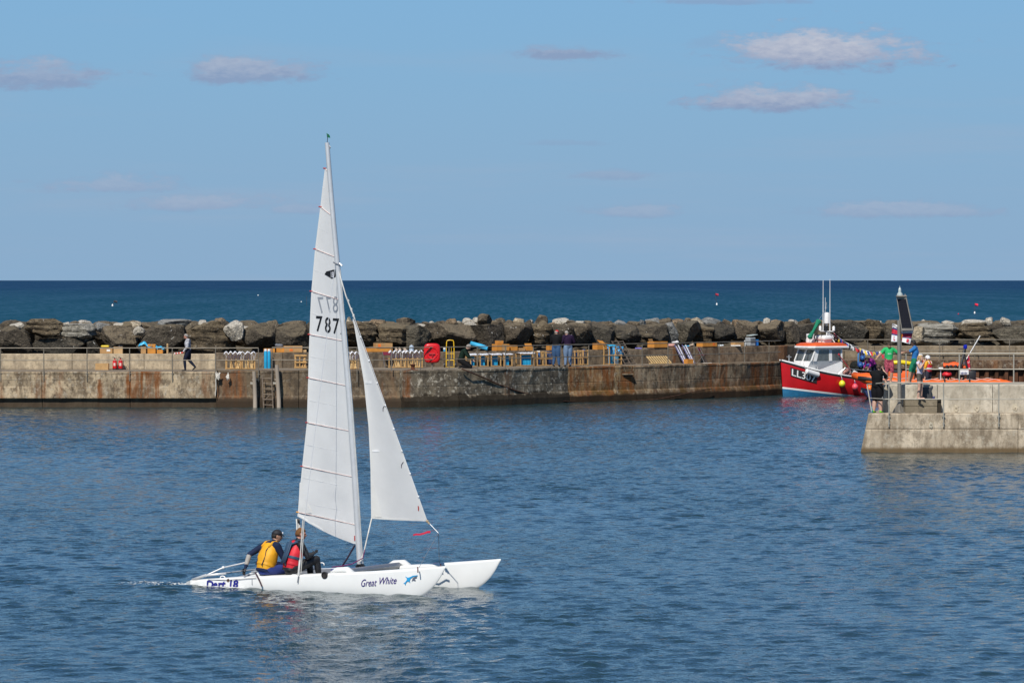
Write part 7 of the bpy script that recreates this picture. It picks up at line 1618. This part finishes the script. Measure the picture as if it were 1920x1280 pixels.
# two lifeboat-station flags
fw = mat('flag_white', (.74, .73, .74), .6, var=.05); fr = mat('flag_red', (.52, .015, .035), .6); fnv = mat('flag_navy', (.03, .03, .16), .6); fy = mat('flag_yellow', (.7, .45, .02), .6)
def station_flag(lbl, P, letter, upx, right=False):
    base = at(P[0][0], P[0][1], LPD + .05); t = thing('station_flag', lbl, 'flag', base, 0, 'flags on the lamp post')
    def fp(u, v, o=0):
        a = Vector(P[0]).lerp(Vector(P[1]), u); b = Vector(P[3]).lerp(Vector(P[2]), u); q = a.lerp(b, v)
        return at(q.x, q.y, LPD + .05 + .06 * math.sin(u * 4 + v * 2) - o) - base
    mb = MB(); mb.sheet([[fp(i / 8, j / 8) for i in range(9)] for j in range(9)], .005); fc = mb.build('flag_cloth', fw, t, smooth=50)
    for v0, v1, m in ((.27, .34, fnv), (.34, .60, fr), (.60, .67, fnv)):
        v0, v1 = v0 * .95 - .02, v1 * .95 - .02
        mb = MB(); mb.sheet([[fp(i / 8, v, .012) for i in range(9)] for v in (v0, (v0 + v1) / 2, v1)], .003); mb.build('flag_band', m, fc)
    if right: mb = MB(); mb.sheet([[fp(u, v, .018) for u in (.0, .10)] for v in (.45, .7, .9)], .003); mb.build('flag_band', fr, fc); mb = MB(); mb.sheet([[fp(u, v, .022) for u in (.05, .09)] for v in (.3, .5, .75)], .003); mb.build('flag_band', fy, fc)
    text_on(letter, lambda u, v: fp(upx + u * .24, .93 - v * .26, .018), fr, fc, fit=(1, 1), bold=.03, name='lettering')
station_flag('white flag with a red band hanging left of the lamp post', [(1673.5, 606), (1686, 611), (1684, 641), (1671, 640)], 'L', .32)
station_flag('white flag with a red band billowing right of the lamp post', [(1690, 620), (1713, 617.5), (1706.5, 645), (1689.5, 640)], 'I', .55, True)
# --- people on the quay
W_NAVY = mat('trousers_navy', (.014, .018, .035), .8); W_CHECK = mat('check_shirt', (.40, .40, .42), .8, var=.95, scale=13); W_JEAN = mat('jeans_blue', (.045, .095, .19), .8, var=.15); W_JEANL = mat('jeans_light', (.15, .22, .33), .8, var=.15)
W_BLACK = mat('cloth_black', (.010, .010, .011), .8); W_PURP = mat('cloth_dark_purple', (.024, .012, .035), .8); W_DGREEN = mat('cloth_dark_green', (.010, .024, .016), .8); SHOE = mat('shoe_dark', (.02, .018, .016), .6)
H_GREY = mat('hair_grey', (.32, .29, .26), .8); H_BROWN = mat('hair_brown', (.05, .028, .015), .7); H_BLOND = mat('hair_blond', (.42, .27, .12), .7)
p = on(353, 695.6, 1.68)
def walk_extra(root, J, hp):
    mb = MB(); mb.tube([Vector((-.27, .20, .86)), Vector((-.27, .62, .80))], .035, 8); b = mb.build('striped_stick', mat('barrier_red', (.62, .05, .02), .6), root)
    for y in (.30, .44, .56): mb = MB(); mb.tube([Vector((-.27, y, .846 - (y - .3) * .14)), Vector((-.27, y + .05, .84 - (y - .3) * .14))], .037, 8); mb.build('white_band', mat('barrier_white', (.75, .75, .73), .6), b)
person('person in a checked shirt and navy trousers walking left along the pale wall', p, face_rot(-1, .05), dict(head=(0, .10, 1.60), neck=(0, .05, 1.46), chest=(0, .03, 1.25), knl=(-.1, .16, .50), anl=(-.1, .13, .09), knr=(.1, -.02, .51), anr=(.1, -.30, .20), tor=(0, .75, -.66), wrl=(-.25, .20, .90), ell=(-.25, .02, 1.12), wrr=(.24, .02, .90), look=(-.1, 1, -.2)),
       dict(torso=W_CHECK, uparm=W_CHECK, forearm=W_CHECK, pelvis=W_NAVY, thigh=W_NAVY, shin=W_NAVY, foot=SHOE), hair=H_GREY, face=mat('skin_ruddy', (.48, .22, .15)), size=1.03, puff=.022, extra=walk_extra)
p = deck_pt(868, y=690.5)
person('person in a dark green jumper kneeling beside the blue tube racks', p, face_rot(1, -.1), dict(pelvis=(0, -.10, .34), hpl=(-.1, -.08, .33), hpr=(.1, -.08, .33), chest=(0, .0, .64), neck=(0, .12, .83), head=(0, .24, .93), shl=(-.19, .08, .76), shr=(.19, .08, .76), ell=(-.24, .24, .52), elr=(.24, .24, .52), wrl=(-.12, .42, .36), wrr=(.12, .42, .36), knl=(-.12, .32, .08), knr=(.12, .32, .08), anl=(-.12, -.12, .09), anr=(.12, -.12, .09), tol=(0, -.6, -.6), tor=(0, -.6, -.6), look=(0, 1, -.75)),
       dict(torso=W_DGREEN, uparm=W_DGREEN, forearm=W_DGREEN, pelvis=W_BLACK, thigh=W_BLACK, shin=W_BLACK, foot=SHOE), hair=H_GREY, size=1.12, puff=.025)
p = deck_pt(1043, y=687.5)
person('person in a red cap, black jacket and blue jeans standing with back turned', p, face_rot(.35, .9), dict(head=(0, .06, 1.58), ell=(-.27, .06, 1.15), elr=(.26, .08, 1.15), wrl=(-.14, .26, 1.08), wrr=(.12, .26, 1.08), look=(.4, 1, -.5), anl=(-.14, 0, .09), anr=(.14, 0, .09)),
       dict(torso=W_BLACK, uparm=W_BLACK, forearm=W_BLACK, pelvis=W_JEAN, thigh=W_JEAN, shin=W_JEAN, foot=SHOE), hair=H_GREY, cap=mat('cap_red', (.60, .015, .02), .7), size=1.06, puff=.04)
p = deck_pt(1065, y=687.5)
person('person with grey hair in a dark purple jumper and light jeans, back turned', p, face_rot(-.3, .9), dict(head=(-.05, .06, 1.57), ell=(-.27, .06, 1.15), elr=(.30, .0, 1.16), wrl=(-.14, .26, 1.10), wrr=(.16, .22, 1.08), look=(-.5, 1, -.5), anl=(-.13, .0, .09), anr=(.13, .03, .09)),
       dict(torso=W_PURP, uparm=W_PURP, forearm=W_PURP, pelvis=W_JEANL, thigh=W_JEANL, shin=W_JEANL, foot=SHOE), hair=H_GREY, size=1.05, puff=.04)
# --- people on the pier
GREENS = mat('clog_green', (.16, .62, .02), .5); p = Vector((X(1645, 134.25), 134.25, 1.345))
def camera_extra(root, J, hp): mb = MB(); mb.bbox(J['wrr'] + Vector((-.05, .06, .05)), (.13, .09, .09), .015); c = mb.build('camera', mat('camera_black', (.02, .02, .022), .4), root); mb = MB(); mb.box(J['shr'] + Vector((.062, 0, -.11)), (.012, .03, .20)); mb.box(J['hpr'] + Vector((.115, 0, -.22)), (.012, .03, .34)); mb.build('side_stripe', mat('stripe_white', (.7, .7, .7), .7), root)
person('person in black shirt and shorts with green clogs photographing from the ledge', p, face_rot(.55, .85), dict(head=(.02, .08, 1.60), ell=(-.22, .22, 1.26), wrl=(-.04, .26, 1.52), elr=(.25, .24, 1.24), wrr=(.10, .28, 1.50), look=(.15, 1, .0), anl=(-.13, -.02, .09), anr=(.13, .02, .09)),
       dict(torso=W_BLACK, uparm=(W_BLACK, .8, SKIN), forearm=SKIN, pelvis=W_BLACK, thigh=W_BLACK, shin=(W_BLACK, .08, SKIN), foot=GREENS), hair=H_BROWN, size=1.0, puff=.045, extra=camera_extra)
TEE_G = mat('tee_green', (.03, .42, .13), .8); SHORT_R = mat('shorts_red_pattern', (.34, .07, .10), .8, var=.6, scale=14); TEE_B = mat('tee_blue', (.03, .16, .42), .8); SHORT_G = mat('shorts_green', (.02, .20, .11), .8, var=.5, scale=12)
p = Vector((X(1667, 136.6), 136.6, 2.33))
def tee_print(root, J, hp): mb = MB(); mb.ball(J['chest'] + Vector((0, .105, -.02)), (.10, .035, .05), 10, 6); mb.build('shirt_print', mat('print_pale', (.45, .62, .55), .7), root)
person('person in a green shirt and red patterned shorts standing on the pier wall', p, face_rot(.1, -1), dict(head=(.02, .08, 1.57), ell=(-.42, .04, 1.22), wrl=(-.60, .10, 1.28), elr=(.38, .06, 1.20), wrr=(.52, .12, 1.06), look=(0, 1, -.55), anl=(-.05, .06, .09), anr=(.14, -.02, .09), knl=(-.10, .14, .5)),
       dict(torso=TEE_G, uparm=(TEE_G, .8, SKIN2), forearm=SKIN2, pelvis=SHORT_R, thigh=SHORT_R, shin=(SHORT_R, .05, SKIN2), foot=SKIN2), hair=H_BROWN, size=.86, puff=.03, thin=.9, extra=tee_print, face=SKIN2)
p = Vector((X(1707, 136.9), 136.9, 2.33))
person('person in a blue shirt and green shorts leaning back from the pier railing', p, face_rot(-1, .25), dict(pelvis=(0, -.16, .86), hpl=(-.09, -.16, .84), hpr=(.09, -.16, .84), chest=(0, -.20, 1.17), neck=(0, -.17, 1.38), head=(0, -.12, 1.53), shl=(-.17, -.18, 1.33), shr=(.17, -.18, 1.33), ell=(-.2, .05, 1.18), elr=(.2, .05, 1.18), wrl=(-.14, .26, 1.22), wrr=(.14, .26, 1.22), knl=(-.1, -.02, .48), knr=(.1, -.10, .46), anl=(-.1, .05, .09), anr=(.1, .02, .09), look=(0, 1, -.1)),
       dict(torso=TEE_B, uparm=(TEE_B, .8, SKIND), forearm=SKIND, pelvis=SHORT_G, thigh=SHORT_G, shin=(SHORT_G, .1, SKIN2), foot=SKIN2), hair=mat('hair_black', (.01, .008, .007), .7), face=SKIND, size=.93, puff=.03, thin=.85)
VEST_T = mat('top_lilac', (.60, .56, .66), .8, var=.3, scale=18); SHORT_K = mat('shorts_khaki', (.11, .095, .08), .8, var=.3, scale=10)
p = Vector((X(1724.5, 134.05), 134.05, 1.83))
person('person with long blond hair in a pale sleeveless top and khaki shorts on the step', p, face_rot(.85, -.45), dict(head=(0, .05, 1.59), ell=(-.23, .05, 1.16), wrl=(-.22, .10, .92), elr=(.20, .10, 1.20), wrr=(.04, .20, 1.44), look=(.1, 1, .05), anl=(-.11, .02, .09), anr=(.11, -.02, .09)),
       dict(torso=VEST_T, uparm=SKIN, forearm=SKIN, pelvis=SHORT_K, thigh=(SHORT_K, .5, SKIN), shin=SKIN, foot=SKIN), hair=H_BLOND, longhair=True, size=.91, puff=.008, thin=.84)
# --- crew of the lifeboat and a helper on the fishing boat
DRY_Y = mat('drysuit_yellow', (.75, .36, .01), .6); DRY_N = mat('drysuit_navy', (.02, .022, .035), .7); LJ_R = mat('lifejacket_red', (.58, .012, .03), .6); HEL = mat('helmet_white', (.80, .80, .78), .3); REFL = mat('reflective_band', (.66, .66, .64), .4)
p = at(1741, 700, 193.2); p.z = .45
person('person in white helmet and red lifejacket with yellow sleeves standing in the lifeboat', p, face_rot(-.75, .65), dict(head=(0, .05, 1.62), ell=(-.26, .02, 1.15), wrl=(-.22, .18, .95), elr=(.27, .0, 1.15), wrr=(.24, .14, .94), look=(-.3, 1, -.15)),
       dict(torso=DRY_Y, uparm=DRY_Y, forearm=DRY_Y, pelvis=DRY_N, thigh=DRY_N, shin=DRY_N, foot=DRY_N, hand=SKIN2), helmet=HEL, vest=(LJ_R, REFL, ((.6, REFL), (-.12, W_BLACK))), size=1.0, puff=.03)
p = at(1727, 700, 194.6); p.z = .45
person('person in white helmet half hidden behind the blond girl', p, face_rot(-.6, .8), dict(head=(0, .05, 1.64), ell=(-.26, .02, 1.15), elr=(.27, .0, 1.15), look=(-.3, 1, -.15)),
       dict(torso=DRY_Y, uparm=DRY_Y, forearm=DRY_Y, pelvis=DRY_N, thigh=DRY_N, shin=DRY_N, foot=DRY_N, hand=SKIN2), helmet=HEL, vest=(LJ_R, REFL, ((.6, REFL),)), size=1.02, puff=.03)
STR = mat('top_pink_purple', (.28, .03, .22), .8, var=.9, scale=11, stretch=(.3, .3, 3))
p = FMX @ Vector((-2.35, .1, .58))
person('person in a pink and purple striped top bending on the stern of the red boat', p, face_rot(-.8, -.5), dict(chest=(0, .16, 1.18), neck=(0, .34, 1.30), head=(0, .46, 1.28), shl=(-.18, .30, 1.26), shr=(.18, .30, 1.26), ell=(-.24, .40, 1.02), elr=(.24, .40, 1.02), wrl=(-.2, .52, .82), wrr=(.2, .52, .82), look=(0, .6, -1)),
       dict(torso=STR, uparm=STR, forearm=STR, pelvis=W_NAVY, thigh=W_NAVY, shin=W_NAVY, foot=SHOE), hair=H_BROWN, size=1.0, puff=.03)
# --- small things on the ledge
mb = MB(); mb.ball((0, 0, .07), (.10, .07, .07), 10, 8); mb.tube([(.06, 0, .10), (.13, 0, .03), (.20, .02, .02)], .03, 8); o = mb.build('pale_bag', mat('bag_beige', (.42, .34, .27), .8), smooth=True); o.location = on(1657, 772, 1.35) + Vector((0, .1, 0)); tag(o, 'small beige bag on the ledge between the clogs and the lamp post', 'bag')
mb = MB(); mb.lathe((0, 0, 0), [(.04, 0), (.042, .09), (.03, .11)], 12); o = mb.build('drink_can', mat('can_navy', (.03, .03, .14), .3), smooth=40); o.location = Vector((X(1751, 134.3), 134.3, 1.83)); tag(o, 'small dark blue can on the right end of the step block', 'can')
mb = MB(); mb.tube([(0, 0, 0), (.02, -.02, -.14), (.0, 0, -.3)], .018, 6); o = mb.build('blue_rope', mat('rope_blue', (.1, .32, .36), .8)); o.location = at(1634.5, 762, PD + .5); tag(o, 'short blue rope tied at the end post of the pier railing', 'rope')
# --- marker flags and floats out at sea
def dan(px, yf, yb_, lbl, m, float_m=fb_white, lean=0):
    D = (H + .25) * F / (yb_ - 525); s = D / F; b = Vector((X(px, D), D, -.2)); t = thing('marker_buoy', lbl, 'marker buoy', b, 0, 'marker flags at sea'); h = (yb_ - yf) * s
    mb = MB(); mb.tube([(0, 0, -.3), (lean * s, 0, h)], max(.03, .35 * s), 6); mb.build('staff', mat('staff_dark', (.06, .05, .06), .7), t)
    mb = MB(); mb.lathe((0, 0, 0), [(.3 * s, -1.2 * s), (1.5 * s, -.2 * s), (1.6 * s, 1.6 * s), (.9 * s, 3.4 * s), (.3 * s, 3.8 * s)], 12); mb.build('float', float_m, t, smooth=40)
    mb = MB(); mb.sheet([[Vector((lean * s + u * 6 * s, .3 * math.sin(u * 4), h - v * 4.5 * s - u * s)) for u in (0, .3, .6, 1)] for v in (0, .5, 1)], .02); mb.build('flag_cloth', m, t, smooth=True)
dan(1827.5, 569, 588, 'bright red marker flag on a white float beyond the breakwater', mat('dan_red', (.70, .01, .05), .6))
dan(1344, 550, 572, 'dark red marker flag leaning on its float beyond the breakwater', mat('dan_dark_red', (.35, .01, .04), .6), lean=-3)
dan(211, 563, 574, 'dark marker flag far beyond the breakwater at the left', mat('dan_dark', (.03, .03, .04), .6), lean=3)
for px, y, m, lbl in ((1797, 589.5, mat('float_red', (.6, .02, .04), .5), 'small red float left of the bright red marker flag'), (565, 566.5, fb_white, 'small white float left of the mainsail out at sea'), (484, 554, fb_white, 'tiny white float far out at sea left of the sail')):
    D = (H + .25) * F / (y - 525); s = D / F; mb = MB(); mb.ball((0, 0, 0), 1.3 * s, 12, 8); o = mb.build('float', m, smooth=True); o.location = (X(px, D), D, -.15); tag(o, lbl, 'float')
D = 5.9 * F / (570 - 525); s = D / F
mb = MB(); mb.tube([(0, 0, -.3), (0, 0, 17 * s)], .35 * s, 6); o = mb.build('withy_pole', mat('staff_dark', (.06, .05, .06))); o.location = (X(575, D), D, -.2); tag(o, 'thin dark pole standing in the sea just left of the mainsail', 'pole')
